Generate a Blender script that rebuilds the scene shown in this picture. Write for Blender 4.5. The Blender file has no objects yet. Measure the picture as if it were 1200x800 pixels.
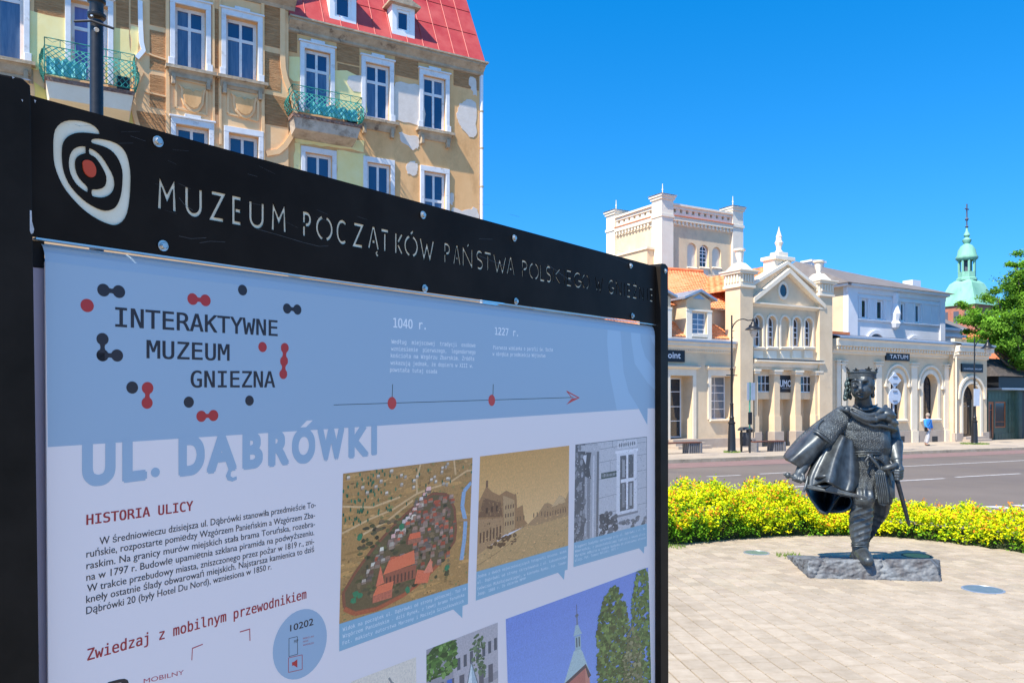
import bpy, bmesh, math, random, os
import numpy as np
from mathutils import Vector, Matrix

random.seed(7)
SC = bpy.context.scene
COL = SC.collection
F, HZ, EYE = 930.0, 470.0, 1.65          # focal length and horizon in photograph pixels, eye height in metres
DX, DY = 0.8646, 0.5025                  # direction of the street; (-DY, DX) points away across it

# ---------------------------------------------------------------- camera
cam = bpy.data.cameras.new('camera')
cam.sensor_width = 36.0
cam.lens = F / 1200 * 36
cam.shift_y = (HZ - 400) / 1200
cam.clip_start = 0.05
cam.clip_end = 5000
camo = bpy.data.objects.new('camera', cam)
camo.location = (0, 0, EYE)
camo.rotation_euler = (math.radians(90), 0, 0)
COL.objects.link(camo)
SC.camera = camo

# ---------------------------------------------------------------- light
SUN_AZ = (-0.6926, -0.7213)              # horizontal direction towards the sun
SUN_EL = math.radians(53)
world = bpy.data.worlds.new('World')
SC.world = world
world.use_nodes = True
wn = world.node_tree.nodes; wl = world.node_tree.links
bg = wn['Background']
sky = wn.new('ShaderNodeTexSky')
sky.sky_type = 'NISHITA'
sky.sun_disc = False
sky.sun_elevation = SUN_EL
sky.sun_rotation = math.atan2(SUN_AZ[0], SUN_AZ[1])
sky.air_density = 1.0
sky.dust_density = 0.2
sky.ozone_density = 2.2
hs = wn.new('ShaderNodeHueSaturation')
hs.inputs['Saturation'].default_value = 1.46
hs.inputs['Value'].default_value = 1.05
# the clear air of the photograph keeps its blue down to the roofs: the sky is looked up a little above the true direction
stc = wn.new('ShaderNodeTexCoord'); sxyz = wn.new('ShaderNodeSeparateXYZ'); cxyz = wn.new('ShaderNodeCombineXYZ'); smr = wn.new('ShaderNodeMapRange')
wl.new(stc.outputs['Generated'], sxyz.inputs[0])
smr.inputs[1].default_value = 0.0; smr.inputs[2].default_value = 1.0; smr.inputs[3].default_value = 0.17; smr.inputs[4].default_value = 1.0
wl.new(sxyz.outputs[2], smr.inputs[0]); wl.new(sxyz.outputs[0], cxyz.inputs[0]); wl.new(sxyz.outputs[1], cxyz.inputs[1]); wl.new(smr.outputs[0], cxyz.inputs[2])
wl.new(cxyz.outputs[0], sky.inputs[0])
wl.new(sky.outputs[0], hs.inputs['Color'])
wl.new(hs.outputs[0], bg.inputs[0])
bg.inputs[1].default_value = 0.145
sl = bpy.data.lights.new('sun', 'SUN')
sl.energy = 4.4
sl.angle = math.radians(0.53)
sl.color = (1.0, 0.92, 0.80)
so = bpy.data.objects.new('sun', sl)
ch = math.cos(SUN_EL)
so.rotation_euler = Vector((SUN_AZ[0]*ch, SUN_AZ[1]*ch, math.sin(SUN_EL))).to_track_quat('Z', 'Y').to_euler()
so.location = (-20, -20, 40)
COL.objects.link(so)
SC.view_settings.view_transform = 'Standard'
SC.view_settings.look = 'None'
SC.view_settings.gamma = 1.0
SC.view_settings.exposure = 0.9

# ---------------------------------------------------------------- geometry helpers
def gz(x, y): return -0.02*y             # the square falls gently away from the camera
def ray(px, py): return Vector(((px-600)/F, 1.0, (HZ-py)/F))
def at(px, py, Y): return Vector(((px-600)/F*Y, Y, EYE+(HZ-py)/F*Y))
def gp(px, py):
    Y = EYE/((py-HZ)/F-0.02)
    return Vector(((px-600)/F*Y, Y, -0.02*Y))
def st(s, t, z=0.0): return Vector((s*DX-t*DY, s*DY+t*DX, z))
def s_of(px, T):
    k = (px-600)/F; Y = T/(DX-DY*k); X = k*Y
    return X*DX+Y*DY
def z_of(px, py, T):
    k = (px-600)/F; Y = T/(DX-DY*k)
    return EYE+(HZ-py)/F*Y
def sz(px, py, T): return (s_of(px, T), z_of(px, py, T))
ROT = math.atan2(DY, DX)
W = {}                                   # world matrices of everything that parents something

def tag(o, label=None, cat=None, group=None, kind=None):
    if label: o['label'] = label
    if cat: o['category'] = cat
    if group: o['group'] = group
    if kind: o['kind'] = kind
    return o
def thing(name, loc, label, cat, group=None, rz=0.0):
    o = bpy.data.objects.new(name, None)
    o.empty_display_size = 0.2
    o.location = loc; o.rotation_euler = (0, 0, rz)
    COL.objects.link(o)
    W[o.name] = Matrix.Translation(Vector(loc)) @ Matrix.Rotation(rz, 4, 'Z')
    return tag(o, label, cat, group)

class MB:
    """collects faces in one frame (fn maps its coordinates to world ones) and links them as ONE mesh object"""
    def __init__(s, fn=None): s.v = []; s.f = []; s.m = []; s.c = []; s.fn = fn; s.cm = 0; s.cc = (1, 1, 1)
    def add(s, vs, fs):
        b = len(s.v)
        s.v += [s.fn(*p) if s.fn else Vector(p) for p in vs]
        for f in fs: s.f.append([b+i for i in f]); s.m.append(s.cm); s.c.append(s.cc)
        return s
    def box(s, x0, x1, y0, y1, z0, z1):
        if x0 > x1: x0, x1 = x1, x0
        if y0 > y1: y0, y1 = y1, y0
        if z0 > z1: z0, z1 = z1, z0
        return s.add([(x0,y0,z0),(x1,y0,z0),(x1,y1,z0),(x0,y1,z0),(x0,y0,z1),(x1,y0,z1),(x1,y1,z1),(x0,y1,z1)],
              [(0,3,2,1),(4,5,6,7),(0,1,5,4),(1,2,6,5),(2,3,7,6),(3,0,4,7)])
    def quad(s, a, b, c, d): return s.add([a, b, c, d], [(0, 1, 2, 3)])
    def prism(s, poly, y0, y1):          # polygon in (x, z), counter-clockwise seen from -y, extruded from y0 back to y1
        n = len(poly)
        a = sum(poly[i][0]*poly[(i+1) % n][1]-poly[(i+1) % n][0]*poly[i][1] for i in range(n))
        if a < 0: poly = poly[::-1]
        vs = [(p[0], y0, p[1]) for p in poly]+[(p[0], y1, p[1]) for p in poly]
        fs = [tuple(range(n)), tuple(range(2*n-1, n-1, -1))]+[(i, i+n, (i+1) % n+n, (i+1) % n) for i in range(n)]
        return s.add(vs, fs)
    def slab(s, poly, z0, z1):           # polygon in (x, y), extruded from z0 up to z1
        n = len(poly)
        a = sum(poly[i][0]*poly[(i+1) % n][1]-poly[(i+1) % n][0]*poly[i][1] for i in range(n))
        if a < 0: poly = poly[::-1]
        vs = [(p[0], p[1], z0) for p in poly]+[(p[0], p[1], z1) for p in poly]
        fs = [tuple(range(n-1, -1, -1)), tuple(range(n, 2*n))]+[(i, (i+1) % n, (i+1) % n+n, i+n) for i in range(n)]
        return s.add(vs, fs)
    def lathe(s, prof, cx, cy, n=16, a0=0.0, sx=1.0, sy=1.0, caps=True):
        vs = []
        for r, z in prof:
            for k in range(n):
                a = a0+2*math.pi*k/n
                vs.append((cx+r*sx*math.cos(a), cy+r*sy*math.sin(a), z))
        fs = []
        for i in range(len(prof)-1):
            for k in range(n):
                k2 = (k+1) % n
                fs.append((i*n+k, i*n+k2, (i+1)*n+k2, (i+1)*n+k))
        if caps:
            fs.append(tuple(range(n-1, -1, -1)))
            fs.append(tuple((len(prof)-1)*n+k for k in range(n)))
        return s.add(vs, fs)
    def path(s, pts, rad, n=8, caps=True, flat=None):
        pts = [Vector(p) for p in pts]; m = len(pts)
        if not hasattr(rad, '__len__'): rad = [rad]*m
        up = None; vs = []
        for i, p in enumerate(pts):
            d = (pts[min(i+1, m-1)]-pts[max(i-1, 0)])
            if d.length < 1e-9: d = Vector((0, 0, 1))
            d.normalize()
            if up is None: up = Vector((0, 0, 1)) if abs(d.z) < .9 else Vector((1, 0, 0))
            x = up.cross(d); x.normalize(); up = d.cross(x); up.normalize()
            for k in range(n):
                a = 2*math.pi*k/n
                vs.append(p+x*(math.cos(a)*rad[i])+up*(math.sin(a)*rad[i]*(flat or 1)))
        fs = []
        for i in range(m-1):
            for k in range(n):
                k2 = (k+1) % n
                fs.append((i*n+k, i*n+k2, (i+1)*n+k2, (i+1)*n+k))
        if caps: fs += [tuple(range(n-1, -1, -1)), tuple((m-1)*n+k for k in range(n))]
        return s.add([tuple(v) for v in vs], fs)
    def ball(s, c, r, n=10, m=6, sc=(1, 1, 1)):
        prof = [(max(1e-4, r*math.sin(math.pi*i/m)), -r*math.cos(math.pi*i/m)) for i in range(m+1)]
        vs = []
        for rr, z in prof:
            for k in range(n):
                a = 2*math.pi*k/n
                vs.append((c[0]+rr*sc[0]*math.cos(a), c[1]+rr*sc[1]*math.sin(a), c[2]+z*sc[2]))
        fs = []
        for i in range(m):
            for k in range(n):
                k2 = (k+1) % n
                fs.append((i*n+k, i*n+k2, (i+1)*n+k2, (i+1)*n+k))
        return s.add(vs, fs)
    def build(s, name, mats, parent=None, smooth=False, bevel=0, color=False, recalc=True, kind=None, origin=None):
        me = bpy.data.meshes.new(name)
        if parent is not None:
            w = W[parent.name]; wi = w.inverted()
        else:
            if origin is None:
                xs = [v.x for v in s.v]; ys = [v.y for v in s.v]; zs = [v.z for v in s.v]
                origin = Vector(((min(xs)+max(xs))/2, (min(ys)+max(ys))/2, min(zs)))
            w = Matrix.Translation(Vector(origin)); wi = w.inverted()
        me.from_pydata([wi @ v for v in s.v], [], s.f)
        if not isinstance(mats, (list, tuple)): mats = [mats]
        for m in mats: me.materials.append(m)
        if len(mats) > 1: me.polygons.foreach_set('material_index', s.m)
        if color:
            ca = me.color_attributes.new('Col', 'FLOAT_COLOR', 'CORNER')
            buf = []
            for f, c in zip(s.f, s.c): buf += [c[0], c[1], c[2], 1.0]*len(f)
            ca.data.foreach_set('color', buf)
        if recalc and len(s.f) < 30000:
            bm = bmesh.new(); bm.from_mesh(me); bmesh.ops.recalc_face_normals(bm, faces=bm.faces); bm.to_mesh(me); bm.free()
        if smooth:
            me.polygons.foreach_set('use_smooth', [True]*len(me.polygons))
            if smooth != 'all': me.set_sharp_from_angle(angle=math.radians(40))
        me.update()
        o = bpy.data.objects.new(name, me)
        COL.objects.link(o)
        if parent is not None: o.parent = parent
        else: o.location = origin
        W[o.name] = w
        if bevel:
            b = o.modifiers.new('bevel', 'BEVEL'); b.width = bevel; b.segments = 2; b.limit_method = 'ANGLE'
        if kind: o['kind'] = kind
        return o

def share(src, name, mat_world, parent):
    """another object with the same mesh"""
    o = bpy.data.objects.new(name, src.data)
    COL.objects.link(o); o.parent = parent
    m = W[parent.name].inverted() @ mat_world if parent else mat_world
    o.matrix_local = m if parent else o.matrix_local
    if not parent: o.matrix_world = mat_world
    return o
def copy_tree(o, dp, drz=0.0, label=None):
    """copy a thing with its parts and their sub-parts, moved by dp"""
    def rec(a, parent):
        c = a.copy(); COL.objects.link(c); c.parent = parent
        for k in list(a.children): rec(k, c)
        return c
    c = rec(o, None)
    c.location = o.location+Vector(dp)
    c.rotation_euler.z += drz
    if label: c['label'] = label
    return c

# ---------------------------------------------------------------- materials
def mat(name, col, col2=None, scale=3.0, rough=.8, metal=0.0, bump=0.0, bscale=30.0, spec=.4, rnd=0.0, detail=4.0, stretch=None, dirt=None, dscale=1.2, thr=(.5, .65), attr=False, coat=0.0, pos=False):
    m = bpy.data.materials.new(name); m.use_nodes = True
    n = m.node_tree.nodes; l = m.node_tree.links
    p = n['Principled BSDF']
    p.inputs['Roughness'].default_value = rough
    p.inputs['Metallic'].default_value = metal
    p.inputs['Specular IOR Level'].default_value = spec
    if coat: p.inputs['Coat Weight'].default_value = coat
    tc = n.new('ShaderNodeTexCoord'); vec = tc.outputs['Object']
    if pos: vec = n.new('ShaderNodeNewGeometry').outputs['Position']
    if stretch:
        mp = n.new('ShaderNodeMapping'); mp.inputs['Scale'].default_value = stretch
        l.new(vec, mp.inputs[0]); vec = mp.outputs[0]
    out = None
    if attr:
        a = n.new('ShaderNodeVertexColor'); a.layer_name = 'Col'; out = a.outputs[0]
    if col2 is not None:
        nz = n.new('ShaderNodeTexNoise'); nz.inputs['Scale'].default_value = scale; nz.inputs['Detail'].default_value = detail
        nz.inputs['Roughness'].default_value = .62
        l.new(vec, nz.inputs['Vector'])
        r = n.new('ShaderNodeValToRGB'); r.color_ramp.elements[0].position = .33; r.color_ramp.elements[1].position = .67
        r.color_ramp.elements[0].color = (*col, 1); r.color_ramp.elements[1].color = (*col2, 1)
        l.new(nz.outputs[0], r.inputs[0]); c = r.outputs[0]
        if attr:
            mx = n.new('ShaderNodeMix'); mx.data_type = 'RGBA'; mx.blend_type = 'MULTIPLY'; mx.inputs[0].default_value = 1
            l.new(out, mx.inputs[6]); l.new(c, mx.inputs[7]); out = mx.outputs[2]
        else: out = c
    if out is None:
        rg = n.new('ShaderNodeRGB'); rg.outputs[0].default_value = (*col, 1); out = rg.outputs[0]
    if dirt is not None:
        nz = n.new('ShaderNodeTexNoise'); nz.inputs['Scale'].default_value = dscale; nz.inputs['Detail'].default_value = 6
        nz.inputs['Roughness'].default_value = .7
        l.new(vec, nz.inputs['Vector'])
        mr = n.new('ShaderNodeMapRange'); mr.inputs[1].default_value = thr[0]; mr.inputs[2].default_value = thr[1]
        l.new(nz.outputs[0], mr.inputs[0])
        mx = n.new('ShaderNodeMix'); mx.data_type = 'RGBA'
        l.new(mr.outputs[0], mx.inputs[0]); l.new(out, mx.inputs[6]); mx.inputs[7].default_value = (*dirt, 1); out = mx.outputs[2]
    if rnd:
        oi = n.new('ShaderNodeObjectInfo')
        mr = n.new('ShaderNodeMapRange'); mr.inputs[3].default_value = 1-rnd; mr.inputs[4].default_value = 1+rnd
        l.new(oi.outputs['Random'], mr.inputs[0])
        mx = n.new('ShaderNodeVectorMath'); mx.operation = 'SCALE'
        l.new(out, mx.inputs[0]); l.new(mr.outputs[0], mx.inputs['Scale']); out = mx.outputs[0]
    l.new(out, p.inputs['Base Color'])
    if bump:
        nz = n.new('ShaderNodeTexNoise'); nz.inputs['Scale'].default_value = bscale; nz.inputs['Detail'].default_value = 5
        l.new(vec, nz.inputs['Vector'])
        b = n.new('ShaderNodeBump'); b.inputs['Strength'].default_value = min(1.0, bump*4); b.inputs['Distance'].default_value = bump*.1
        l.new(nz.outputs[0], b.inputs['Height']); l.new(b.outputs[0], p.inputs['Normal'])
    return m

M = {}
M['black'] = mat('black_paint', (.014, .010, .007), (.022, .017, .013), scale=6, rough=.5, bump=.006, bscale=60, spec=.07)
M['black_post'] = mat('black_post_paint', (.015, .012, .009), (.024, .019, .015), scale=9, rough=.5, bump=.01, bscale=90, spec=.08)
M['black_inner'] = mat('black_void', (.004, .004, .005), rough=.8)
M['beige_in'] = mat('beige_backing', (.80, .72, .52), (.88, .82, .64), scale=25, rough=.6)
M['logo_red'] = mat('logo_red', (.62, .07, .02), rough=.45)
M['steel'] = mat('zinc_steel', (.5, .5, .48), (.7, .7, .66), scale=60, rough=.35, metal=.8, bump=.02, bscale=120)
M['alu'] = mat('aluminium_strip', (.62, .62, .6), rough=.3, metal=.85)
M['print'] = mat('printed_banner', (1, 1, 1), attr=True, rough=.36, spec=.45)
M['photo'] = mat('printed_photo', (1.45, 1.33, 1.16), (1.95, 1.80, 1.58), scale=230, detail=9, attr=True, rough=.36, spec=.45)
M['mauve'] = mat('frame_side', (.40, .34, .42), (.45, .40, .47), scale=4, rough=.5)
M['plaster'] = mat('cream_plaster', (.70, .53, .335), (.77, .595, .39), scale=1.3, rough=.92, bump=.05, bscale=25, dirt=(.52, .41, .29), dscale=.9, thr=(.5, .85))
M['trim'] = mat('cream_trim', (.76, .65, .49), (.82, .72, .56), scale=2, rough=.85, bump=.02, bscale=40)
M['plinth'] = mat('grey_plinth', (.38, .31, .25), (.44, .37, .30), scale=2, rough=.9, bump=.05, bscale=30)
M['white'] = mat('white_paint', (.78, .78, .78), (.84, .84, .83), scale=5, rough=.45)
M['offwhite'] = mat('offwhite_stone', (.77, .68, .54), (.83, .75, .61), scale=1.5, rough=.85)
M['whitewall'] = mat('white_plaster', (.70, .70, .72), (.76, .76, .77), scale=1.5, rough=.85)
M['glass'] = mat('window_glass', (.012, .02, .035), (.02, .03, .045), scale=.8, rough=.06, spec=.9)
M['glass_light'] = mat('curtained_glass', (.16, .22, .30), (.10, .13, .17), scale=1.4, rough=.08, spec=.9)
M['gutter'] = mat('zinc_gutter', (.38, .41, .45), (.45, .48, .52), scale=3, rough=.4, metal=.6)
M['tile'] = mat('orange_tile', (.62, .17, .055), (.72, .24, .09), scale=3.5, rough=.75, bump=.04, bscale=40, dirt=(.42, .12, .06), dscale=2.5, thr=(.55, .75))
M['greyroof'] = mat('grey_felt_roof', (.16, .14, .13), (.20, .18, .17), scale=1.2, rough=.9, bump=.05)
M['copper'] = mat('green_copper', (.17, .40, .28), (.26, .52, .38), scale=.5, rough=.7, stretch=(1, 1, .25), dirt=(.10, .26, .2), dscale=.8, thr=(.58, .75))
M['copper_dark'] = mat('dark_patch', (.09, .10, .13), rough=.8)
M['brick'] = mat('red_brick', (.36, .13, .08), (.46, .19, .12), scale=1.2, rough=.9, bump=.05)
M['iron'] = mat('cast_iron', (.012, .013, .015), (.02, .021, .024), scale=20, rough=.38, bump=.01, bscale=80)
M['asphalt'] = mat('asphalt', (.135, .110, .090), (.168, .138, .114), scale=.35, rough=.93, bump=.08, bscale=70, detail=9, dirt=(.12, .10, .094), dscale=.22, thr=(.55, .7), stretch=(1, 1, 1))
M['roadpaint'] = mat('white_road_paint', (.60, .58, .55), (.38, .36, .35), scale=7, rough=.7, detail=8)
M['redlane'] = mat('reddish_strip', (.20, .125, .11), (.24, .155, .14), scale=2.5, rough=.9, bump=.05, bscale=50)
M['kerb'] = mat('pale_kerbstone', (.36, .30, .20), (.46, .39, .28), scale=3, rough=.9, bump=.06, rnd=.08, pos=True, dirt=(.2, .17, .12), dscale=2, thr=(.55, .75))
M['slabs'] = mat('pale_paving', (.38, .315, .24), (.44, .37, .285), scale=1.3, rough=.9, bump=.05, dirt=(.28, .24, .2), dscale=.8, rnd=.06, pos=True)
M['paver'] = mat('buff_paver', (.36, .295, .215), (.44, .37, .28), scale=9, rough=.93, bump=.09, bscale=160, detail=9, rnd=.08, pos=True, dirt=(.27, .215, .15), dscale=.8, thr=(.52, .78))
M['sand'] = mat('joint_sand', (.10, .068, .038), (.15, .105, .06), scale=8, rough=1, bump=.1, bscale=90)
M['earth'] = mat('earth', (.08, .065, .045), (.13, .11, .075), scale=4, rough=1, bump=.2)
M['grass'] = mat('grass', (.10, .17, .03), (.22, .30, .06), scale=8, rough=.9)
# ================================================================ setting: ground, road, pavement
def sheet(name, pts, m, dz, kind='structure'):
    b = MB(); b.add([(p.x, p.y, gz(p.x, p.y)+dz) for p in pts], [tuple(range(len(pts)))])
    return b.build(name, m, kind=kind)
def stp(pairs): return [st(s, t) for s, t in pairs]
sheet('ground', [Vector((-900, -60, 0)), Vector((900, -60, 0)), Vector((900, 1500, 0)), Vector((-900, 1500, 0))], M['earth'], -.16)
sheet('verge', [Vector((-60, 9.5, 0)), Vector((14, 9.5, 0)), Vector((60, 40, 0)), Vector((60, 48, 0)), Vector((-60, -15, 0))], M['earth'], -.06)
KT = 21.85                               # far kerb
sheet('road', [Vector((-60, 13.4, 0)), Vector((1.5, 12.6, 0)), Vector((3.6, 12.3, 0)), Vector((4.6, 11.5, 0)), Vector((6.0, 10.6, 0)), Vector((8.6, 7.6, 0)), Vector((11, 2, 0)), Vector((60, 2, 0)), st(90, KT), st(-30, KT)], M['asphalt'], -.02)
sheet('road_edge_strip', stp([(-60, 19.7), (90, 19.7), (90, KT-.002), (-60, KT-.002)]), M['redlane'], -.014)
def line(pa, pb, w):
    a = gp(*pa); b = gp(*pb); d = (b-a); d.normalize(); n = Vector((-d.y, d.x, 0))*w/2
    return [a-n, b-n, b+n, a+n]
lm = MB()
def road_quad(q):
    lm.add([(p.x, p.y, gz(p.x, p.y)-.014) for p in q], [tuple(range(len(q)))])
for pa, pb, w in (((828, 557.6), (868, 555.8), .13), ((890, 554.5), (926, 552.6), .13), ((1040, 546.6), (1215, 538.0), .14),
                  ((910, 570.6), (948, 568.4), .14), ((1030, 563.8), (1107, 559.6), .14), ((1120, 558.2), (1196, 554.0), .14)):
    road_quad(line(pa, pb, w))
for q in (((1081, 595.5), (1103, 595), (1121, 599), (1097, 599.5)), ((1115, 593.5), (1134, 593), (1168, 598.5), (1150, 599)),
          ((1150, 592), (1172, 591.5), (1206, 596), (1190, 596.8)), ((1183, 590.5), (1200, 590), (1236, 594), (1220, 595)), ((1047, 598.5), (1060, 598), (1085, 601.5), (1066, 602))):
    road_quad([gp(*p) for p in q])
lm.build('road_markings', M['roadpaint'], kind='structure', recalc=False)
# far pavement: slab sheet plus kerb stones
pv = MB(st)
b = MB()
pp = stp([(-60, KT+.16), (90, KT+.16), (90, 48), (-60, 48)])
b.add([(p.x, p.y, gz(p.x, p.y)+.10) for p in pp], [(0, 1, 2, 3)])
pavement = b.build('pavement', M['slabs'], kind='structure')
def gst(s, t, dz=0.0):
    p = st(s, t); return Vector((p.x, p.y, gz(p.x, p.y)+dz))
def gbox(mb, s0, s1, t0, t1, h0, h1):
    vs = [gst(s, t, h) for h in (h0, h1) for s, t in ((s0, t0), (s1, t0), (s1, t1), (s0, t1))]
    mb.add([tuple(v) for v in vs], [(0, 3, 2, 1), (4, 5, 6, 7), (0, 1, 5, 4), (1, 2, 6, 5), (2, 3, 7, 6), (3, 0, 4, 7)])
s = -20.0; k = 0
while s < 60:
    w = random.uniform(.95, 1.05)
    b = MB(); gbox(b, s+.006, s+w-.006, KT, KT+.155, -.1, .118+random.uniform(-.006, .006))
    o = b.build('kerbstone', M['kerb'], parent=pavement); s += w
# paving slabs of the far pavement, one strip of large plates near the kerb can be told apart
s = 6.0
while s < 44:
    for j in range(3):
        b = MB(); t0 = KT+.17+j*.76
        gbox(b, s+.01, s+.99, t0, t0+.745, .08, .108+random.uniform(-.003, .003))
        b.build('paving_slab', M['slabs'], parent=pavement)
    s += 1.0

# the square: buff pavers in rows running away from the camera
PA = Vector((.9925, .124, 0)); PB = Vector((-.124, .9925, 0))
sq = MB()
HEDGE_BACK = [(-9, 11.2), (-4, 11.6), (0, 11.4), (2.6, 11.6), (4.4, 11.3), (5.2, 11.2), (6.2, 10.2), (7.2, 8.6), (8.4, 6.9), (9.5, 3)]
poly = [(-12, -4), (10, -4)]+HEDGE_BACK[::-1]+[(-12, 11)]
sq.add([(x, y, gz(x, y)-.045) for x, y in poly], [tuple(range(len(poly)))])
square = sq.build('square_ground', M['sand'], kind='structure')
STAT = []                                # footprint the pavers leave free, filled in below
def inhole(x, y):
    return False
def hedge_front(x):
    pts = [(-9, 9.6), (0, 9.75), (1.9, 10.0), (2.6, 10.45), (3.6, 10.85), (4.9, 10.9), (5.6, 10.35), (6.1, 9.6), (6.8, 8.4), (8.2, 6.5)]
    for (a, b), (c, d) in zip(pts, pts[1:]):
        if a <= x <= c: return b+(d-b)*(x-a)/(c-a)
    return 9.6 if x < 0 else 5.0
cells = []
rw = .150
for i in range(-70, 62):
    a = i*rw; bq = -20+random.random()*.2
    bb = -1.0+random.random()*.2
    while bb < 12.5:
        L = random.choice((.125, .15, .19, .225, .15))
        c = PA*(a+rw/2)+PB*(bb+L/2)
        if c.y > 2.2 and c.y < hedge_front(c.x)+.35 and -6 < c.x < 9.5 and abs(c.x) < c.y*.9+1.5:
            cells.append((c, L, a, bb))
        bb += L
vis = []; rest = []
for c in cells:
    p = c[0]; px = 600+F*p.x/p[1]; py = HZ+F*(EYE+.02*p.y)/p.y
    (vis if (px > 784 and px < 1215 and py < 812 and p.y < 9.5) else rest).append(c)
vis.sort(key=lambda c: c[0].y)
near, more = vis[:300], vis[300:]
protos = {}
def paver_mb(mb, c, L, dz, g=.0052):
    ha, hb = rw/2-g, L/2-g
    top = []; low = []
    for sa, sb in ((-1, -1), (1, -1), (1, 1), (-1, 1)):
        p = c+PA*(sa*(ha-.003))+PB*(sb*(hb-.003)); q = c+PA*(sa*ha)+PB*(sb*hb)
        top.append((p.x, p.y, gz(p.x, p.y)+dz)); low.append((q.x, q.y, gz(q.x, q.y)+dz-.006))
    bot = [(x, y, z-.03) for x, y, z in low]
    mb.add(top+low+bot, [(0, 1, 2, 3)]+[(4+i, 4+(i+1) % 4, (i+1) % 4, i) for i in range(4)]+[(8+i, 8+(i+1) % 4, 4+(i+1) % 4, 4+i) for i in range(4)])
for c, L, a, bb in near:
    if L not in protos:
        m_ = MB(); c0 = Vector((0, 0, 0)); paver_mb(m_, c0, L, 0); o = m_.build('paver', M['paver'], parent=square, recalc=False)
        me = o.data; bpy.data.objects.remove(o); protos[L] = me
    o = bpy.data.objects.new('paver', protos[L]); COL.objects.link(o); o.parent = square
    wl_ = W[square.name].inverted() @ Vector((c.x, c.y, gz(c.x, c.y)+random.uniform(-.0015, .0015)))
    # the mesh was built relative to the square's origin
    o.location = wl_ - (W[square.name].inverted() @ Vector((0, 0, 0)))
    o.rotation_euler = (random.uniform(-.004, .004), random.uniform(-.004, .004), 0) if False else (0, 0, 0)
mb = MB()
for c, L, a, bb in more+rest:
    v = random.uniform(.84, 1.10); mb.cc = (v, v*random.uniform(.985, 1.01), v*random.uniform(.97, 1.0))
    paver_mb(mb, c, L, random.uniform(-.0015, .0015))
M['paver_far'] = mat('buff_paver_field', (.36, .295, .215), (.44, .37, .28), scale=9, rough=.93, bump=.09, bscale=160, detail=9, attr=True, pos=True, dirt=(.27, .215, .15), dscale=.8, thr=(.52, .78))
mb.build('paver_field', M['paver_far'], parent=square, recalc=False, kind='stuff', color=True)
# the paving goes on behind the viewpoint and to both sides
M['paver_rest'] = mat('buff_paving_beyond', (.35, .29, .21), (.43, .36, .27), scale=7, rough=.95, bump=.1, bscale=8)
sheet('paving_behind', [Vector((-40, -60, 0)), Vector((60, -60, 0)), Vector((60, 1.9, 0)), Vector((11, 1.9, 0)), Vector((-40, 1.9, 0))], M['paver_rest'], -.008)
# in-ground plaques
for px, py, r, lab, mt in ((1152, 690.5, .185, 'round glassy disc set in the paving to the right of the statue', (.10, .14, .17)),
                           (886.5, 647.5, .155, 'round greenish disc set in the paving left of the statue near the hedge', (.12, .17, .13)),
                           (1074, 651, .165, 'round mossy disc in the shadow just behind the statue base', (.26, .26, .08))):
    p = gp(px, py)
    rt = thing('ground_disc', (p.x, p.y, p.z), lab, 'ground light', 'discs set in the paving')
    b = MB(); b.lathe([(r, p.z-.02), (r, p.z+.004), (r-.018, p.z+.007), (r-.02, p.z+.003)], p.x, p.y, 28)
    b.build('rim', M['gutter'] if mt[0] < .2 else M['earth'], parent=rt, smooth=True)
    b = MB(); b.lathe([(r-.021, p.z+.0), (r-.021, p.z+.0045), (.01, p.z+.006)], p.x, p.y, 28)
    b.build('lens', mat('disc_lens', mt, tuple(c*1.3 for c in mt), scale=14, rough=.4, spec=.3), parent=rt, smooth=True)
# ================================================================ information board
BC = 1.452
BU = Vector((.57288, .81965, 0)); BN = Vector((.81965, -.57288, 0))
_k = .171; _p0 = Vector((_k*2.75, 2.75, 0)); BD = BN.dot(_p0)
def bp(px, py, off=0.0):
    """the point of the board's plane seen at this place of the photograph, moved off the plane towards the viewer"""
    r = ray(px, py); o = Vector((0, 0, EYE))
    t = (BD+off-BN.dot(o))/BN.dot(r)
    return o+r*t
def bp0(px, py, off):                     # point traced on the plane itself, then lifted along the normal
    return bp(px, py)+BN*off
board = thing('information_board', (bp(400, 400).x, bp(400, 400).y, gz(0, 2)), 'black framed outdoor information board with a blue and white printed banner, nearest thing at left', 'information board')
def bq(mb, pts, off): mb.add([tuple(bp0(x, y, off)) for x, y in pts], [tuple(range(len(pts)))])
def bslab(mb, pts, o0, o1, front=False):
    n = len(pts); f = [bp(x, y, o1) if front else bp0(x, y, o1) for x, y in pts]; r = [tuple(v-BN*(o1-o0)) for v in f]; f = [tuple(v) for v in f]
    mb.add(f+r, [tuple(range(n)), tuple(range(2*n-1, n-1, -1))]+[(i, i+n, (i+1) % n+n, (i+1) % n) for i in range(n)])
BLUE = (.385, .50, .60); WHITE = (.96, .83, .775); DARK = (.030, .022, .026); RED = (.50, .035, .03); PALE = (.92, .93, .93)
# posts
b = MB(); bslab(b, [(-150, 58), (26, 91), (36.5, 100), (37, 113), (47, 800), (50, 1500), (-160, 2200)], -.055, .022, True)
b.build('post', M['black_post'], parent=board, bevel=.003)
b = MB(); bslab(b, [(774.2, 311.5), (776.2, 308.6), (780, 309.2), (783, 313), (783.8, 985), (774.5, 980)], -.06, .022, True)
b.build('post', M['black_post'], parent=board, bevel=.002)
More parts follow.
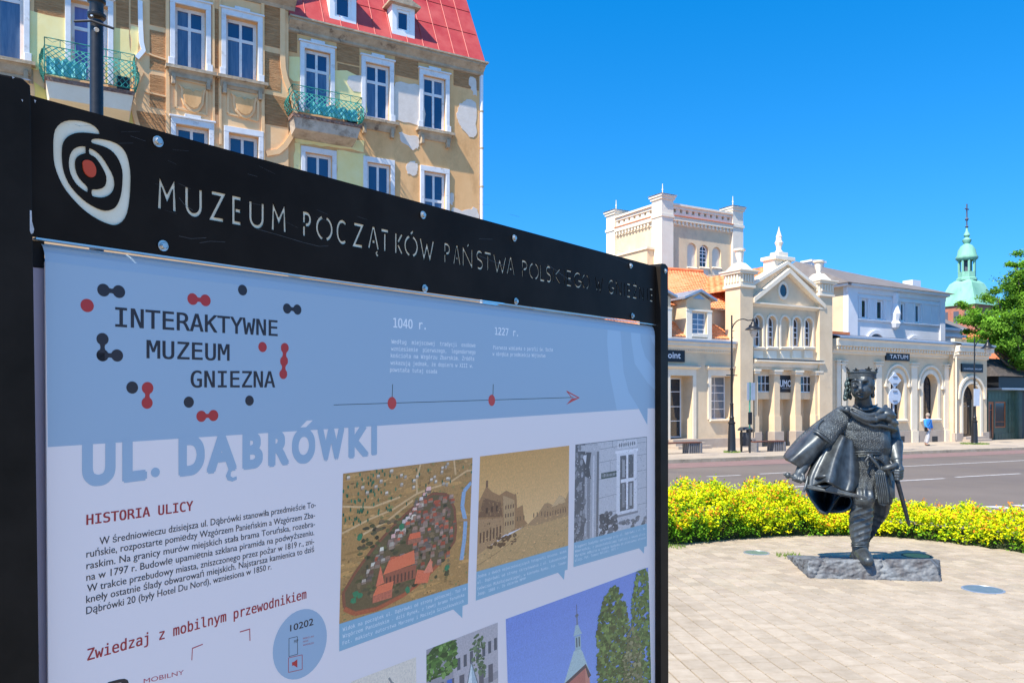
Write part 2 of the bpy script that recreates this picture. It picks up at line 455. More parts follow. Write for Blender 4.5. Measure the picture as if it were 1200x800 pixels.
# header plate with the cut-out writing
HB = (bp0(184, 244.5, 0), bp0(764, 353, 0))
O2 = bp0(36, 278, 0)
def b2(px, py):
    p = bp0(px, py, 0)-O2; return (p.dot(BU), p.z)
def offs(pts, w, closed=False):
    """outline of a stroke of width w along pts, mitred"""
    n = len(pts); L = []; R = []
    P = [Vector((p[0], p[1], 0)) for p in pts]
    for i in range(n):
        a = (P[i]-P[i-1]).normalized() if i > 0 else None
        c = (P[i+1]-P[i]).normalized() if i < n-1 else None
        if a is None: a = c
        if c is None: c = a
        na = Vector((-a.y, a.x, 0)); nc = Vector((-c.y, c.x, 0)); m = na+nc
        if m.length < 1e-6: m = na
        m.normalize(); k = 1/max(.35, m.dot(na))
        L.append(P[i]+m*(w/2*k)); R.append(P[i]-m*(w/2*k))
    return [(p.x, p.y) for p in L+R[::-1]]
def arc(cx, cy, rx, ry, a0, a1, n=10): return [(cx+rx*math.cos(math.radians(a0+(a1-a0)*i/n)), cy+ry*math.sin(math.radians(a0+(a1-a0)*i/n))) for i in range(n+1)]
ST = {
 'M': [[(0, 0), (.06, 1), (.5, .42), (.94, 1), (1, 0)]], 'U': [[(0, 1), (0, .35)]+arc(.5, .35, .5, .35, 180, 360)[1:]+[(1, 1)]],
 'Z': [[(0, 1), (1, 1), (0, 0), (1, 0)]], 'E': [[(1, 1), (0, 1), (0, 0), (1, 0)], [(.24, .5), (.95, .5)]],
 'P': [[(0, 0), (0, .42)], [(0, .58), (0, 1)]+arc(.45, .75, .5, .25, 90, -90, 8)+[(.22, .5)]],
 'O': [arc(.5, .5, .5, .5, 105, 255), arc(.5, .5, .5, .5, 75, -75)], 'C': [arc(.55, .5, .55, .5, 50, 310, 14)],
 'A': [[(0, 0), (.45, 1), (.55, 1), (1, 0)], [(.36, .34), (.64, .34)]], 'T': [[(0, 1), (1, 1)], [(.5, 0), (.5, .84)]],
 'K': [[(0, 0), (0, 1)], [(1, 1), (.36, .57)], [(.36, .43), (1, 0)]], 'W': [[(0, 1), (.27, 0), (.5, .72), (.73, 0), (1, 1)]],
 'N': [[(0, 0), (0, 1), (1, 0), (1, 1)]], 'S': [arc(.5, .75, .48, .25, 40, 230, 9)+arc(.5, .25, .48, .25, 50, -140, 9)],
 'L': [[(0, 1), (0, 0), (1, 0)]], 'I': [[(0, 0), (0, 1)]], 'G': [arc(.55, .5, .55, .5, 50, 350, 14)+[(.6, .47)]],
}
HEAD = [('M',183.8,205),('U',215.8,235.5),('Z',245,262),('E',270.8,282.5),('U',290.8,308),('M',317,333.8),('P',353.8,363.8),('O',369,388.8),('C',393,405.8),('Z',412.5,424.5),('Ą',430,443),('T',444.5,455),
 ('K',461.7,470.8),('Ó',472.6,488.7),('W',490.6,507.5),('P',519.5,526.5),('A',530,538.6),('Ń',541,552.5),('S',557,565),('T',566,575),('W',577,592),('A',592.6,602),('P',610.6,617),('O',619,630.5),('L',632,637.6),('S',638.8,645),('K',646.8,655.5),('I',659.6,660.6),('E',663,668.8),('G',671.4,680),('O',681,689.4),
 ('W',695.8,705),('G',711.9,718.5),('N',720.6,726.9),('I',730,731),('E',734,738),('Ź',740.6,745.3),('N',748,753),('I',757,758),('E',760.6,764.2)]
def hy(px, top):                          # base line and cap line of the header writing
    return (212.5+(px-184)*(339.5-212.5)/580) if top else (244.5+(px-184)*(353-244.5)/580)
cu = bpy.data.curves.new('header', 'CURVE'); cu.dimensions = '2D'; cu.fill_mode = 'BOTH'; cu.extrude = .0011
def spl(pts):
    sp = cu.splines.new('POLY'); sp.points.add(len(pts)-1)
    for p, q in zip(sp.points, pts): p.co = (q[0], q[1], 0, 1)
    sp.use_cyclic_u = True
spl([b2(34, 112.5), b2(400, 213.3), b2(771, 313.4), b2(771, 379.8), b2(400, 329.3), b2(34, 277.3)])
for chx, xa, xb in HEAD:
    base = {'Ą': 'A', 'Ó': 'O', 'Ń': 'N', 'Ź': 'Z'}.get(chx, chx)
    u0, v0 = b2(xa, hy(xa, False)); u1, v1 = b2(xb, hy(xb, False)); _, t0 = b2(xa, hy(xa, True)); _, t1 = b2(xb, hy(xb, True))
    w = .0058 if xa < 500 else .0050 if xa < 640 else .0043
    if base == 'I': u0 = u1 = (u0+u1)/2
    else: u0 += w*.45; u1 -= w*.45
    fx = lambda p: (u0+(u1-u0)*p[0], (v0+(v1-v0)*p[0])+((t0-v0)*(1-p[0])+(t1-v1)*p[0])*p[1])
    for stroke in ST[base]: spl(offs([fx(p) for p in stroke], w))
    if chx in 'ÓŃŹ': spl(offs([fx((.45, 1.12)), fx((.65, 1.3))], w*.9))
    if chx == 'Ą': spl(offs([fx((.92, -.08)), fx((.78, -.2)), fx((.88, -.3)), fx((1.02, -.26))], w*.8))
def crom(P, n=4):
    out = []; m = len(P)
    for i in range(m):
        p0, p1, p2, p3 = P[i-1], P[i], P[(i+1) % m], P[(i+2) % m]
        for j in range(n):
            t = j/n
            out.append(tuple(.5*((2*p1[a])+(-p0[a]+p2[a])*t+(2*p0[a]-5*p1[a]+4*p2[a]-p3[a])*t*t+(-p0[a]+3*p1[a]-3*p2[a]+p3[a])*t**3) for a in (0, 1)))
    return out
LG = [[(378,182),(366,158),(330,130),(270,112),(200,108),(150,125),(115,165),(105,225),(105,300),(112,370),(140,450),(180,520),(240,590),(300,645),(370,690),(430,715),(470,720),(510,700),(540,650),(555,560),(560,470),(558,400),(545,330),(525,285),(490,250),(440,228),(380,216),(340,217),(325,230),(335,243),(370,252),(420,270),(460,300),(490,345),(508,400),(510,450),(505,520),(490,580),(465,620),(430,635),(390,633),(330,605),(280,570),(230,520),(195,470),(170,410),(160,350),(158,290),(165,240),(190,205),(230,185),(280,180),(340,186),(372,189)],
 [(297,264),(290,260),(260,261),(225,277),(203,310),(195,360),(205,420),(235,475),(270,508),(303,528),(308,522),(308,498),(275,465),(250,430),(237,390),(235,350),(245,325),(270,307),(294,301),(297,296)],
 [(316,272),(350,285),(390,320),(430,380),(460,440),(465,490),(450,530),(420,552),(385,560),(350,556),(331,548),(331,514),(365,512),(395,503),(412,480),(415,440),(400,400),(370,350),(345,322),(316,305)]]
DOT = [(272,362),(280,345),(300,342),(325,350),(345,375),(352,405),(346,433),(325,443),(300,432),(280,405)]
for q in LG: spl([b2(40+x/5, 120+y/5) for x, y in crom(q, 2)])
tmp = bpy.data.objects.new('tmp', cu)
hm = bpy.data.meshes.new_from_object(tmp); bpy.data.objects.remove(tmp)
b = MB()
b.add([tuple(O2+BU*v.co.x+Vector((0, 0, v.co.y))+BN*(.0031+v.co.z)) for v in hm.vertices], [tuple(p.vertices) for p in hm.polygons])
b.build('header_plate', M['black'], parent=board)
b = MB(); bslab(b, [(40, 116.5), (768, 315.5), (768, 377), (40, 275)], -.004, .0015)
b.build('header_backing', M['beige_in'], parent=board)
b = MB(); bslab(b, [(40+x/5, 120+y/5) for x, y in crom(DOT, 2)], .0012, .0062)
b.build('logo_dot', M['logo_red'], parent=board)
b = MB(); bslab(b, [(40, 278.6), (400, 330.0), (770, 380.6), (770, 381.5), (400, 331.2), (40, 280.8)], -.004, .0058)
b.build('bottom_strip', M['alu'], parent=board)
b = MB(); bslab(b, [(38, 112), (771, 312.8), (771, 316), (38, 118)], -.055, -.0045)
b.build('top_rail', M['black_post'], parent=board)
b = MB(); random.seed(31)
def scratch(pts, w):
    for (x0, y0), (x1, y1) in zip(pts, pts[1:]):
        dx, dy = x1-x0, y1-y0; L = math.hypot(dx, dy) or 1; nx, ny = -dy/L*w/2, dx/L*w/2
        bq(b, [(x0-nx, y0-ny), (x1-nx, y1-ny), (x1+nx, y1+ny), (x0+nx, y0+ny)], .0044)
for pts in ([(300, 269), (322, 275), (352, 284), (372, 289), (383, 288.5)], [(208, 232), (214, 240), (224, 247)], [(208, 277), (222, 280), (240, 279)], [(232, 285), (245, 283), (262, 284)], [(560, 300), (590, 312)], [(640, 310), (668, 330)]): scratch(pts, .35)
for i in range(26):
    x = random.uniform(60, 740); y = 125+(x-40)*.2+random.uniform(0, 120)*(1-x/1100); L = random.uniform(4, 22); scratch([(x, y), (x+L, y+L*random.uniform(-.1, .5))], random.uniform(.12, .25))
b.build('scratches', mat('scratch_grey', (.07, .065, .06), (.12, .115, .11), scale=40, rough=.5), parent=board, kind='stuff', recalc=False)
b = MB()
for pts in ([(26, 249), (28, 249.5), (28.5, 262), (31, 271), (30, 275.5), (27.5, 276.5), (26, 273)], [(5, 94), (8.5, 95.5), (6, 97)], [(15, 96), (24, 97.2), (28, 99), (22, 98.6)], [(16, 120.5), (18, 121.5), (17.5, 124)], [(31, 121), (33.5, 122), (32, 125)]): bq(b, pts, .0226)
b.build('paint_chips', mat('chip_white', (.40, .40, .40), (.6, .6, .6), scale=90, rough=.6), parent=board, kind='stuff', recalc=False)
# bolts
protob = None
for px, py, of in ((185, 166, .0058), (191, 288, .0058), (495.5, 252, .0058), (497.5, 338, .0058), (602.5, 279, .0058), (604.5, 353, .0058), (739, 311.5, .0058), (741, 370, .0058), (779.5, 317.5, .0222)):
    c = bp(px, py, of)
    if protob is None:
        b = MB(); q = Vector((0, 0, 1)); n = 6
        def ring(r, o, n, ph=0): return [tuple(c+BU*(r*math.cos(2*math.pi*i/n+ph))+q*(r*math.sin(2*math.pi*i/n+ph))+BN*o) for i in range(n)]
        b.add(ring(.0088, 0, 16)+ring(.0088, .0012, 16), [tuple(range(16, 32))]+[(i, (i+1) % 16, (i+1) % 16+16, i+16) for i in range(16)])
        b.add(ring(.0062, .001, 6, .3)+ring(.0062, .0050, 6, .3)+ring(.0048, .0062, 6, .3), [tuple(range(12, 18))]+[(i, (i+1) % 6, (i+1) % 6+6, i+6) for i in range(12) if i % 6 < 5]+[(5, 0, 6, 11), (11, 6, 12, 17)])
        protob = b.build('bolt', M['steel'], parent=board); c0 = c
    else:
        o = bpy.data.objects.new('bolt', protob.data); COL.objects.link(o); o.parent = board; o.location = c-c0
# banner: gently hung sheet, its top rolling back under the header
rows = [((52, 283.5), (769.6, 382), -.012), ((52.3, 288), (769.6, 384.2), -.006), ((52.6, 295), (769.6, 388), -.002), ((53, 306), (769.6, 393), .0), ((57, 860), (770.5, 900), .0)]
b = MB(); N = 24
vs = []
for (xa, ya), (xb, yb), of in rows:
    A = bp0(xa, ya, of); B_ = bp0(xb, yb, of)
    for i in range(N+1): vs.append(tuple(A.lerp(B_, i/N)))
fs = [(r*(N+1)+i, r*(N+1)+i+1, (r+1)*(N+1)+i+1, (r+1)*(N+1)+i) for r in range(len(rows)-1) for i in range(N)]
for f in fs:
    r = f[0]//(N+1); b.cc = BLUE if r < 3 else WHITE; b.add([vs[i] for i in f], [(0, 3, 2, 1)])
# thickness behind the sheet
b.cc = WHITE
A, B_, C_, D_ = bp0(53, 306, -.003), bp0(769.6, 393, -.003), bp0(770.5, 900, -.003), bp0(57, 860, -.003)
b.add([tuple(A), tuple(B_), tuple(C_), tuple(D_)], [(0, 1, 2, 3)])
banner = b.build('banner', M['print'], parent=board, color=True, recalc=False)
def decal(name, polys, off, m='print', parent=None):
    b = MB()
    for pts, col in polys:
        b.cc = col; bq(b, pts, off)
    return b.build(name, M[m], parent=parent or banner, color=True, recalc=False)
def circ(px, py, rpx, off, n=22):
    c = bp0(px, py, off); r = (bp0(px, py-rpx, off)-c).length
    return [tuple(c+BU*(r*math.cos(2*math.pi*i/n))+Vector((0, 0, r*math.sin(2*math.pi*i/n)))) for i in range(n)]
decal('blue_field', [([(53, 306), (769.6, 393), (769.6, 478.2), (758.9, 478.2), (758.5, 497.5), (748.7, 479), (56, 523.6)], BLUE)], .00010)
L1 = tuple(c*1.16 for c in BLUE)
decal('arc_pattern', [([(712, 386.2), (727, 388), (728, 400), (730.6, 435), (736.8, 459.5), (748.8, 478.6), (722.7, 480.4), (714, 435), (711.4, 400)], L1),
  ([(739.3, 389.5), (750.2, 390.8), (750.8, 400), (756, 417.5), (769, 435), (769, 458.6), (757.8, 447), (743.8, 426), (740, 400)], L1),
  ([(761.7, 392.2), (769.2, 393.1), (769.2, 407), (764, 400)], L1)], .00018)
# text
FM = None
try:
    _fp = os.path.join(bpy.utils.resource_path('LOCAL'), 'datafiles', 'fonts', 'DejaVuSansMono.woff2')
    if os.path.exists(_fp): FM = bpy.data.fonts.load(_fp)
except Exception: FM = None
FI = None
try:
    pass
except Exception: FI = None
def text2d(body, font=None, bold=0.0, res=2):
    c = bpy.data.curves.new('t', 'FONT'); c.resolution_u = res
    if font or FI: c.font = font or FI
    o = bpy.data.objects.new('t', c)
    c.body = 'H'; m = bpy.data.meshes.new_from_object(o); H = max(v.co.y for v in m.vertices); bpy.data.meshes.remove(m)
    c.body = body
    m = bpy.data.meshes.new_from_object(o)
    V = [(v.co.x, v.co.y/H) for v in m.vertices]; Fc = [tuple(p.vertices) for p in m.polygons]
    bpy.data.meshes.remove(m); bpy.data.objects.remove(o)
    x0 = min(v[0] for v in V); x1 = max(v[0] for v in V)
    return [((x-x0)/(x1-x0), y) for x, y in V], Fc
def words(mb, body, BL, BR, TL, TR, col, off, font=None, bold=0.0, plane=None, res=3):
    V, Fc = text2d(body, font, bold, res)
    A, B_, C_, D_ = [bp0(*q, off) for q in (BL, BR, TL, TR)]
    mb.cc = col
    h = (C_-A).length; k = bold*h*1.1
    sh = [(0, 0)] if not bold else ([(k*math.cos(q*.785+.39), k*math.sin(q*.785+.39)) for q in range(8)] if bold > .05 else [(-k, -k*.5), (k, k*.5), (-k, k*.5), (k, -k*.5)] if bold > .012 else [(-k, 0), (k, 0)])
    for i, (dx, dz) in enumerate(sh):
        mb.add([tuple(A.lerp(B_, x).lerp(C_.lerp(D_, x), y)+BU*dx+Vector((0, 0, dz))+BN*(i*.00001)) for x, y in V], Fc)
def textpart(name, rows_, off=.00030):
    b = MB()
    for r in rows_: words(b, *r[:5], r[5], off, **(r[6] if len(r) > 6 else {}))
    return b.build(name, M['print'], parent=banner, color=True, recalc=False)
mono = dict(font=FM, bold=.02); monb = dict(font=FM, bold=.028)
textpart('museum_title', [
 ('INTERAKTYWNE', (135.4,382.5), (325,393.6), (135.4,360), (325,375.6), DARK, mono),
 ('MUZEUM', (172,419.4), (268.6,422.4), (172,398.4), (268.6,403.5), DARK, mono),
 ('GNIEZNA', (223.6,453.6), (322,453.6), (223.6,434.4), (322,435), DARK, mono)])
tb = MB(); TLx = lambda x: (567+(x-96.8)*(531-567)/344.7, 520.6+(x-96.8)*(499-520.6)/345.7)
for i, (c_, xa, xb) in enumerate((('U',96.8,134.8),('L',144.3,171.2),('D',209.6,239.5),('A',242,277.5),('B',284.5,307.5),('R',314.5,338.5),('O',342,369.5),('W',371.5,404),('K',408,432.5),('I',435.2,441.5))):
    bl_, tl_ = TLx(xa); br_, tr_ = TLx(xb); e_ = (xb-xa)*.07+.9
    if i == 2:
        tb.add(circ(182, 553.2, 5.6, .0003), [tuple(range(22))]); tb.build('street_title', M['print'], parent=banner, color=True, recalc=False); tb = MB(); tb.cc = BLUE
    words(tb, c_, (xa+e_*.8, bl_), (xb-e_*.8, br_), (xa+e_*.8, tl_), (xb-e_*.8, tr_), BLUE, .0003+.00009*(i % 2), bold=.075 if c_ != 'I' else .055, res=8)
bq(tb, [(268, 549), (275.5, 548.2), (270.5, 553), (270, 557.5), (273, 559.5), (277, 557.8), (277.5, 561.5), (272, 564), (266.5, 562.5), (264.5, 557.5)], .00042)
tb.build('street_title', M['print'], parent=banner, color=True, recalc=False)
decal('accent', [([(352, 500.5), (359.5, 492.6), (366.5, 492.2), (358.5, 500.2)], WHITE)], .00022)
zc = lambda x, y: (40+x/3.3333, 300+y/3.3333)
for grp, col in (([(271,133,25),(331,139,25)], DARK), ([(207,193,26)], RED), ([(619,168,23),(669,173,23)], RED), ([(814,133,21)], DARK), ([(988,205,20),(1028,209,20)], DARK),
   ([(267,387,24),(267,324,24)], DARK), ([(267,387,24),(324,388,24)], DARK), ([(892,355,20)], RED), ([(979,358,19),(976,410,19)], RED), ([(976,410,19),(973,461,19)], RED), ([(383,513,24)], DARK), ([(443,515,24),(441,573,23)], RED),
   ([(604,570,22)], DARK), ([(841,564,20)], DARK), ([(653,625,22),(700,622,22)], RED)):
    b = MB(); b.cc = col
    for j, (x, y, r) in enumerate(grp):
        b.add(circ(*zc(x, y), r/3.333, .00026+.00002*j), [tuple(range(22))])
    if len(grp) == 2:
        (xa, ya, ra), (xb, yb, rb) = grp; dx, dy = xb-xa, yb-ya; L = math.hypot(dx, dy); nx, ny = -dy/L, dx/L
        pts = []
        for sgn in (1, -1):
            seq = [(.15, .8), (.35, .42), (.5, .34), (.65, .42), (.85, .8)]
            if sgn < 0: seq = seq[::-1]
            for t, wv in seq: pts.append(zc(xa+dx*t+nx*ra*wv*sgn, ya+dy*t+ny*ra*wv*sgn))
        bq(b, pts, .00032)
    b.build('dot_symbol', M['print'], parent=banner, color=True, recalc=False)
textpart('timeline_text', [
 ('1O4O r.', (461,383.4), (498.6,386), (461,372.4), (498.6,376), PALE, monb),
 ('1227 r.', (580,392), (606.7,394), (580,383.4), (606.7,386), PALE, monb),
 ('Według  miejscowej  tradycji  osobowe', (458.6,402.4), (557,406.7), (458.6,397.6), (557,402.2), PALE, mono),
 ('wzniesienie  pierwszego,  legendarnego', (458.2,410.6), (557,414.7), (458.2,405.8), (557,410.2), PALE, mono),
 ('kościoła na Wzgórzu Zbarskim. Źródła', (457.8,418.6), (555.5,422.5), (457.8,413.8), (555.5,418), PALE, mono),
 ('wskazują jednak, że dopiero w XIII w.', (457.4,427), (554,430.7), (457.4,422.2), (554,426.2), PALE, mono),
 ('powstała tutaj osada', (457,435.2), (512,437.2), (457,430.4), (512,432.8), PALE, mono),
 ('Pierwsza wzmianka o parafii św. Ducha', (577.8,409), (647.6,411.7), (577.8,404.6), (647.6,407.6), PALE, mono),
 ('w obrębie przedmieścia Wójtostwo', (577,416.4), (639,418.6), (577,412), (639,414.6), PALE, mono)])
b = MB(); b.cc = (.03, .05, .04)
bq(b, [(391, 474.6), (391, 473.9), (672, 465.1), (672, 465.8)], .00022)
bq(b, [(459.6, 450), (460.3, 450), (459.8, 468), (459.1, 468)], .00022); bq(b, [(577.6, 450), (578.3, 450), (577.8, 468), (577.1, 468)], .00022)
b.cc = (.62, .06, .05)
b.add(circ(459.3, 472.2, 7.4, .0003), [tuple(range(22))]); b.add(circ(576.2, 468.9, 6.6, .0003), [tuple(range(22))])
bq(b, [(663.5, 474), (679.5, 465.8), (670, 466.6)], .0003)
bq(b, [(664.3, 457.6), (679.5, 465.8), (677, 466), (666.4, 460.3)], .0003); bq(b, [(664.3, 457.6), (670.6, 465.9), (669.6, 466.1), (663.7, 458.4)], .00034)
b.build('timeline', M['print'], parent=banner, color=True, recalc=False)
GR = (.04, .035, .04)
textpart('history_heading', [('HISTORIA ULICY', (101.4,614.6), (226,597.6), (101.4,603), (226,586.6), (.40, .03, .035), monb)])
def para(rows__, col, hl, hr, **kw): return [(t, bl, br, (bl[0], bl[1]-hl), (br[0], br[1]-hr), col, kw) for t, bl, br in rows__]
textpart('history_text', para([
 ('W średniowieczu dzisiejsza ul. Dąbrówki stanowiła przedmieście To-', (116.5,638), (370,594)),
 ('ruńskie, rozpostarte pomiędzy Wzgórzem Panieńskim a Wzgórzem Zba-', (101.2,653), (369,606.2)),
 ('raskim. Na granicy murów miejskich stała brama Toruńska, rozebra-', (101.2,666.6), (369,616.4)),
 ('na w 1797 r. Budowlę upamiętnia szklana piramida na podwyższeniu.', (101.2,680.2), (368,626.4)),
 ('W trakcie przebudowy miasta, zniszczonego przez pożar w 1819 r., zni-', (102,693.4), (368,636.8)),
 ('knęły ostatnie ślady obwarowań miejskich. Najstarsza kamienica to dziś', (101,706.2), (368,646)),
 ('Dąbrówki 20 (były Hotel Du Nord), wzniesiona w 1850 r.', (101,719.4), (318,666.5))], GR, 8.6, 6.6, bold=.010))
textpart('guide_heading', [('Zwiedzaj z mobilnym przewodnikiem', (102.5,773.4), (358.8,700.5), (102.5,760), (358.8,690), (.42, .03, .035), mono),
  ('MOBILNY', (168.3,800.5), (215.3,789.3), (168.3,795), (215.3,784.3), (.55, .10, .12), {})])
textpart('guide_logo_letter', [('P', (127,823), (150,817), (127,799), (150,793), DARK, dict(bold=.03))])
b = MB(); b.cc = (.55, .08, .09)
for q in ([(224.2, 773), (225, 758.6), (225.9, 758.4), (225.2, 773)], [(225, 758.6), (237.6, 753.6), (237.6, 754.8), (225.2, 759.9)], [(281, 739.3), (292.9, 735.8), (292.6, 737.2), (281, 740.6)], [(292, 736.5), (293, 736), (293.4, 750), (292.4, 750.4)]):
    bq(b, q, .00025)
b.build('corner_brackets', M['print'], parent=banner, color=True, recalc=False)
b = MB(); b.cc = tuple(c*1.02 for c in BLUE); b.add(circ(352.4, 754, 40, .00022, 40), [tuple(range(40))])
def outline(pts, w, col, off):
    b.cc = col
    for i in range(len(pts)):
        (x0, y0), (x1, y1) = pts[i], pts[(i+1) % len(pts)]; dx, dy = x1-x0, y1-y0; L = math.hypot(dx, dy) or 1; nx, ny = -dy/L*w/2, dx/L*w/2
        bq(b, [(x0-nx, y0-ny), (x1-nx, y1-ny), (x1+nx, y1+ny), (x0+nx, y0+ny)], off+.00002*i)
zq = lambda x, y: (90+x/3.871, 670+y/3.871)
outline([zq(*p) for p in ((962,300),(1000,291),(1001,371),(962,382))], .6, GR, .0003)
outline([zq(*p) for p in ((960,388),(1022,374),(1022,440),(960,454))], .7, (.5, .05, .05), .0003)
b.cc = (.55, .04, .04); bq(b, [zq(*p) for p in ((976,408),(984,406),(1000,394),(1000,432),(984,422),(976,424))], .00036)
words(b, '10202', (340,739.2), (367,731.6), (340,732), (367,723.6), DARK, .00036, bold=.02)
words(b, 'MP', zq(985,322), zq(1004,317), zq(985,308), zq(1004,303), GR, .00036, font=FM)
for i, t in enumerate(('MOBILNY', 'PRZE', 'WODNIK')):
    words(b, t, zq(1026, 304+i*15), zq(1076 if i != 1 else 1050, (293 if i != 1 else 298)+i*15), zq(1026, 297+i*15), zq(1076 if i != 1 else 1050, (286 if i != 1 else 291)+i*15), (.5, .08, .09), .00036, font=FM)
b.build('guide_badge', M['print'], parent=banner, color=True, recalc=False)

# printed pictures -------------------------------------------------
class Pic:
    """flat print: polygons in unit coordinates (x right, y up) of a quad given in photograph pixels"""
    def __init__(s, TL, TR, BL, BR): s.q = [bp0(*p, 0) for p in (TL, TR, BL, BR)]; s.b = MB(); s.o = .00015
    def P(s, x, y):
        TL, TR, BL, BR = s.q; return tuple(BL.lerp(BR, x).lerp(TL.lerp(TR, x), y)+BN*s.o)
    def poly(s, pts, col):
        s.o += .0000003; s.b.cc = col
        s.b.add([s.P(min(1, max(0, x)), min(1, max(0, y))) for x, y in pts], [tuple(range(len(pts)))])
    def rect(s, x0, y0, x1, y1, col): s.poly([(x0, y0), (x1, y0), (x1, y1), (x0, y1)], col)
    def blob(s, x, y, r, col, ry=None, n=7):
        ry = ry or r
        s.poly([(x+r*random.uniform(.7, 1.2)*math.cos(6.283*i/n), y+ry*random.uniform(.7, 1.2)*math.sin(6.283*i/n)) for i in range(n)], col)
    def line(s, pts, w, col):
        for (x0, y0), (x1, y1) in zip(pts, pts[1:]):
            dx, dy = x1-x0, y1-y0; L = math.hypot(dx, dy) or 1; nx, ny = -dy/L*w/2, dx/L*w/2
            s.poly([(x0-nx, y0-ny), (x1-nx, y1-ny), (x1+nx, y1+ny), (x0+nx, y0+ny)], col)
    def done(s, name): return s.b.build(name, M['photo'], parent=banner, color=True, recalc=False)
def vary(c, a=.15): k = random.uniform(1-a, 1+a); return tuple(x*k for x in c)
# 1: model of the old town
p = Pic((402, 554.6), (553.7, 536), (397.5, 730.6), (548.3, 682.6))
p.rect(0, 0, 1, 1, (.34, .19, .07))
for i in range(170): p.blob(random.random(), random.random(), random.uniform(.02, .09), vary((.36, .20, .07), .3), random.uniform(.006, .02))
for i in range(700): p.blob(random.random(), random.random(), random.uniform(.004, .018), vary(random.choice([(.42, .25, .10), (.25, .14, .05), (.20, .17, .06), (.36, .20, .07)]), .3), random.uniform(.003, .012), 5)
for pts in ([(0, .60), (.18, .66), (.35, .70), (.52, .78), (.60, .80), (.8, .83), (.95, .90), (1, .9)], [(.53, .78), (.52, .9), (.55, 1)], [(.1, .55), (.3, .62), (.5, .74)], [(.85, .88), (.83, 1)], [(0, .78), (.2, .74), (.4, .78)]):
    p.line(pts, .014, (.52, .34, .17))
wall_ = [(.03, .10), (.02, .20), (.10, .32), (.22, .46), (.38, .60), (.55, .72), (.66, .765), (.78, .74), (.85, .62), (.87, .46), (.86, .36), (.78, .27), (.62, .15), (.45, .07), (.25, .03), (.10, .045)]
p.poly(wall_, (.12, .085, .04)); p.line(wall_+[wall_[0]], .02, (.20, .075, .04)); p.line([(.03, .09), (.10, .035), (.25, .02), (.45, .06), (.62, .14), (.8, .27)], .028, (.33, .09, .04))
for i in range(260): p.blob(random.uniform(.12, .82), random.uniform(.1, .66), random.uniform(.01, .03), vary(random.choice([(.10, .09, .035), (.15, .10, .05), (.07, .06, .03)]), .4), .014)
p.line([(1, .80), (.93, .74), (.92, .62), (.955, .5), (.95, .36), (.93, .2)], .035, (.22, .32, .46)); p.line([(.90, .52), (1, .50)], .02, (.35, .2, .1))
def house(x, y, w, h, roof, wall2=(.45, .36, .28), sk=.3):
    p.poly([(x, y), (x+w, y), (x+w, y+h*.5), (x, y+h*.5)], wall2)
    p.poly([(x, y+h*.5), (x+w, y+h*.5), (x+w-sk*w*.2, y+h*1.1), (x+sk*w*.4, y+h*1.1)], roof)
    p.poly([(x-.5*w*sk, y+.1*h), (x, y), (x, y+h*.5), (x+.1*w, y+h*1.05), (x-.5*w*sk, y+h*.6)], tuple(c*.55 for c in wall2))
RO = [(.34, .08, .04), (.20, .10, .07), (.26, .15, .10), (.30, .19, .15), (.13, .10, .08), (.40, .09, .045)]
hs_ = []
for i in range(11): hs_.append((.34+i*.026, .47+i*.030, random.choice([(.55, .32, .28), (.5, .4, .36), (.6, .5, .45)])))
for r_ in range(7):
    for i in range(4+(r_ % 2)): hs_.append((.58+i*.068-r_*.012, .60-r_*.060-i*.012+random.uniform(-.01, .01), random.choice(RO)))
for i in range(7): hs_.append((.30+i*.035, .335-i*.006, random.choice(RO)))
for i in range(5): hs_.append((.62+i*.045, .70-i*.03*(i % 2), random.choice(RO)))
for i in range(5): hs_.append((.14+i*.03, .22+i*.045, random.choice([(.55, .5, .4), (.4, .32, .25)])))
for i in range(60): hs_.append((random.uniform(.50, .82), random.uniform(.33, .70), random.choice(RO)))
for i in range(36): t_ = random.random(); hs_.append((.16+.42*t_+random.uniform(-.02, .02), .24+.45*t_+random.uniform(-.03, .03), random.choice(RO+[(.5, .42, .33)])))
for x, y, c in sorted(hs_, key=lambda a: -a[1]): house(x, y, random.uniform(.024, .044), random.uniform(.028, .048), vary(c, .3), vary((.20, .14, .10), .35))
house(.47, .42, .10, .07, (.60, .13, .06), (.30, .12, .07))
p.rect(.30, .16, .54, .26, (.28, .09, .05)); p.poly([(.29, .25), (.53, .27), (.52, .37), (.33, .34)], (.62, .15, .07))
for i in range(8): p.rect(.31+i*.028, .165, .322+i*.028, .225, (.10, .045, .03))
p.poly([(.22, .07), (.36, .07), (.36, .13), (.22, .12)], (.42, .12, .07)); p.poly([(.22, .12), (.36, .13), (.37, .185), (.25, .18)], (.62, .15, .07)); p.poly([(.24, .18), (.27, .32), (.30, .19)], (.60, .15, .08))
p.poly([(.53, .12), (.64, .10), (.66, .18), (.55, .22)], (.58, .14, .07)); p.poly([(.60, .18), (.66, .28), (.68, .17)], (.60, .20, .12))
for i in range(95):
    x = random.choice([random.uniform(0, .2), random.uniform(0, 1), random.uniform(.1, .35)]); y = random.uniform(.62, .99)
    if y > .62+.2*x: p.blob(x, y, .006, vary((.03, .12, .06), .4), .016, 5)
for x, y in ((.1, .17), (.13, .15), (.09, .13), (.48, .09), (.80, .17), (.12, .55), (.42, .56)): p.blob(x, y, .022, (.04, .17, .08), .025)
for i in range(26): x = random.uniform(.02, .9); house(x, random.uniform(.80, .97), .022, .025, vary((.5, .42, .34), .3), (.3, .22, .15))
p.done('picture_town_model')
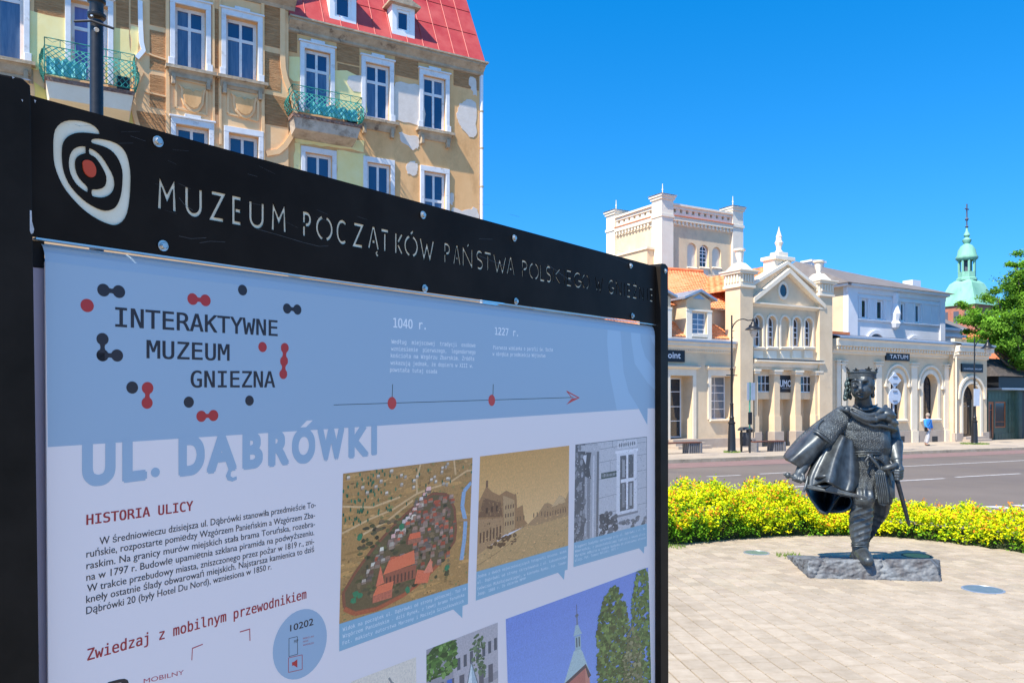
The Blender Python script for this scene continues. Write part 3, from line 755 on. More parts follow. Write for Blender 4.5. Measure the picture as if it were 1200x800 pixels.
# 2: sepia street
p = Pic((562.5, 534.5), (667, 521.8), (558.3, 669.5), (665.8, 638.8))
for i in range(14): y = .30+i*.05; p.rect(0, y, 1, y+.052, (.60-.010*i, .375-.009*i, .175-.007*i))
p.poly([(0, 0), (1, 0), (1, .30), (.6, .33), (.0, .16)], (.42, .26, .115))
for i in range(60): x = random.random(); p.line([(x, random.uniform(0, .28)), (x+random.uniform(.05, .15), random.uniform(0, .28))], .004, vary((.38, .23, .10), .2))
p.line([(0, .05), (.2, .12), (.42, .22)], .006, (.25, .14, .06))
p.poly([(.50, .30), (.56, .34), (.62, .38), (.70, .47), (.74, .47), (.80, .44), (.88, .52), (.93, .50), (.96, .47), (1, .55), (1, .30), (.6, .28)], (.33, .195, .095))
p.poly([(.0, .60), (.07, .73), (.13, .67), (.20, .63), (.27, .66), (.38, .60), (.39, .48), (.45, .50), (.47, .36), (.52, .30), (.25, .26), (.0, .15)], (.285, .155, .07))
p.poly([(0, .45), (.24, .42), (.26, .26), (0, .14)], (.34, .20, .10)); p.poly([(.24, .62), (.36, .56), (.37, .30), (.26, .26)], (.38, .24, .12)); p.poly([(0, .47), (.05, .63), (.22, .56), (.24, .43)], (.17, .09, .045))
for i in range(7): p.rect(.02+i*.032, .24, .034+i*.032, .33+.004*i, (.10, .05, .025))
for i in range(4):
    for j in range(3): p.rect(.265+i*.026, .34+j*.075, .277+i*.026, .375+j*.075, (.13, .07, .035))
for i in range(9): p.rect(.70+i*.032, .34, .712+i*.032, .385, (.15, .08, .04))
for x in (.07, .12, .17): p.rect(x, .49, x+.02, .54, (.08, .04, .02))
for x in (.39, .42, .46, .57, .61, .66): p.rect(x, .36, x+.012, .40, (.15, .09, .045))
p.poly([(.78, .42), (.96, .44), (.93, .50), (.88, .515), (.82, .46)], (.48, .31, .16)); p.rect(.065, .72, .085, .78, (.16, .09, .045))
for i in range(25): p.blob(random.uniform(.08, .38), random.uniform(.17, .24), .02, (.12, .065, .03), .02)
for i in range(500):
    x = random.random(); y = random.random()*.62
    if y < .28+.1*x: p.blob(x, y*.95, random.uniform(.004, .016), vary((.42, .26, .12), .35), random.uniform(.003, .008), 5)
    elif (x < .40 and y > .2) or (x > .68 and y < .45): p.blob(x, y, random.uniform(.003, .009), vary((.26, .15, .07), .45), random.uniform(.004, .012), 5)
p.done('picture_old_street')
# 3: grey window drawing
p = Pic((674.3, 520.8), (758, 511.3), (672.5, 635.5), (758, 613))
G = lambda v: (v*.97, v*.96, v*1.05)
p.rect(0, 0, 1, 1, G(.42))
for y in (.22, .40, .60, .78, .92): p.line([(.30, y), (.55, y+.01)], .004, G(.12)); p.line([(.85, y+.02), (1, y+.02)], .004, G(.12))
p.line([(.48, .92), (.48, 1)], .004, G(.12)); p.line([(.45, .6), (.45, .78)], .004, G(.2))
p.rect(0, 0, .12, 1, G(.10)); p.rect(.12, 0, .28, 1, G(.33)); p.rect(.15, 0, .19, .86, G(.20)); p.rect(.22, 0, .24, .86, G(.46)); p.rect(.27, 0, .30, .95, G(.14))
p.poly([(.03, .93), (.30, .90), (.32, .96), (.05, .99)], G(.38)); p.poly([(.06, .92), (.2, .9), (.17, .75), (.2, .62), (.12, .66), (.10, .8)], G(.07)); p.poly([(.08, .88), (.14, .88), (.13, .78)], G(.5))
for i in range(40): p.blob(random.uniform(0, .14), random.random(), .02, vary(G(.18), .5), .03)
p.rect(.54, .16, .84, .86, G(.55)); p.rect(.59, .21, .79, .82, G(.10)); p.rect(.60, .52, .79, .56, G(.6)); p.rect(.68, .22, .71, .82, G(.6)); p.rect(.62, .58, .66, .77, G(.28)); p.rect(.73, .25, .77, .5, G(.33)); p.rect(.62, .25, .66, .5, G(.2))
p.rect(.52, .15, .86, .175, G(.2)); p.rect(.52, .85, .86, .88, G(.62)); p.rect(.55, .90, .84, .985, G(.5))
for i in range(8): p.blob(.58+i*.032, .94, .012, G(.15), .025)
p.rect(.33, .60, .54, .665, (.05, .07, .06)); 
for i in range(9): p.rect(.35+i*.02, .617, .358+i*.02, .645, G(.4))
for i in range(30): p.blob(random.uniform(.32, .55), random.uniform(.0, .22), .035, vary(G(.09), .5), .035)
for i in range(14): p.blob(random.uniform(.6, .98), random.uniform(.0, .1), .035, vary(G(.15), .4), .02)
p.line([(0, .998), (1, .998)], .008, G(.08)); p.line([(.997, 0), (.997, 1)], .008, G(.15))
for i in range(420): p.blob(random.random(), random.random(), random.uniform(.003, .010), vary(G(.36), .3), random.uniform(.003, .010), 5)
p.done('picture_window_drawing')
# 4: church between trees
p = Pic((592.6, 725), (759.5, 664.3), (598, 905), (764, 850))
for i in range(10): p.rect(0, .1*i, 1, .1*i+.1, (.17-.004*i, .28-.008*i, .58-.008*i))
p.poly([(.30, 0), (.36, .0), (.36, .20), (.30, .2)], (.5, .2, .15))
p.poly([(.335, .0), (.50, .0), (.50, .44), (.475, .52), (.335, .46)], (.36, .12, .10)); p.poly([(.47, 0), (.505, 0), (.50, .44), (.47, .51)], (.44, .18, .14))
p.poly([(.325, .455), (.475, .535), (.51, .45), (.455, .62), (.43, .66), (.395, .64)], (.32, .42, .44)); p.poly([(.325, .455), (.475, .535), (.512, .45), (.49, .44), (.473, .51), (.335, .44)], (.07, .05, .06))
p.rect(.405, .64, .445, .73, (.25, .35, .38)); p.rect(.413, .66, .421, .72, (.05, .06, .08)); p.rect(.43, .66, .438, .72, (.05, .06, .08)); p.poly([(.395, .735), (.455, .735), (.44, .77), (.43, .80), (.41, .80), (.405, .77)], (.28, .38, .42)); p.rect(.418, .80, .428, .86, (.12, .15, .2)); p.blob(.423, .86, .012, (.10, .12, .15)); p.rect(.421, .86, .425, .93, (.08, .08, .1))
for x in (.36, .395, .43): p.rect(x, .29, x+.018, .38, (.10, .04, .04))
for x in (.478, .492): p.rect(x, .33, x+.008, .40, (.12, .05, .05))
p.poly([(.50, .0), (.80, 0), (.66, .30), (.58, .34), (.50, .2)], (.62, .17, .08)); p.poly([(.36, .05), (.42, .18), (.47, .04)], (.35, .45, .45))
def foliage(x0, x1, y0, y1, n, cols, r=.03, top=None):
    for i in range(n):
        x = random.uniform(x0, x1); y = random.uniform(y0, y1)
        e = abs((x-(x0+x1)/2)/((x1-x0)/2))
        if y > y1-(y1-y0)*.12*e*e*2: continue
        p.blob(x, y, random.uniform(.3, 1)*r, vary(random.choice(cols), .3), random.uniform(.3, 1)*r*.8, 6)
foliage(.04, .32, -.1, .32, 800, [(.26, .23, .16), (.42, .38, .28), (.10, .12, .05)], .018)
foliage(.56, .82, -.1, .96, 2200, [(.035, .07, .015), (.06, .11, .025), (.10, .155, .04), (.05, .07, .02), (.14, .20, .05)], .022)
foliage(.84, 1.04, -.1, 1.04, 1300, [(.04, .08, .02), (.08, .13, .03), (.12, .19, .05)], .022)
foliage(.76, .92, -.1, .66, 700, [(.07, .09, .03), (.11, .12, .05), (.2, .19, .1)], .02)
p.rect(.765, .05, .785, .26, (.6, .6, .6)); p.poly([(.73, .21), (.75, .25), (.80, .26), (.82, .29), (.82, .25), (.79, .23)], (.65, .65, .65))
p.done('picture_church')
# 5: glass pyramid in the street; 6: pale picture at the bottom
p = Pic((499.6, 761), (583.2, 728.8), (500, 860), (584, 830))
p.rect(0, 0, 1, 1, (.24, .23, .26)); p.poly([(.35, .3), (1, .45), (1, 1), (.35, 1)], (.34, .32, .35)); p.poly([(0, 0), (1, 0), (1, .36), (.6, .30), (0, .18)], (.33, .31, .33))
for i in range(7): p.rect(.40+i*.09, .62+i*.012, .445+i*.09, .76+i*.012, (.07, .08, .10))
for i in range(6): p.rect(.15+i*.14, .34, .22+i*.14, .55, (.09, .09, .11))
foliage(0, .38, .62, 1.05, 150, [(.06, .14, .03), (.12, .22, .06), (.03, .07, .02)], .06); foliage(.60, .80, .45, .95, 70, [(.06, .10, .05), (.10, .15, .08)], .04)
p.poly([(.44, .0), (.60, .66), (.82, .0)], (.50, .56, .60)); p.poly([(.60, .66), (.62, 0), (.82, 0)], (.30, .38, .44)); p.line([(.44, 0), (.60, .66), (.82, 0)], .012, (.12, .14, .16)); p.line([(.52, .33), (.71, .33)], .01, (.2, .25, .28)); p.rect(.26, .40, .33, .55, (.05, .12, .4))
p.done('picture_pyramid')
p = Pic((411, 798.4), (487.6, 769.2), (411, 870), (488, 850))
p.rect(0, 0, 1, 1, (.55, .50, .44)); p.poly([(.55, .2), (.60, .62), (.62, .70), (.58, .80), (.64, .74), (.68, .62), (.66, .3)], (.16, .17, .18)); p.line([(.56, .84), (.62, .72)], .03, (.2, .2, .2))
p.done('picture_pale')
# captions
def caption(name, poly, rows_, h):
    CB = (.30, .50, .60)
    b = MB(); b.cc = CB; bq(b, poly, .00030)
    for t, bl, br in rows_: words(b, t, bl, br, (bl[0], bl[1]-h), (br[0], br[1]-h*.8), (.85, .88, .88), .00040, font=FM, bold=.012)
    b.build(name, M['print'], parent=banner, color=True, recalc=False)
caption('caption', [(397.5, 730.6), (548.3, 682.6), (548.3, 707.2), (541.9, 709.5), (541.7, 723.7), (531, 713.6), (397.5, 762.8)],
 [('Widok na początek ul. Dąbrówki od strony północnej. Tuż za', (401.4,739.3), (545.6,690.6)), ('Wzgórzem Panieńskim - dziś Rynek, z lewej brama Toruńska', (401.4,747.2), (543.8,698)), ('Fot. makiety autorstwa Marzeny i Macieja Szczutkowskich', (401.4,755.3), (543,705.4))], 4.4)
caption('caption', [(558.3, 669.5), (665.8, 638.8), (665, 666.8), (661.8, 668), (660.8, 678.8), (653.8, 670.6), (557.5, 703.3)],
 [('Jedna z dwóch najwcześniejszych fotografii Gniezna. Widok', (559.5,677), (663.8,646.5)), ('ul. Dąbrówki od strony skrzyżowania z ul. Łubieńskiego', (559.5,683.8), (663.8,653)), ('(wówczas Mikołajewskiego), w kierunku Rynku. Fot. Teodor', (559.5,690.8), (663.6,659.6)), ('Joop. 1868 r. Ze zbiorów MPPP', (559.5,697.6), (616,678.4))], 3.5)
caption('caption', [(672.5, 635.5), (758, 613), (758, 639.3), (754.9, 640.2), (754.5, 648.3), (748.8, 641.9), (672, 664)],
 [('Fragment budynku narożnego przy ul. Dąbrówki i ul. Św.', (673.8,642), (756.6,619.6)), ('Wawrzyńca, z pozostałościami tablicy z nazwą ulicy.', (673.8,647), (756.6,625.8)), ('Wyraźne odbicie w szybie budynku po przeciwnej stronie', (673.8,652.2), (756.6,630.6)), ('ulicy. Fot. Tomasz Kaliski, 1971 r.', (673.8,657.6), (725,642.6))], 3.1)
# frame behind the banner edge at left, dark roller above it
b = MB(); bslab(b, [(30, 310.5), (58, 314), (62, 860), (40, 870)], -.05, -.012)
b.build('side_plate', M['mauve'], parent=board)
b = MB(); bslab(b, [(30, 279), (56, 282), (56, 312.5), (30, 309.5)], -.05, -.010)
b.build('roller_end', M['black_inner'], parent=board)
b = MB(); bslab(b, [(50, 300), (772, 392), (772, 905), (55, 880)], -.045, -.018)
b.build('back_panel', M['mauve'], parent=board)
# ================================================================ buildings: helpers
def fr(dt=0): return st
def wall(mb, s0, s1, z0, z1, t, holes=(), depth=.25):
    """wall face at depth t with openings (a, b, c, d, arched); every opening gets its reveals"""
    ss = sorted({s0, s1, *[h[0] for h in holes], *[h[1] for h in holes]})
    zz = sorted({z0, z1, *[h[2] for h in holes], *[h[3] for h in holes]})
    for i in range(len(ss)-1):
        for j in range(len(zz)-1):
            a, b, c, d = ss[i], ss[i+1], zz[j], zz[j+1]
            if b-a < 1e-6 or d-c < 1e-6: continue
            if any(h[0]-1e-6 <= a and b <= h[1]+1e-6 and h[2]-1e-6 <= c and d <= h[3]+1e-6 for h in holes): continue
            mb.quad((a, t, c), (b, t, c), (b, t, d), (a, t, d))
    for h in holes:
        a, b, c, d = h[:4]; dp = h[5] if len(h) > 5 else depth; T = t+dp
        if len(h) > 4 and h[4]:
            r = (b-a)/2; zs = d-r; m = (a+b)/2
            pts = [(m+r*math.cos(math.pi*(1-k/12)), zs+r*math.sin(math.pi*(1-k/12))) for k in range(13)]
            for sd in (pts[:7]+[(a, d)], pts[6:]+[(b, d)]):
                q = sd if sd[-1][0] == a else sd
                mb.add([(x, t, z) for x, z in q], [tuple(range(len(q)))])
            for (x0, y0), (x1, y1) in zip(pts, pts[1:]): mb.quad((x0, t, y0), (x1, t, y1), (x1, T, y1), (x0, T, y0))
            top = zs
        else:
            top = d; mb.quad((a, t, d), (b, t, d), (b, T, d), (a, T, d))
        mb.quad((a, t, c), (a, t, top), (a, T, top), (a, T, c)); mb.quad((b, t, c), (b, T, c), (b, T, top), (b, t, top))
        mb.quad((a, t, c), (a, T, c), (b, T, c), (b, t, c))
def arch_pts(a, b, top, n=12):
    r = (b-a)/2; m = (a+b)/2; zs = top-r
    return [(m+r*math.cos(math.pi*(1-k/n)), zs+r*math.sin(math.pi*(1-k/n))) for k in range(n+1)]
def window(parent, a, b, c, d, t, mats=('white', 'glass'), cols=2, rows=(.62,), fw=.055, arch=False, split=False, name='window', bar=.03):
    """frame with glazing bars, glass behind them; rows are heights of the cross bars as fractions"""
    f = MB(st)
    if arch:
        pts = arch_pts(a, b, d); inn = arch_pts(a+fw, b-fw, d-fw)
        zs = d-(b-a)/2
        for k in range(len(pts)-1):
            (x0, y0), (x1, y1), (u0, v0), (u1, v1) = pts[k], pts[k+1], inn[k], inn[k+1]
            f.quad((x0, t, y0), (u0, t, v0), (u1, t, v1), (x1, t, y1)); f.quad((u0, t, v0), (u0, t+.05, v0), (u1, t+.05, v1), (u1, t, v1))
        f.box(a, a+fw, t, t+.05, c, zs); f.box(b-fw, b, t, t+.05, c, zs); f.box(a+fw, b-fw, t, t+.05, c, c+fw)
    else:
        f.box(a, a+fw, t, t+.06, c, d); f.box(b-fw, b, t, t+.06, c, d); f.box(a+fw, b-fw, t, t+.06, c, c+fw); f.box(a+fw, b-fw, t, t+.06, d-fw, d)
    A, B_, C_, D_ = a+fw, b-fw, c+fw, d-fw
    for i in range(1, cols):
        x = A+(B_-A)*i/cols; f.box(x-bar/2, x+bar/2, t+.004, t+.045, C_, D_ if not arch else D_-.02)
    for r in rows:
        z = C_+(D_-C_)*r; f.box(A, B_, t+.008, t+.05, z-bar*.6, z+bar*.6)
    w = f.build(name, M[mats[0]], parent=parent)
    if split:
        zs_ = [C_]+[C_+(D_-C_)*r for r in rows]+[D_]
        for i in range(cols):
            for j in range(len(zs_)-1):
                g = MB(st); x0 = A+(B_-A)*i/cols; x1 = A+(B_-A)*(i+1)/cols; tl = random.uniform(-.004, .004)
                g.add([(x0, t+.03, zs_[j]), (x1, t+.03+tl, zs_[j]), (x1, t+.03+tl, zs_[j+1]), (x0, t+.03, zs_[j+1])], [(0, 1, 2, 3)])
                g.build('pane', M['bluewin2' if mats[1] == 'bluewin' and random.random() < .3 else mats[1]], parent=w, recalc=False)
    else:
        g = MB(st)
        if arch: q = arch_pts(a+.01, b-.01, d-.01); g.add([(a+.01, t+.03, c+.01), (b-.01, t+.03, c+.01)]+[(x, t+.03, z) for x, z in q[::-1]], [tuple(range(2+len(q)))])
        else: g.quad((A, t+.03, C_), (B_, t+.03, C_), (B_, t+.03, D_), (A, t+.03, D_))
        g.build('pane', M[mats[1]], parent=w, recalc=False)
    return w
def base(px, T, z=None):
    s = s_of(px, T); p = st(s, T); return (p.x, p.y, gz(p.x, p.y) if z is None else z)
def molding(mb, s0, s1, t, prof, ends=True):
    """straight moulding along the wall: prof is a list of (projection, z) from bottom to top"""
    n = len(prof)
    vs = [(s0, t-p, z) for p, z in prof]+[(s1, t-p, z) for p, z in prof]
    fs = [(i, i+n, i+n+1, i+1) for i in range(n-1)]
    vs += [(s0, t, prof[0][1]), (s1, t, prof[0][1]), (s0, t, prof[-1][1]), (s1, t, prof[-1][1])]
    fs += [(0, 2*n, 2*n+1, n), (n-1, 2*n-1, 2*n+3, 2*n+2)]
    fs += [tuple([2*n]+list(range(n))+[2*n+2])[::-1], tuple([2*n+1]+list(range(n, 2*n))+[2*n+3])]
    mb.add(vs, fs)
def tiles(name, parent, quad, m, nr, nc, lift=.03, gap=.0):
    """tiled roof: courses of separate, slightly tilted tiles over the quad (bl, br, tr, tl) in street coordinates"""
    bl, br, tr, tl = [Vector(q) for q in quad]; n = (br-bl).cross(tl-bl).normalized()
    if n.y > 0 and abs(n.z) < .2: n = -n
    if n.z < 0: n = -n
    b = MB(st)
    b.add([tuple(x) for x in (bl-n*.02, br-n*.02, tr-n*.02, tl-n*.02)], [(0, 1, 2, 3)])
    for i in range(nr):
        l0 = bl.lerp(tl, i/nr); r0 = br.lerp(tr, i/nr); l1 = bl.lerp(tl, (i+1.12)/nr); r1 = br.lerp(tr, (i+1.12)/nr)
        off = .5/nc if i % 2 else 0
        for j in range(nc+(1 if i % 2 else 0)):
            a = max(0, j/nc-off); e = min(1, (j+1)/nc-off-.06/nc)
            if e <= a: continue
            h = lift*random.uniform(.8, 1.25)
            P = [l0.lerp(r0, a)+n*h, l0.lerp(r0, e)+n*h, l1.lerp(r1, e)+n*.004, l1.lerp(r1, a)+n*.004]
            mid = [l0.lerp(r0, (a+e)/2)+n*(h*1.7), l1.lerp(r1, (a+e)/2)+n*(.004+h*.7)]
            v = random.uniform(.86, 1.1); b.cc = (v, v, v)
            b.add([tuple(q) for q in (P[0], mid[0], P[1], P[2], mid[1], P[3], l0.lerp(r0, a), l0.lerp(r0, e))], [(0, 1, 4, 5), (1, 2, 3, 4), (6, 7, 2, 1, 0)])
    return b.build(name, m, parent=parent, recalc=False, kind='stuff', color=True)
M['tile_roof'] = mat('orange_tiles', (.80, .26, .09), (.92, .36, .16), scale=1.5, rough=.75, attr=True, dirt=(.50, .17, .08), dscale=1.6, thr=(.58, .8))
M['sign_black'] = mat('black_sign', (.012, .013, .018), rough=.35)
M['sign_white'] = mat('white_letters', (.75, .77, .8), rough=.5)
def signtext(parent, body, s0, s1, z0, z1, t, m='sign_white', bold=.03, name='lettering'):
    V, Fc = text2d(body, None, 0)
    b = MB(st); k = bold*(z1-z0)
    for i, (dx, dz) in enumerate(((-k, 0), (k, 0), (0, k), (0, -k))):
        b.add([(s0+(s1-s0)*x+dx, t-i*.0006, z0+(z1-z0)*y+dz) for x, y in V], Fc)
    return b.build(name, M[m], parent=parent, recalc=False)

# ================================================================ museum, low cream building across the street
T0 = 30.0
mus = thing('museum_building', base(900, T0), 'long cream neoclassical building with gabled centre, corner pillars with urns and orange tiled roof', 'building', rz=ROT)
S = lambda px: s_of(px, T0)
Z = lambda px, py: z_of(px, py, T0)
G0 = -1.6                                 # foot of the walls, below the falling pavement
def gd(s, t): p = st(s, t); return gz(p.x, p.y)+.1
# ---- left wing
sL, sR = S(640), S(868)
zc0 = Z(809, 409); zc1 = Z(809, 401.3); zp = Z(809, 514.3)
d_a, d_b = S(785), S(811.5); d_c, d_d = Z(800, 514.5), Z(800, 440)
w_a, w_b = S(833), S(858); w_c, w_d = Z(845, 491), Z(845, 440.5)
x_a, x_b = S(700), S(724)
b = MB(st)
wall(b, sL, sR, zp, zc0+.05, T0, [(d_a, d_b, zp, d_d, False, .74), (w_a, w_b, w_c, w_d, False, .62), (x_a, x_b, w_c, w_d, False, .42), (S(742), S(766), w_c, w_d, False, .42)])
b.quad((sL, T0+12, G0), (sL, T0, G0), (sL, T0, zc0), (sL, T0+12, zc0))
b.build('wall', M['plaster'], parent=mus)
b = MB(st)
b.box(sL, d_a-.02, T0-.07, T0+.2, G0, zp); b.box(d_b+.02, sR, T0-.07, T0+.2, G0, zp); b.box(d_a-.02, d_b+.02, T0+.8, T0+.9, G0, zp-.001)
b.build('plinth', M['plinth'], parent=mus, bevel=.01)
b = MB(st)
molding(b, sL, sR+.05, T0, [(.0, zc0-.16), (.06, zc0-.12), (.06, zc0-.02), (.14, zc0), (.14, zc0+.08), (.30, zc0+.14), (.30, zc1-.03), (.36, zc1)])
b.build('cornice', M['trim'], parent=mus)
b = MB(st); s_ = sL
while s_ < sR: b.box(s_, s_+.055, T0-.125, T0-.055, zc0-.09, zc0-.015); s_ += .12
b.build('dentils', M['trim'], parent=mus, kind='stuff')
b = MB(st)
zg = Z(809, 394.5)
b.add([(sL, T0-.42, zc1+.02), (sR+.02, T0-.42, zc1+.02), (sR+.02, T0-.42, zc1+.12), (sL, T0-.42, zc1+.12), (sL, T0+.25, zg), (sR+.02, T0+.25, zg)], [(0, 1, 2, 3), (3, 2, 5, 4)])
b.box(sL, sR+.02, T0-.41, T0-.1, zc1+.002, zc1+.02)
b.build('gutter', M['gutter'], parent=mus, recalc=False)
# frames with small cornices round door and windows
def framed(a, b_, c, d, cap=True, wd=.22, sill=True, t=T0):
    f = MB(st)
    f.box(a-wd, a, t-.05, t+.06, c, d+.0); f.box(b_, b_+wd, t-.05, t+.06, c, d); f.box(a-wd, b_+wd, t-.053, t+.05, d, d+.32)
    f.build('window_surround', M['trim'], parent=mus, bevel=.006)
    if cap:
        f = MB(st); molding(f, a-wd-.14, b_+wd+.14, t-.003, [(.06, d+.322), (.10, d+.36), (.24, d+.42), (.24, d+.47), (.20, d+.50)])
        f.build('cap_molding', M['trim'], parent=mus)
        f = MB(st); f.box(a-wd-.17, b_+wd+.17, t-.27, t, d+.502, d+.52); f.build('cap_flashing', M['gutter'], parent=mus)
    if sill:
        f = MB(st); molding(f, a-wd*.6, b_+wd*.6, t, [(.08, c-.12), (.14, c-.08), (.16, c-.03), (.10, c-.003)]); f.build('sill', M['trim'], parent=mus)
framed(d_a, d_b, zp, d_d, sill=False)
framed(w_a, w_b, w_c, w_d)
framed(x_a, x_b, w_c, w_d)
def curt(nm): return nm
DG = s_of(785, T0+.75)-.3; DH = s_of(798, T0+.75)
window(mus, DG, DH, zp+.06, d_d-.1, T0+.75, cols=1, rows=(.27, .52, .78), mats=('white', 'glass'))
b = MB(st); b.box(DG+.75, DG+1.0, T0+.80, T0+.83, zp+.2, Z(795, 462)); b.build('curtain', mat('tan_curtain', (.5, .38, .26), rough=.9), parent=mus)
b = MB(st); b.box(DH, d_b+.3, T0+.74, T0+.84, zp, d_d); b.box(DG, DH, T0+.742, T0+.84, d_d-.1, d_d); b.build('wall', M['plaster'], parent=mus)
window(mus, w_a+.0, w_b, w_c, w_d, T0+.52, cols=2, rows=(.22, .42, .62, .80), mats=('white', 'glass_light'))
window(mus, x_a, x_b, w_c, w_d, T0+.33, cols=2, rows=(.22, .42, .62, .80), mats=('white', 'glass_light'))
window(mus, S(742), S(766), w_c, w_d, T0+.33, cols=2, rows=(.22, .42, .62, .80), mats=('white', 'glass_light'))
zs0 = gd(S(797), T0-.6)
for i in range(3):
    b = MB(st); b.box(d_a-.35+.12*i, d_b+.35-.12*i, T0-1.0+.32*i, T0+.75, zs0+i*.16-.2, zs0+(i+1)*.15); b.build('step', M['plinth'], parent=mus, bevel=.01)
f = MB(st); f.box(s_of(762, T0-.1), s_of(802.6, T0-.1), T0-.10, T0, Z(802, 424.3), Z(802, 410.6)); sg = f.build('sign_panel', M['sign_black'], parent=mus)
signtext(sg, 'Point', s_of(778.3, T0-.1), s_of(797.5, T0-.1), Z(802, 420.2), Z(802, 413), T0-.104, bold=.03)
# downpipe
b = MB(st); sp_ = S(865.5); b.path([(sp_, T0-.12, zc0-.1), (sp_, T0-.12, gd(sp_, T0)+.1)], .055, 10); b.build('downpipe', M['trim'], parent=mus, smooth=True)
# skirt roof, attic wall and main roof of the left wing
zt0 = zg+.01; TA = T0+1.1; zt1 = z_of(820, 379, TA)
s834 = s_of(836, TA)
tiles('roof_tiles', mus, [(sL, T0+.2, zt0), (sR-.05, T0+.2, zt0), (s834+.1, TA, zt1), (sL, TA, zt1)], M['tile_roof'], 5, 60)
b = MB(st); s883 = S(884); za1 = z_of(820, 361, TA)
wall(b, sL, s_of(872, TA), zt0-.3, za1, TA); b.quad((s834+.1, TA-.001, zt1), (sR, T0+.2, zt0), (sR, TA, zt0), (sR, TA, zt1))
b.build('attic_wall', M['plaster'], parent=mus)
TR = T0+6.5; zrg = z_of(815, 326, TR)
tiles('roof_tiles', mus, [(sL, TA-.25, za1), (S(884)+.6, TA-.25, za1), (S(884)+2.5, TR, zrg+.4), (sL, TR, zrg-.05)], M['tile_roof'], 22, 70)
b = MB(st); b.path([(sL, TR, zrg), (S(884)+2.5, TR, zrg+.45)], .12, 8); b.build('ridge', M['tile'], parent=mus)
def dormer(px0, px1, real=True):
    t = T0+.15
    a, e = s_of(px0, t), s_of(px1, t); z0, z1, z2 = z_of(818, 397, t), z_of(818, 351.5, t), z_of(818, 341, t)
    u, v, c, d = a+(e-a)*.24, a+(e-a)*.80, z_of(818, 391, t), z_of(818, 366, t)
    b = MB(st); wall(b, a, e, z0-.15, z1, t, [(u, v, c, d, False, .14)])
    b.quad((a, t+2.4, z0), (a, t, z0), (a, t, z1), (a, t+2.4, z1)); b.quad((e, t, z0), (e, t+2.4, z0), (e, t+2.4, z1), (e, t, z1))
    m_ = (a+e)/2; b.add([(a, t, z1), (e, t, z1), (m_, t, z2-.05)], [(0, 1, 2)])
    dm = b.build('dormer', M['plaster'], parent=mus, recalc=False)
    b = MB(st); b.box(a-.03, u-.06, t-.05, t, z0-.1, d+.05); b.box(v+.06, e+.03, t-.05, t, z0-.1, d+.05); b.box(a-.05, e+.05, t-.07, t-.002, d+.051, d+.14)
    b.box(u-.059, v+.059, t-.06, t, c-.16, c-.001)
    b.build('dormer_trim', M['offwhite'], parent=dm, bevel=.005)
    b = MB(st)
    for sx, x0 in ((1, a-.28), (-1, e+.28)):
        b.add([(x0, t-.2, z1-.02), (x0, t-.2, z1+.09), (m_, t-.2, z2+.09), (m_, t-.2, z2-.04), (x0, t+2.4, z1-.02), (x0, t+2.4, z1+.09), (m_, t+2.4, z2+.09), (m_, t+2.4, z2-.04)], [(0, 1, 2, 3), (1, 5, 6, 2), (0, 3, 7, 4), (0, 4, 5, 1)])
    b.add([(m_-.45, t-.03, z1+.05), (m_+.45, t-.03, z1+.05), (m_, t-.03, z2-.18)], [(0, 1, 2)])
    b.build('dormer_roof', M['gutter'], parent=dm, recalc=False)
    window(mus, u, v, c, d, t+.10, cols=2, rows=(.2, .45, .7), mats=('white', 'glass_light'), fw=.04)
dormer(804.5, 833)
dormer(757, 786)

# ---- central block
C0 = T0-.45
SC_ = lambda px: s_of(px, C0); ZC = lambda px, py: z_of(px, py, C0)
cl, cr = SC_(883), SC_(961)
zped = ZC(922, 358.5); zstr = ZC(922, 424); zent = ZC(922, 434.5)
b = MB(st); holes = []
ctr = [889.2, 905.2, 920.6, 934.4, 948.2]
hw = .33
for i, px in enumerate(ctr):
    m_ = SC_(px)+.08; holes.append((m_-hw, m_+hw, ZC(px, 406), ZC(px, 369+i*.9), True, .30))
UP = C0+.12
wall(b, cl, cr, zstr, zped, UP, holes)
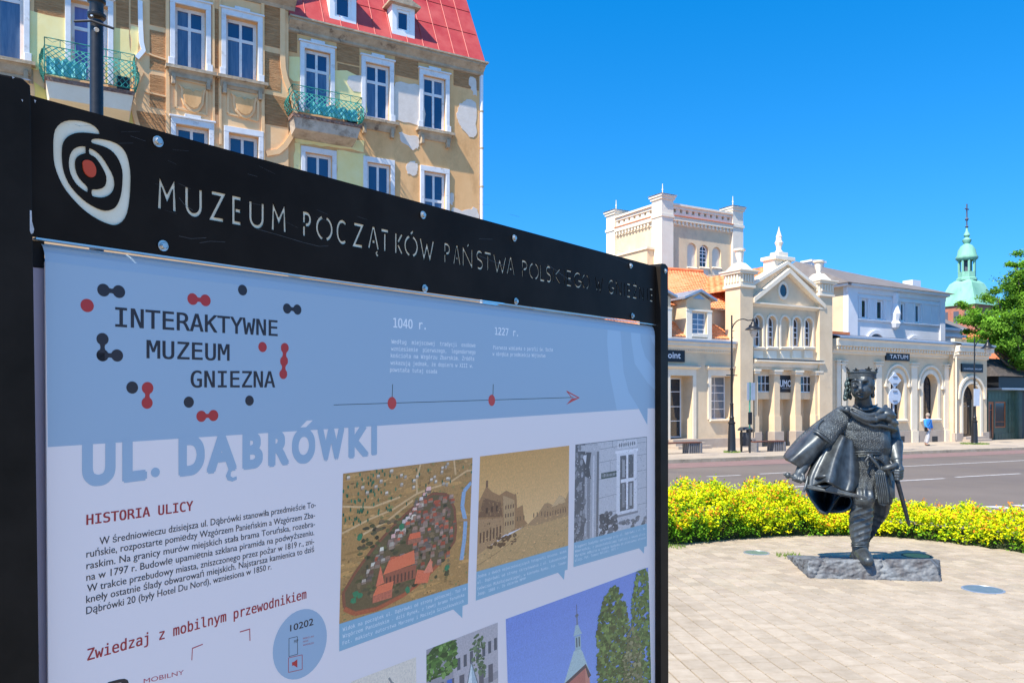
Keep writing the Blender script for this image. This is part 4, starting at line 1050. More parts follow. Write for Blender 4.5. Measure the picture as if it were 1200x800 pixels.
# gable wall
apx = SC_(923); zap = ZC(923, 310)
gl, gr_ = SC_(881), SC_(963); zgl = ZC(922, 340)
b.add([(cl, UP, zped), (cr, UP, zped), (cr, UP, zgl), (apx, UP, zap), (cl, UP, zgl)], [(0, 1, 2, 3, 4)])
b.build('wall', M['plaster'], parent=mus)
for i, (a, e, c, d, _, dp) in enumerate(holes):
    if i != 2: window(mus, a+.02, e-.02, c+.02, d-.02, UP+.2, cols=2, rows=(.3, .5, .68), arch=True, fw=.06, bar=.035, mats=('white', 'glass'))
    else:
        b = MB(st); q = arch_pts(a, e, d); b.add([(a, UP+.12, c), (e, UP+.12, c)]+[(x, UP+.12, z) for x, z in q[::-1]], [tuple(range(2+len(q)))]); b.build('blind_panel', M['plaster'], parent=mus)
    f = MB(st); molding(f, a-.10, e+.10, UP, [(.05, c-.16), (.13, c-.12), (.15, c-.04), (.05, c)]); f.build('sill', M['trim'], parent=mus)
    f = MB(st); f.box(a-.02, e+.02, UP-.03, UP+.01, c-.62, c-.2); f.build('apron_panel', M['trim'], parent=mus)
    o = arch_pts(a-.10, e+.10, d+.10); n_ = arch_pts(a, e, d); f = MB(st)
    for k in range(12):
        f.add([(*o[k][:1], UP-.05, o[k][1]), (o[k+1][0], UP-.05, o[k+1][1]), (n_[k+1][0], UP-.05, n_[k+1][1]), (n_[k][0], UP-.05, n_[k][1]), (o[k][0], UP, o[k][1]), (o[k+1][0], UP, o[k+1][1]), (n_[k+1][0], UP, n_[k+1][1]), (n_[k][0], UP, n_[k][1])], [(0, 3, 2, 1), (0, 1, 5, 4), (2, 3, 7, 6)])
    zs_ = d-(e-a)/2; f.box(a-.10, a, UP-.05, UP, c, zs_); f.box(e, e+.10, UP-.05, UP, c, zs_)
    f.build('arch_molding', M['trim'], parent=mus)
b = MB(st); molding(b, cl, cr+.12, UP, [(.05, zstr-.32), (.10, zstr-.28), (.14, zstr-.10), (.34, zstr-.03), (.34, zstr+.05), (.05, zstr+.12)])
b.build('string_course', M['trim'], parent=mus)
b = MB(st); b.box(cl, cr+.13, UP-.35, UP-.04, zstr+.123, zstr+.14); b.build('string_flashing', M['gutter'], parent=mus)
b = MB(st); molding(b, cl-.1, cr+.35, UP, [(.04, zped-.14), (.08, zped-.10), (.26, zped-.02), (.26, zped+.06), (.04, zped+.08)]); b.build('pediment_cornice', M['trim'], parent=mus)
# raking cornices: lower trim pair, upper white coping
zi = ZC(923, 319)
for nm, m_, zb, za, pj, th in (('raking_cornice', 'trim', zped+.06, zi, .30, .20), ('gable_coping', 'offwhite', zgl+.05, zap+.05, .16, .14)):
    for x0 in (cl-.12, cr+.25):
        f = MB(st); f.add([(x0, UP-pj, zb-th*.3), (x0, UP-pj, zb+th), (apx, UP-pj, za+th), (apx, UP-pj, za-th*.3), (x0, UP+.5, zb-th*.3), (x0, UP+.5, zb+th), (apx, UP+.5, za+th), (apx, UP+.5, za-th*.3)],
          [(0, 1, 2, 3), (1, 5, 6, 2), (0, 3, 7, 4), (0, 4, 5, 1), (3, 2, 6, 7), (4, 7, 6, 5)]); f.build(nm, M[m_], parent=mus)
b = MB(lambda x, y, z: st(SC_(919.3)+x, UP+y, ZC(919.3, 340.3)+z)); r1, r2 = .50, .34
vs = []; N_ = 20
for r, y in ((r1, -.06), (r2, -.06), (r2, .05), (r1, 0.0)):
    for k in range(N_): a = 2*math.pi*k/N_; vs.append((r*math.cos(a)*.8, y, r*math.sin(a)))
fs = []
for i, j in ((0, 1), (1, 2), (3, 0)):
    for k in range(N_): k2 = (k+1) % N_; fs.append((i*N_+k, i*N_+k2, j*N_+k2, j*N_+k))
b.add(vs, fs); b.build('oculus_ring', M['trim'], parent=mus)
b = MB(lambda x, y, z: st(SC_(919.3)+x, UP+y, ZC(919.3, 340.3)+z)); b.add([(.34*math.cos(2*math.pi*k/N_)*.8, -.012, .34*math.sin(2*math.pi*k/N_)) for k in range(N_)], [tuple(range(N_))]); b.build('oculus_glass', M['glass'], parent=mus, recalc=False)
# block and spire on the apex
b = MB(st); zb = ZC(918, 311.5)
b.box(apx-.75, apx+.6, UP+.12, UP+.9, zb-.5, zb+.35); b.box(apx-.85, apx+.7, UP-.05, UP+1.0, zb+.351, zb+.55); b.box(apx-.45, apx+.3, UP+.1, UP+.7, zb+.551, zb+.8)
b.build('apex_block', M['offwhite'], parent=mus, bevel=.02)
b = MB(st); zs_ = zb+.8; zz = ZC(917.4, 263); h = zz-zs_
b.lathe([(.17, zs_), (.2, zs_+.08), (.13, zs_+.16), (.15, zs_+h*.25), (.23, zs_+h*.40), (.17, zs_+h*.44), (.14, zs_+h*.58), (.16, zs_+h*.61), (.05, zs_+h*.85), (.012, zz)], apx-.08, UP+.4, 8)
b.build('spire', M['offwhite'], parent=mus)
# pillars
def pillar(pxa, pxb, pycap, pybase, face):
    a, e = s_of(pxa, face), s_of(pxb, face); zt = z_of((pxa+pxb)/2, pycap, face); hcap = .9
    b = MB(st); b.box(a, e, face, face+1.05, G0, zt-hcap); b.build('pillar', M['plaster'], parent=mus)
    b = MB(st); b.box(a-.06, e+.06, face-.08, face+1.12, G0, zp+.01); b.build('plinth', M['plinth'], parent=mus, bevel=.01)
    b = MB(st); b.box(a-.10, e+.10, face-.10, face+1.15, zt-hcap+.001, zt-hcap+.12); b.box(a-.05, e+.05, face-.05, face+1.1, zt-hcap+.121, zt-.2); b.box(a-.18, e+.18, face-.18, face+1.23, zt-.199, zt-.08); b.box(a-.24, e+.24, face-.24, face+1.29, zt-.079, zt)
    b.build('pillar_cap', M['trim'], parent=mus, bevel=.008)
    b = MB(st)
    for k in range(5):
        x = a+(e-a)*(k+.5)/5; b.box(x-.05, x+.05, face-.12, face-.052, zt-.62, zt-.24)
        y = face+1.0*(k+.5)/5; b.box(a-.12, a-.052, y-.05, y+.05, zt-.62, zt-.24)
    b.build('cap_dentils', M['trim'], parent=mus, kind='stuff')
    b = MB(st); cx, cy = (a+e)/2, face+.5
    vs = []
    b.add([(cx-.52, cy-.52, zt+.001), (cx+.52, cy-.52, zt+.001), (cx+.52, cy+.52, zt+.001), (cx-.52, cy+.52, zt+.001), (cx-.22, cy-.22, zt+.42), (cx+.22, cy-.22, zt+.42), (cx+.22, cy+.22, zt+.42), (cx-.22, cy+.22, zt+.42)], [(0, 1, 5, 4), (1, 2, 6, 5), (2, 3, 7, 6), (3, 0, 4, 7), (4, 5, 6, 7)])
    b.lathe([(.15, zt+.42), (.11, zt+.55), (.20, zt+.78), (.23, zt+.98), (.19, zt+1.02), (.31, zt+1.08), (.31, zt+1.17), (.1, zt+1.19)], cx, cy, 14)
    b.build('urn', M['offwhite'], parent=mus, smooth=True)
pillar(867.5, 882.5, 316.5, 527, C0-.12)
pillar(960.5, 975.5, 328.5, 523, C0-.12)
# ground floor porch: four piers, recess behind
RB = C0+.95; UB = C0+.36
zlow = z_of(922, 461, C0+.36)
pier = [(884.2, 888.2), (907.5, 914), (932, 938.4), (955.4, 961)]
ztop = ZC(922, 434)
for a_, e_ in pier:
    a, e = SC_(a_), SC_(e_); f = MB(st)
    f.box(a, e, C0, UB+.01, G0, ztop); f.box(a+.01, e-.01, UB, RB, G0, zlow); f.box(a-.04, e+.04, C0-.05, UB+.01, G0, ZC(922, 487)); f.build('pier', M['plaster'], parent=mus)
    f = MB(st); f.box(a-.07, e+.07, C0-.10, UB-.02, ztop+.001-.22, ztop-.08); f.box(a-.12, e+.12, C0-.14, UB-.02, ztop-.079, ztop+.02); f.build('pier_capital', M['trim'], parent=mus, bevel=.005)
    f = MB(st); f.box(a-.14, e+.14, C0-.16, UB+.1, G0, ZC(922, 505)); f.build('pier_base', M['plinth'], parent=mus, bevel=.01)
b = MB(st); b.box(cl, cr, C0+.04, RB, ztop+.021, zstr-.321); b.build('porch_beam', M['plaster'], parent=mus)
b = MB(st); b.box(cl, cr, UB-.06, RB-.001, ztop-.25, ztop+.02); b.build('porch_lintel', M['plaster'], parent=mus)
zf0 = z_of(922, 459.5, UB)
b = MB(st); b.box(cl, cr, UB-.02, RB, zf0-.38, zf0); b.build('transom_wall', M['plaster'], parent=mus)
b = MB(st); wall(b, cl, cr, G0, ztop, RB, [(SC_(883.5)+1e-3, SC_(908)+.55, G0+.01, zf0-.36, False, .1), (SC_(912), SC_(932), G0+.01, zf0-.36, False, .1), (SC_(937), SC_(955), G0+.01, zf0-.36, False, .1)]); b.build('recess_wall', M['plaster'], parent=mus)
for k, (xa, xb) in enumerate(((888.4, 902), (914.3, 927.3), (938.8, 950.5))):
    a, e = s_of(xa, UB)-.10, s_of(xb, UB)
    if k == 1:
        f = MB(st); f.box(a, e+.1, UB-.04, UB+.02, zf0, ztop-.25); sg = f.build('sign_panel', M['sign_black'], parent=mus)
        signtext(sg, 'LUMO', s_of(914.2, UB)-.26, s_of(926.6, UB), zf0+.30, zf0+.66, UB-.045)
        f = MB(st); f.box(a+.2, e-.1, UB-.046, UB-.042, zf0+.20, zf0+.23); f.build('sign_rule', M['gutter'], parent=sg)
    else: window(mus, a, e+.05, zf0, ztop-.25, UB+.02, cols=3, rows=(.5,), fw=.05, mats=('white', 'glass'))
    f = MB(st); f.box(a+.1, e+.12, RB-.25, RB-.02, G0, z_of(922, 506, RB)); 
    window(mus, a+.0, a+.62, gd(a, RB)+.1, zf0-.36, RB-.12, cols=1, rows=(.3, .6, .82), fw=.07, mats=('iron', 'glass'), name='door')
    f = MB(st); f.box(a+.62, e+.1, RB-.13, RB+.05, G0, zf0-.36); f.build('recess_wall', M['plaster'], parent=mus)
    f = MB(st); f.box(a+.621, e+.1, RB-.16, RB-.131, G0, z_of(922, 506.5, RB)); f.build('plinth', M['plinth'], parent=mus)
# ---- right wing
R0 = T0-.1
SR = lambda px: s_of(px, R0); ZR = lambda px, py: z_of(px, py, R0)
ra, rb_ = SR(975.5), SR(1118)
zrc = ZR(1050, 411.5); zrt = ZR(1050, 401)
zrp = ZR(1080, 504.2)
arcs = [(1043.2, 1059), (1081.3, 1098.6)]
zst_, zab = ZR(1090, 490.5), ZR(1090, 438)
holes = [(SR(a), SR(e), zst_, zab, True, .55) for a, e in arcs]
b = MB(st); wall(b, ra, rb_, zrp, zrc, R0, holes); b.build('wall', M['plaster'], parent=mus)
for h in holes:
    a, e, c, d = h[:4]
    window(mus, a, e, c, d, R0+.45, cols=3, rows=(.25, .45, .65, .8), arch=True, fw=.07, bar=.03, mats=('iron', 'glass'))
    g = MB(st); g.box(e-.38, e-.08, R0+.50, R0+.52, c+.05, c+2.1); g.build('curtain', mat('green_curtain', (.25, .34, .22), rough=.9), parent=mus)
    f = MB(st); molding(f, a-.25, e+.25, R0, [(.06, c-.16), (.14, c-.12), (.16, c-.04), (.06, c)]); f.build('sill', M['trim'], parent=mus)
    f = MB(st); f.box(a-.24, a, R0-.04, R0+.01, c, d-(e-a)/2); f.box(e, e+.24, R0-.04, R0+.01, c, d-(e-a)/2)
    for rr, w_, pj in ((.0, .24, .04), (.42, .12, .09)):
        zs_ = d-(e-a)/2; r0 = (e-a)/2+rr; m_ = (a+e)/2
        for k in range(16):
            a0, a1 = math.pi*k/16, math.pi*(k+1)/16
            q = [(m_+r*math.cos(x), zs_+r*math.sin(x)) for r, x in ((r0, a0), (r0+w_, a0), (r0+w_, a1), (r0, a1))]
            f.add([(x, R0-pj, z) for x, z in q]+[(x, R0, z) for x, z in q], [(0, 1, 2, 3), (1, 5, 6, 2), (0, 3, 7, 4)])
        if rr:
            for sg in (-1, 1): f.box(m_+sg*(r0+.06)-.11, m_+sg*(r0+.06)+.11, R0-.13, R0, zs_-.18, zs_)
    f.build('arch_molding', M['trim'], parent=mus)
b = MB(st); b.box(ra, rb_, R0-.08, R0+.2, G0, zrp); 
b.build('plinth', M['plinth'], parent=mus, bevel=.01)
for a_, e_ in ((979.5, 984), (985.5, 990), (1025.2, 1032), (1067, 1073.6), (1105.6, 1110.5), (1111.5, 1116.2)):
    f = MB(st); a, e = SR(a_), SR(e_); zt = ZR(1090, 427.3); f.box(a, e, R0-.09, R0, zrp-.02, zt); f.build('pilaster', M['trim'], parent=mus, bevel=.008)
    f = MB(st); f.box(a-.06, e+.06, R0-.15, R0-.0, zt-.16, zt-.09); f.box(a-.1, e+.1, R0-.18, R0-.0, zt+.001, zt+.07); f.build('pilaster_capital', M['trim'], parent=mus)
    f = MB(st); f.box(a-.03, e+.03, R0-.15, R0, G0, zrp-.021); f.build('pilaster_base', M['trim'], parent=mus)
for px in (1055, 1094, 1023):
    f = MB(st); s_ = SR(px); z_ = ZR(px, 515); f.box(s_-.28, s_+.28, R0-.095, R0-.08, z_-.12, z_+.22); f.build('cellar_vent', M['iron'], parent=mus)
def cornice(sa, sb, t, zc, zt, nm='cornice'):
    f = MB(st); molding(f, sa, sb, t, [(.02, zc-.30), (.08, zc-.26), (.08, zc-.14), (.12, zc-.1), (.12, zc+.06), (.42, zc+.14), (.42, zt-.12), (.50, zt-.02), (.50, zt)]); f.build(nm, M['trim'], parent=mus)
    f = MB(st); x = sa+.05
    while x < sb-.1: f.box(x, x+.13, t-.36, t-.12, zc-.06, zc+.10); x += .27
    f.build('modillions', M['trim'], parent=mus, kind='stuff')
    f = MB(st); f.add([(sa, t-.55, zt+.003), (sb, t-.55, zt+.003), (sb, t-.55, zt+.10), (sa, t-.55, zt+.10), (sa, t+.6, zt+.34), (sb, t+.6, zt+.34)], [(0, 1, 2, 3), (3, 2, 5, 4)]); 
    f.build('gutter', M['gutter'], parent=mus, recalc=False)
cornice(ra-.05, rb_, R0, zrc, zrt)
b = MB(st); b.box(ra, rb_, R0+.3, R0+9, zrc-.2, zrt+.3); b.build('roof_deck', M['greyroof'], parent=mus)
# sign TATUM
s_a, s_b = SR(1037), SR(1064.3); za, zb = ZR(1050, 422.6), ZR(1050, 413.4)
f = MB(st); f.box(s_a, s_b, R0-.10, R0-.0, za, zb); sg = f.build('sign_panel', M['sign_black'], parent=mus); signtext(sg, 'TATUM', s_a+.32, s_b-.18, za+.13, zb-.12, R0-.104, bold=.025)
# end bay
E0 = T0-.45
SE = lambda px: s_of(px, E0); ZE = lambda px, py: z_of(px, py, E0)
ea, eb = SE(1117.3), SE(1156.5); zec, zet = ZE(1140, 415.5), ZE(1140, 406.2)
da, db, dc, dd = SE(1127.6), SE(1148.2), G0, ZE(1138, 449.5)
b = MB(st); wall(b, ea, eb, G0, zec, E0, [(da, db, G0+.01, dd, True, .7)]); b.quad((ea, E0, G0), (ea, E0, zec), (ea, E0+.5, zec), (ea, E0+.5, G0)); b.quad((eb, E0, G0), (eb, E0+9, G0), (eb, E0+9, zec), (eb, E0, zec)); b.build('wall', M['plaster'], parent=mus)
cornice(ea-.05, eb+.1, E0, zec, zet)
b = MB(st); b.box(ea, eb, E0+.3, E0+9, zec-.1, zet+.25); b.build('roof_deck', M['greyroof'], parent=mus)
for a, e in ((ea-.03, da+.001-.12), (db+.12, eb+.05)):
    f = MB(st); f.box(a, e, E0-.14, E0+.1, G0, ZE(1140, 506.5)); f.build('pier_base', M['plinth'], parent=mus, bevel=.01)
f = MB(st); m_ = (da+db)/2; zs_ = dd-(db-da)/2
for rr, w_, pj in ((.0, .22, .07), (.40, .16, .12)):
    r0 = (db-da)/2+rr
    for k in range(18):
        a0, a1 = math.pi*k/18, math.pi*(k+1)/18
        q = [(m_+r*math.cos(x), zs_+r*math.sin(x)) for r, x in ((r0, a0), (r0+w_, a0), (r0+w_, a1), (r0, a1))]
        f.add([(x, E0-pj, z) for x, z in q]+[(x, E0, z) for x, z in q], [(0, 1, 2, 3), (1, 5, 6, 2), (0, 3, 7, 4)])
f.box(da-.22, da, E0-.07, E0, G0, zs_); f.box(db, db+.22, E0-.07, E0, G0, zs_)
f.build('arch_molding', M['trim'], parent=mus)
dk = mat('dark_door', (.02, .03, .035), rough=.25)
M['door'] = dk
f = MB(st); z_ = gd(m_, E0)+.3; f.box(da, db-.0, E0+.55, E0+.62, z_, zs_); dr = f.build('door', M['door'], parent=mus)
window(mus, da, db, zs_+.02, dd, E0+.5, cols=4, rows=(.35,), arch=True, fw=.07, mats=('iron', 'glass'))
f = MB(st)
for k in range(4): x = da+.12+k*(db-da-.24)/4; f.lathe([(.001, zs_-.5), (.08, zs_-.47), (.001, zs_-.44)], x+.1, E0+.5, 8)
f.build('door_lamps', M['sign_white'], parent=dr)
window(mus, da+.55, db-.4, z_+.1, zs_-.15, E0+.50, cols=1, rows=(), fw=.05, mats=('iron', 'glass'), name='door_leaf')
for i in range(2): f = MB(st); f.box(da-.2+.1*i, db+.3-.1*i, E0-.6+.3*i, E0+.5, G0, gd(m_, E0)+.15*(i+1)); f.build('step', M['plinth'], parent=mus, bevel=.01)
s_a, s_b = SE(1125.8), SE(1150.3); za, zb = ZE(1138, 436), ZE(1138, 426.3)
f = MB(st); f.box(s_a, s_b, E0-.10, E0, za, zb); sg = f.build('sign_panel', M['sign_black'], parent=mus); signtext(sg, 'CHIŃSKI SKLEP', s_a+.16, s_b-.14, za+.16, zb-.28, E0-.104, bold=.02)
f = MB(st); s_ = SE(1118.6); f.path([(s_, E0-.10, zec-.1), (s_, E0-.10, gd(s_, E0)+.1)], .05, 8); f.build('downpipe', M['trim'], parent=mus, smooth=True)
# body of the museum behind (closes the volume)
b = MB(st); b.box(sL, cr, T0+1.2, T0+13, G0, za1-.1); b.build('rear_body', M['plaster'], parent=mus)
# roof behind the gable
tiles('roof_tiles', mus, [(cl-.1, UP+.3, zgl), (cl-.1, UP+9, zgl), (apx, UP+9, zap+.1), (apx, UP+.3, zap+.1)], M['tile_roof'], 12, 18)
tiles('roof_tiles', mus, [(cr+.2, UP+9, zgl), (cr+.2, UP+.3, zgl), (apx, UP+.3, zap+.1), (apx, UP+9, zap+.1)], M['tile_roof'], 12, 18)

# ================================================================ square tower behind
TT = 40.0
tw = thing('square_tower', base(783, TT), 'square cream tower with corner piers and pierced parapet rising behind the orange tiled roof', 'tower', rz=ROT)
a, e = s_of(775.5, TT), s_of(871, TT)
y1 = TT+6.0
zT = lambda py: z_of(783, py, TT)
zcorn = zT(252); zpar = zT(236.5); zdent = zT(262); ztop_ = zT(227.5)
wh = 1.0
b = MB(st)
arcw = []
for px in (813, 827.5, 842):
    m_ = s_of(px, TT); arcw.append((m_-.42, m_+.42, z_of(px, 322, TT), z_of(px, 284+(px-813)*.17, TT), True, .28))
wall(b, a+wh, e-wh, 0, zdent, TT+.18, arcw)
b.quad((a+.18, y1, 0), (a+.18, TT, 0), (a+.18, TT, zdent), (a+.18, y1, zdent)); b.quad((e, TT, 0), (e, y1, 0), (e, y1, zdent), (e, TT, zdent)); b.quad((a, y1, 0), (e, y1, 0), (e, y1, zdent), (a, y1, zdent))
b.build('wall', M['plaster'], parent=tw)
for i, (x0, x1, c, d, _, dp) in enumerate(arcw):
    if i == 1: window(tw, x0+.02, x1-.02, c+.5, d-.02, TT+.35, cols=2, rows=(.25, .45, .65, .8), arch=True, fw=.09, bar=.05)
    else:
        f = MB(st); q = arch_pts(x0, x1, d); f.add([(x0, TT+.33, c+.6), (x1, TT+.33, c+.6)]+[(x, TT+.33, z) for x, z in q[::-1]], [tuple(range(2+len(q)))]); f.build('blind_panel', M['offwhite'], parent=tw, recalc=False)
    f = MB(st); f.box(x0, x1, TT+.20, TT+.46, c-.0, c+.5); molding(f, x0-.02, x1+.02, TT+.2, [(.05, c+.42), (.10, c+.48), (.03, c+.56)]); f.build('apron_panel', M['trim'], parent=tw)
b = MB(st); b.box(a+wh, e-wh, TT+.10, TT+.2, arcw[0][2]-.25, arcw[0][2]-.05); b.build('string_course', M['trim'], parent=tw)
for x0, x1, y0, y_ in ((a, a+wh, TT, TT+wh), (e-wh, e, TT, TT+wh), (a, a+wh, y1-wh, y1), (e-wh, e, y1-wh, y1)):
    f = MB(st); f.box(x0, x1, y0, y_, 0, ztop_-.35); f.box(x0-.06, x1+.06, y0-.06, y_+.06, zcorn-.12, zcorn+.06); f.build('corner_pier', M['offwhite'], parent=tw)
    f = MB(st); f.box(x0-.08, x1+.08, y0-.08, y_+.08, ztop_-.349, ztop_-.18); f.box(x0-.15, x1+.15, y0-.15, y_+.15, ztop_-.179, ztop_-.06)
    cx, cy = (x0+x1)/2, (y0+y_)/2
    f.add([(x0-.2, y0-.2, ztop_-.04), (x1+.2, y0-.2, ztop_-.04), (x1+.2, y_+.2, ztop_-.04), (x0-.2, y_+.2, ztop_-.04), (cx, cy, ztop_+.12)], [(0, 1, 4), (1, 2, 4), (2, 3, 4), (3, 0, 4)])
    f.build('pier_cap', M['offwhite'], parent=tw)
    f = MB(st); f.path([(cx, cy, ztop_+.05), (cx, cy, ztop_+.8)], [.035, .02], 6); f.ball((cx, cy, ztop_+.4), .06, 8, 6); f.build('finial', M['offwhite'], parent=tw)
# parapet with openings: rails and posts, cornice and dentils on the two sides seen and on the others
def run(x0, y0, x1, y1_, nside, n):
    L = math.hypot(x1-x0, y1_-y0); ux, uy = (x1-x0)/L, (y1_-y0)/L; nx, ny = nside
    def bx(f, l0, l1, p0, p1, z0, z1):
        vs = []
        for z in (z0, z1):
            for l, p_ in ((l0, p0), (l1, p0), (l1, p1), (l0, p1)): vs.append((x0+ux*l+nx*p_, y0+uy*l+ny*p_, z))
        f.add(vs, [(0, 3, 2, 1), (4, 5, 6, 7), (0, 1, 5, 4), (1, 2, 6, 5), (2, 3, 7, 6), (3, 0, 4, 7)])
    f = MB(st); bx(f, 0, L, -.35, -.02, zcorn+.061, zcorn+.3); bx(f, 0, L, -.35, .03, zpar-.35, zpar-.15); bx(f, 0, L, -.35, .14, zpar-.149, zpar-.02)
    for k in range(n+1):
        c = L*k/n; bx(f, max(0, c-.16), min(L, c+.16), -.35, -.03, zcorn+.301, zpar-.351)
    f.build('parapet', M['offwhite'], parent=tw)
    f = MB(st); bx(f, 0, L, -.30, -.25, zcorn+.301, zpar-.351); f.build('parapet_back', M['plaster'], parent=tw)
    f = MB(st); bx(f, 0, L, -.3, .20, zcorn-.0, zcorn+.06); f.build('cornice_tiles', M['tile'], parent=tw)
    f = MB(st); bx(f, 0, L, -.3, .16, zcorn-.28, zcorn-.001); bx(f, 0, L, -.2, .0, zdent, zcorn-.281); f.build('cornice', M['trim'], parent=tw)
    f = MB(st); k = .1
    while k < L-.2: bx(f, k, k+.16, -.1, .12, zdent+.06, zcorn-.281); k += .34
    f.build('dentils', M['trim'], parent=tw, kind='stuff')
run(a+wh, TT+.12, e-wh, TT+.12, (0, -1), 10)
run(a+.12, y1-wh, a+.12, TT+wh, (-1, 0), 7)
run(e-.12, TT+wh, e-.12, y1-wh, (1, 0), 7)
run(e-wh, y1-.12, a+wh, y1-.12, (0, 1), 10)
b = MB(st); b.box(a+.4, e-.4, TT+.5, y1-.4, zcorn-.4, zcorn-.2); b.build('roof_deck', M['greyroof'], parent=tw)
# low chimney block against its left side
b = MB(st); zz = z_of(770, 294, TT+1); b.box(a-.55, a+.1, TT+.8, TT+4.2, 0, zz); b.build('side_block', M['plaster'], parent=tw)
b = MB(st); b.box(a-.65, a+.1, TT+.7, TT+4.3, zz+.001, zz+.14); b.build('side_block_cap', M['trim'], parent=tw)

# ================================================================ pale house behind the right wing
T2 = 37.0
ph = thing('pale_house', base(1040, T2), 'bluish white villa with hipped grey roof standing behind the low right wing', 'house', rz=ROT)
S2 = lambda px: s_of(px, T2); Z2 = lambda px, py: z_of(px, py, T2)
a, e = S2(992.5), S2(1106); zev = Z2(1004, 334.5); zb2 = 2.0
zw0, zw1 = Z2(1012, 373), Z2(1012, 350)
wins = [(1008.5, 1017), (1027.5, 1035.5), (1055, 1061), (1072.5, 1078.8)]
b = MB(st); wall(b, a+.6, e, zb2, zev, T2, [(S2(x), S2(y), zw0, zw1, False, .2) for x, y in wins])
b.quad((e, T2, zb2), (e, T2+9, zb2), (e, T2+9, zev), (e, T2, zev)); b.build('wall', M['whitewall'], parent=ph)
b = MB(st); b.quad((a, T2+9, zb2), (a, T2, zb2), (a, T2, zev), (a, T2+9, zev)); b.quad((a, T2+9, zb2), (e, T2+9, zb2), (e, T2+9, zev), (a, T2+9, zev)); b.build('side_wall', M['plaster'], parent=ph)
for x, y in wins: window(ph, S2(x), S2(y), zw0, zw1, T2+.14, cols=1, rows=(), fw=.12)
for x, y in ((993, 1003.5), (1101, 1106)):
    f = MB(st); f.box(S2(x)-.05, S2(y), T2-.12, T2+.3, zb2, zev-.02); f.build('corner_pilaster', M['whitewall'], parent=ph)
f = MB(st); molding(f, a-.1, e+.1, T2, [(.04, zev-.55), (.10, zev-.5), (.12, zev-.2), (.45, zev-.12), (.45, zev), (.5, zev+.05)]); f.build('cornice', M['whitewall'], parent=ph)
f = MB(st); f.add([(a-.45, T2+9.3, zev-.12), (a-.45, T2-.45, zev-.12), (a-.45, T2-.45, zev+.05), (a-.45, T2+9.3, zev+.05), (a, T2+9.3, zev-.12), (a, T2-.45, zev-.12)], [(0, 1, 2, 3), (0, 4, 5, 1)]); f.build('side_cornice', M['whitewall'], parent=ph)
f = MB(st); molding(f, S2(1004.5), S2(1100), T2, [(.03, zw0-.22), (.09, zw0-.18), (.11, zw0-.08), (.03, zw0-.03)]); f.build('string_course', M['whitewall'], parent=ph)
f = MB(st)
xs = [1005.5, 1007.5, 1018.5, 1025.5, 1037.5, 1044, 1051, 1053.5, 1062.5, 1070.5, 1080.5, 1091, 1099]
for x in xs: f.box(S2(x), S2(x)+.16, T2-.05, T2, zw0-.02, zw1+.05)
f.box(S2(1004.5), S2(1100.5), T2-.07, T2, zw1+.051, zw1+.2); f.build('window_pilasters', M['whitewall'], parent=ph, kind='stuff')
f = MB(st); m_ = S2(1047.5); f.lathe([(.05, Z2(1047, 386)), (.3, Z2(1047, 384)), (.42, Z2(1047, 379)), (.30, Z2(1047, 376)), (.42, Z2(1047, 368)), (.20, Z2(1047, 356)), (.28, Z2(1047, 350)), (.28, Z2(1047, 344))], m_, T2-.1, 8); f.build('corbel_column', M['whitewall'], parent=ph)
for x0, x1, py in ((1014.5, 1037, 387), (1061, 1081, 390)):
    a_, e_ = S2(x0), S2(x1); m_ = (a_+e_)/2; zt = Z2(1040, py+1); R_ = (e_-a_)/2; zb_ = zt-R_*.75; f = MB(st); g = MB(st)
    pts = [(m_+R_*math.cos(math.pi*k/14), zb_+R_*.75*math.sin(math.pi*k/14)) for k in range(15)]; inn = [(m_+(R_-.28)*math.cos(math.pi*k/14), zb_+(R_*.75-.26)*math.sin(math.pi*k/14)) for k in range(15)]
    for k in range(14): f.add([(pts[k][0], T2-.14, pts[k][1]), (pts[k+1][0], T2-.14, pts[k+1][1]), (inn[k+1][0], T2-.14, inn[k+1][1]), (inn[k][0], T2-.14, inn[k][1]), (pts[k][0], T2, pts[k][1]), (pts[k+1][0], T2, pts[k+1][1]), (inn[k+1][0], T2, inn[k+1][1]), (inn[k][0], T2, inn[k][1])], [(0, 1, 2, 3), (0, 4, 5, 1), (3, 2, 6, 7)])
    f.build('lunette_frame', M['whitewall'], parent=ph)
    g.add([(x, T2-.02, z) for x, z in inn], [tuple(range(15))]); g.build('lunette_glass', M['glass_light'], parent=ph, recalc=False)
rz_ = z_of(966, 310.5, T2+5); rx = s_of(966, T2+5)
f = MB(st); f.add([(a-.6, T2-.6, zev+.06), (e+.6, T2-.6, zev+.06), (e+.6, T2+10, zev+.06), (a-.6, T2+10, zev+.06), (a+.6, T2+5, rz_), (e-5.5, T2+5, rz_-.3)], [(0, 1, 5, 4), (1, 2, 5), (2, 3, 4, 5), (3, 0, 4), (0, 3, 2, 1)])
f.build('roof', M['greyroof'], parent=ph)
for px0, px1, py0, py1, tt in ((1069.5, 1079, 327.6, 341, T2+3.6), (951.5, 966, 304.5, 316, T2+5)):
    f = MB(st); f.box(s_of(px0, tt), s_of(px1, tt), tt, tt+.9, z_of(px0, py1, tt)-.5, z_of(px0, py0, tt)); f.build('chimney', M['whitewall'], parent=ph)
f = MB(st); f.box(s_of(951, T2+5)-.1, s_of(966.4, T2+5)+.1, T2+4.9, T2+6, z_of(951, 306.4, T2+5), z_of(951, 304, T2+5)); f.build('chimney_cap', M['whitewall'], parent=ph)
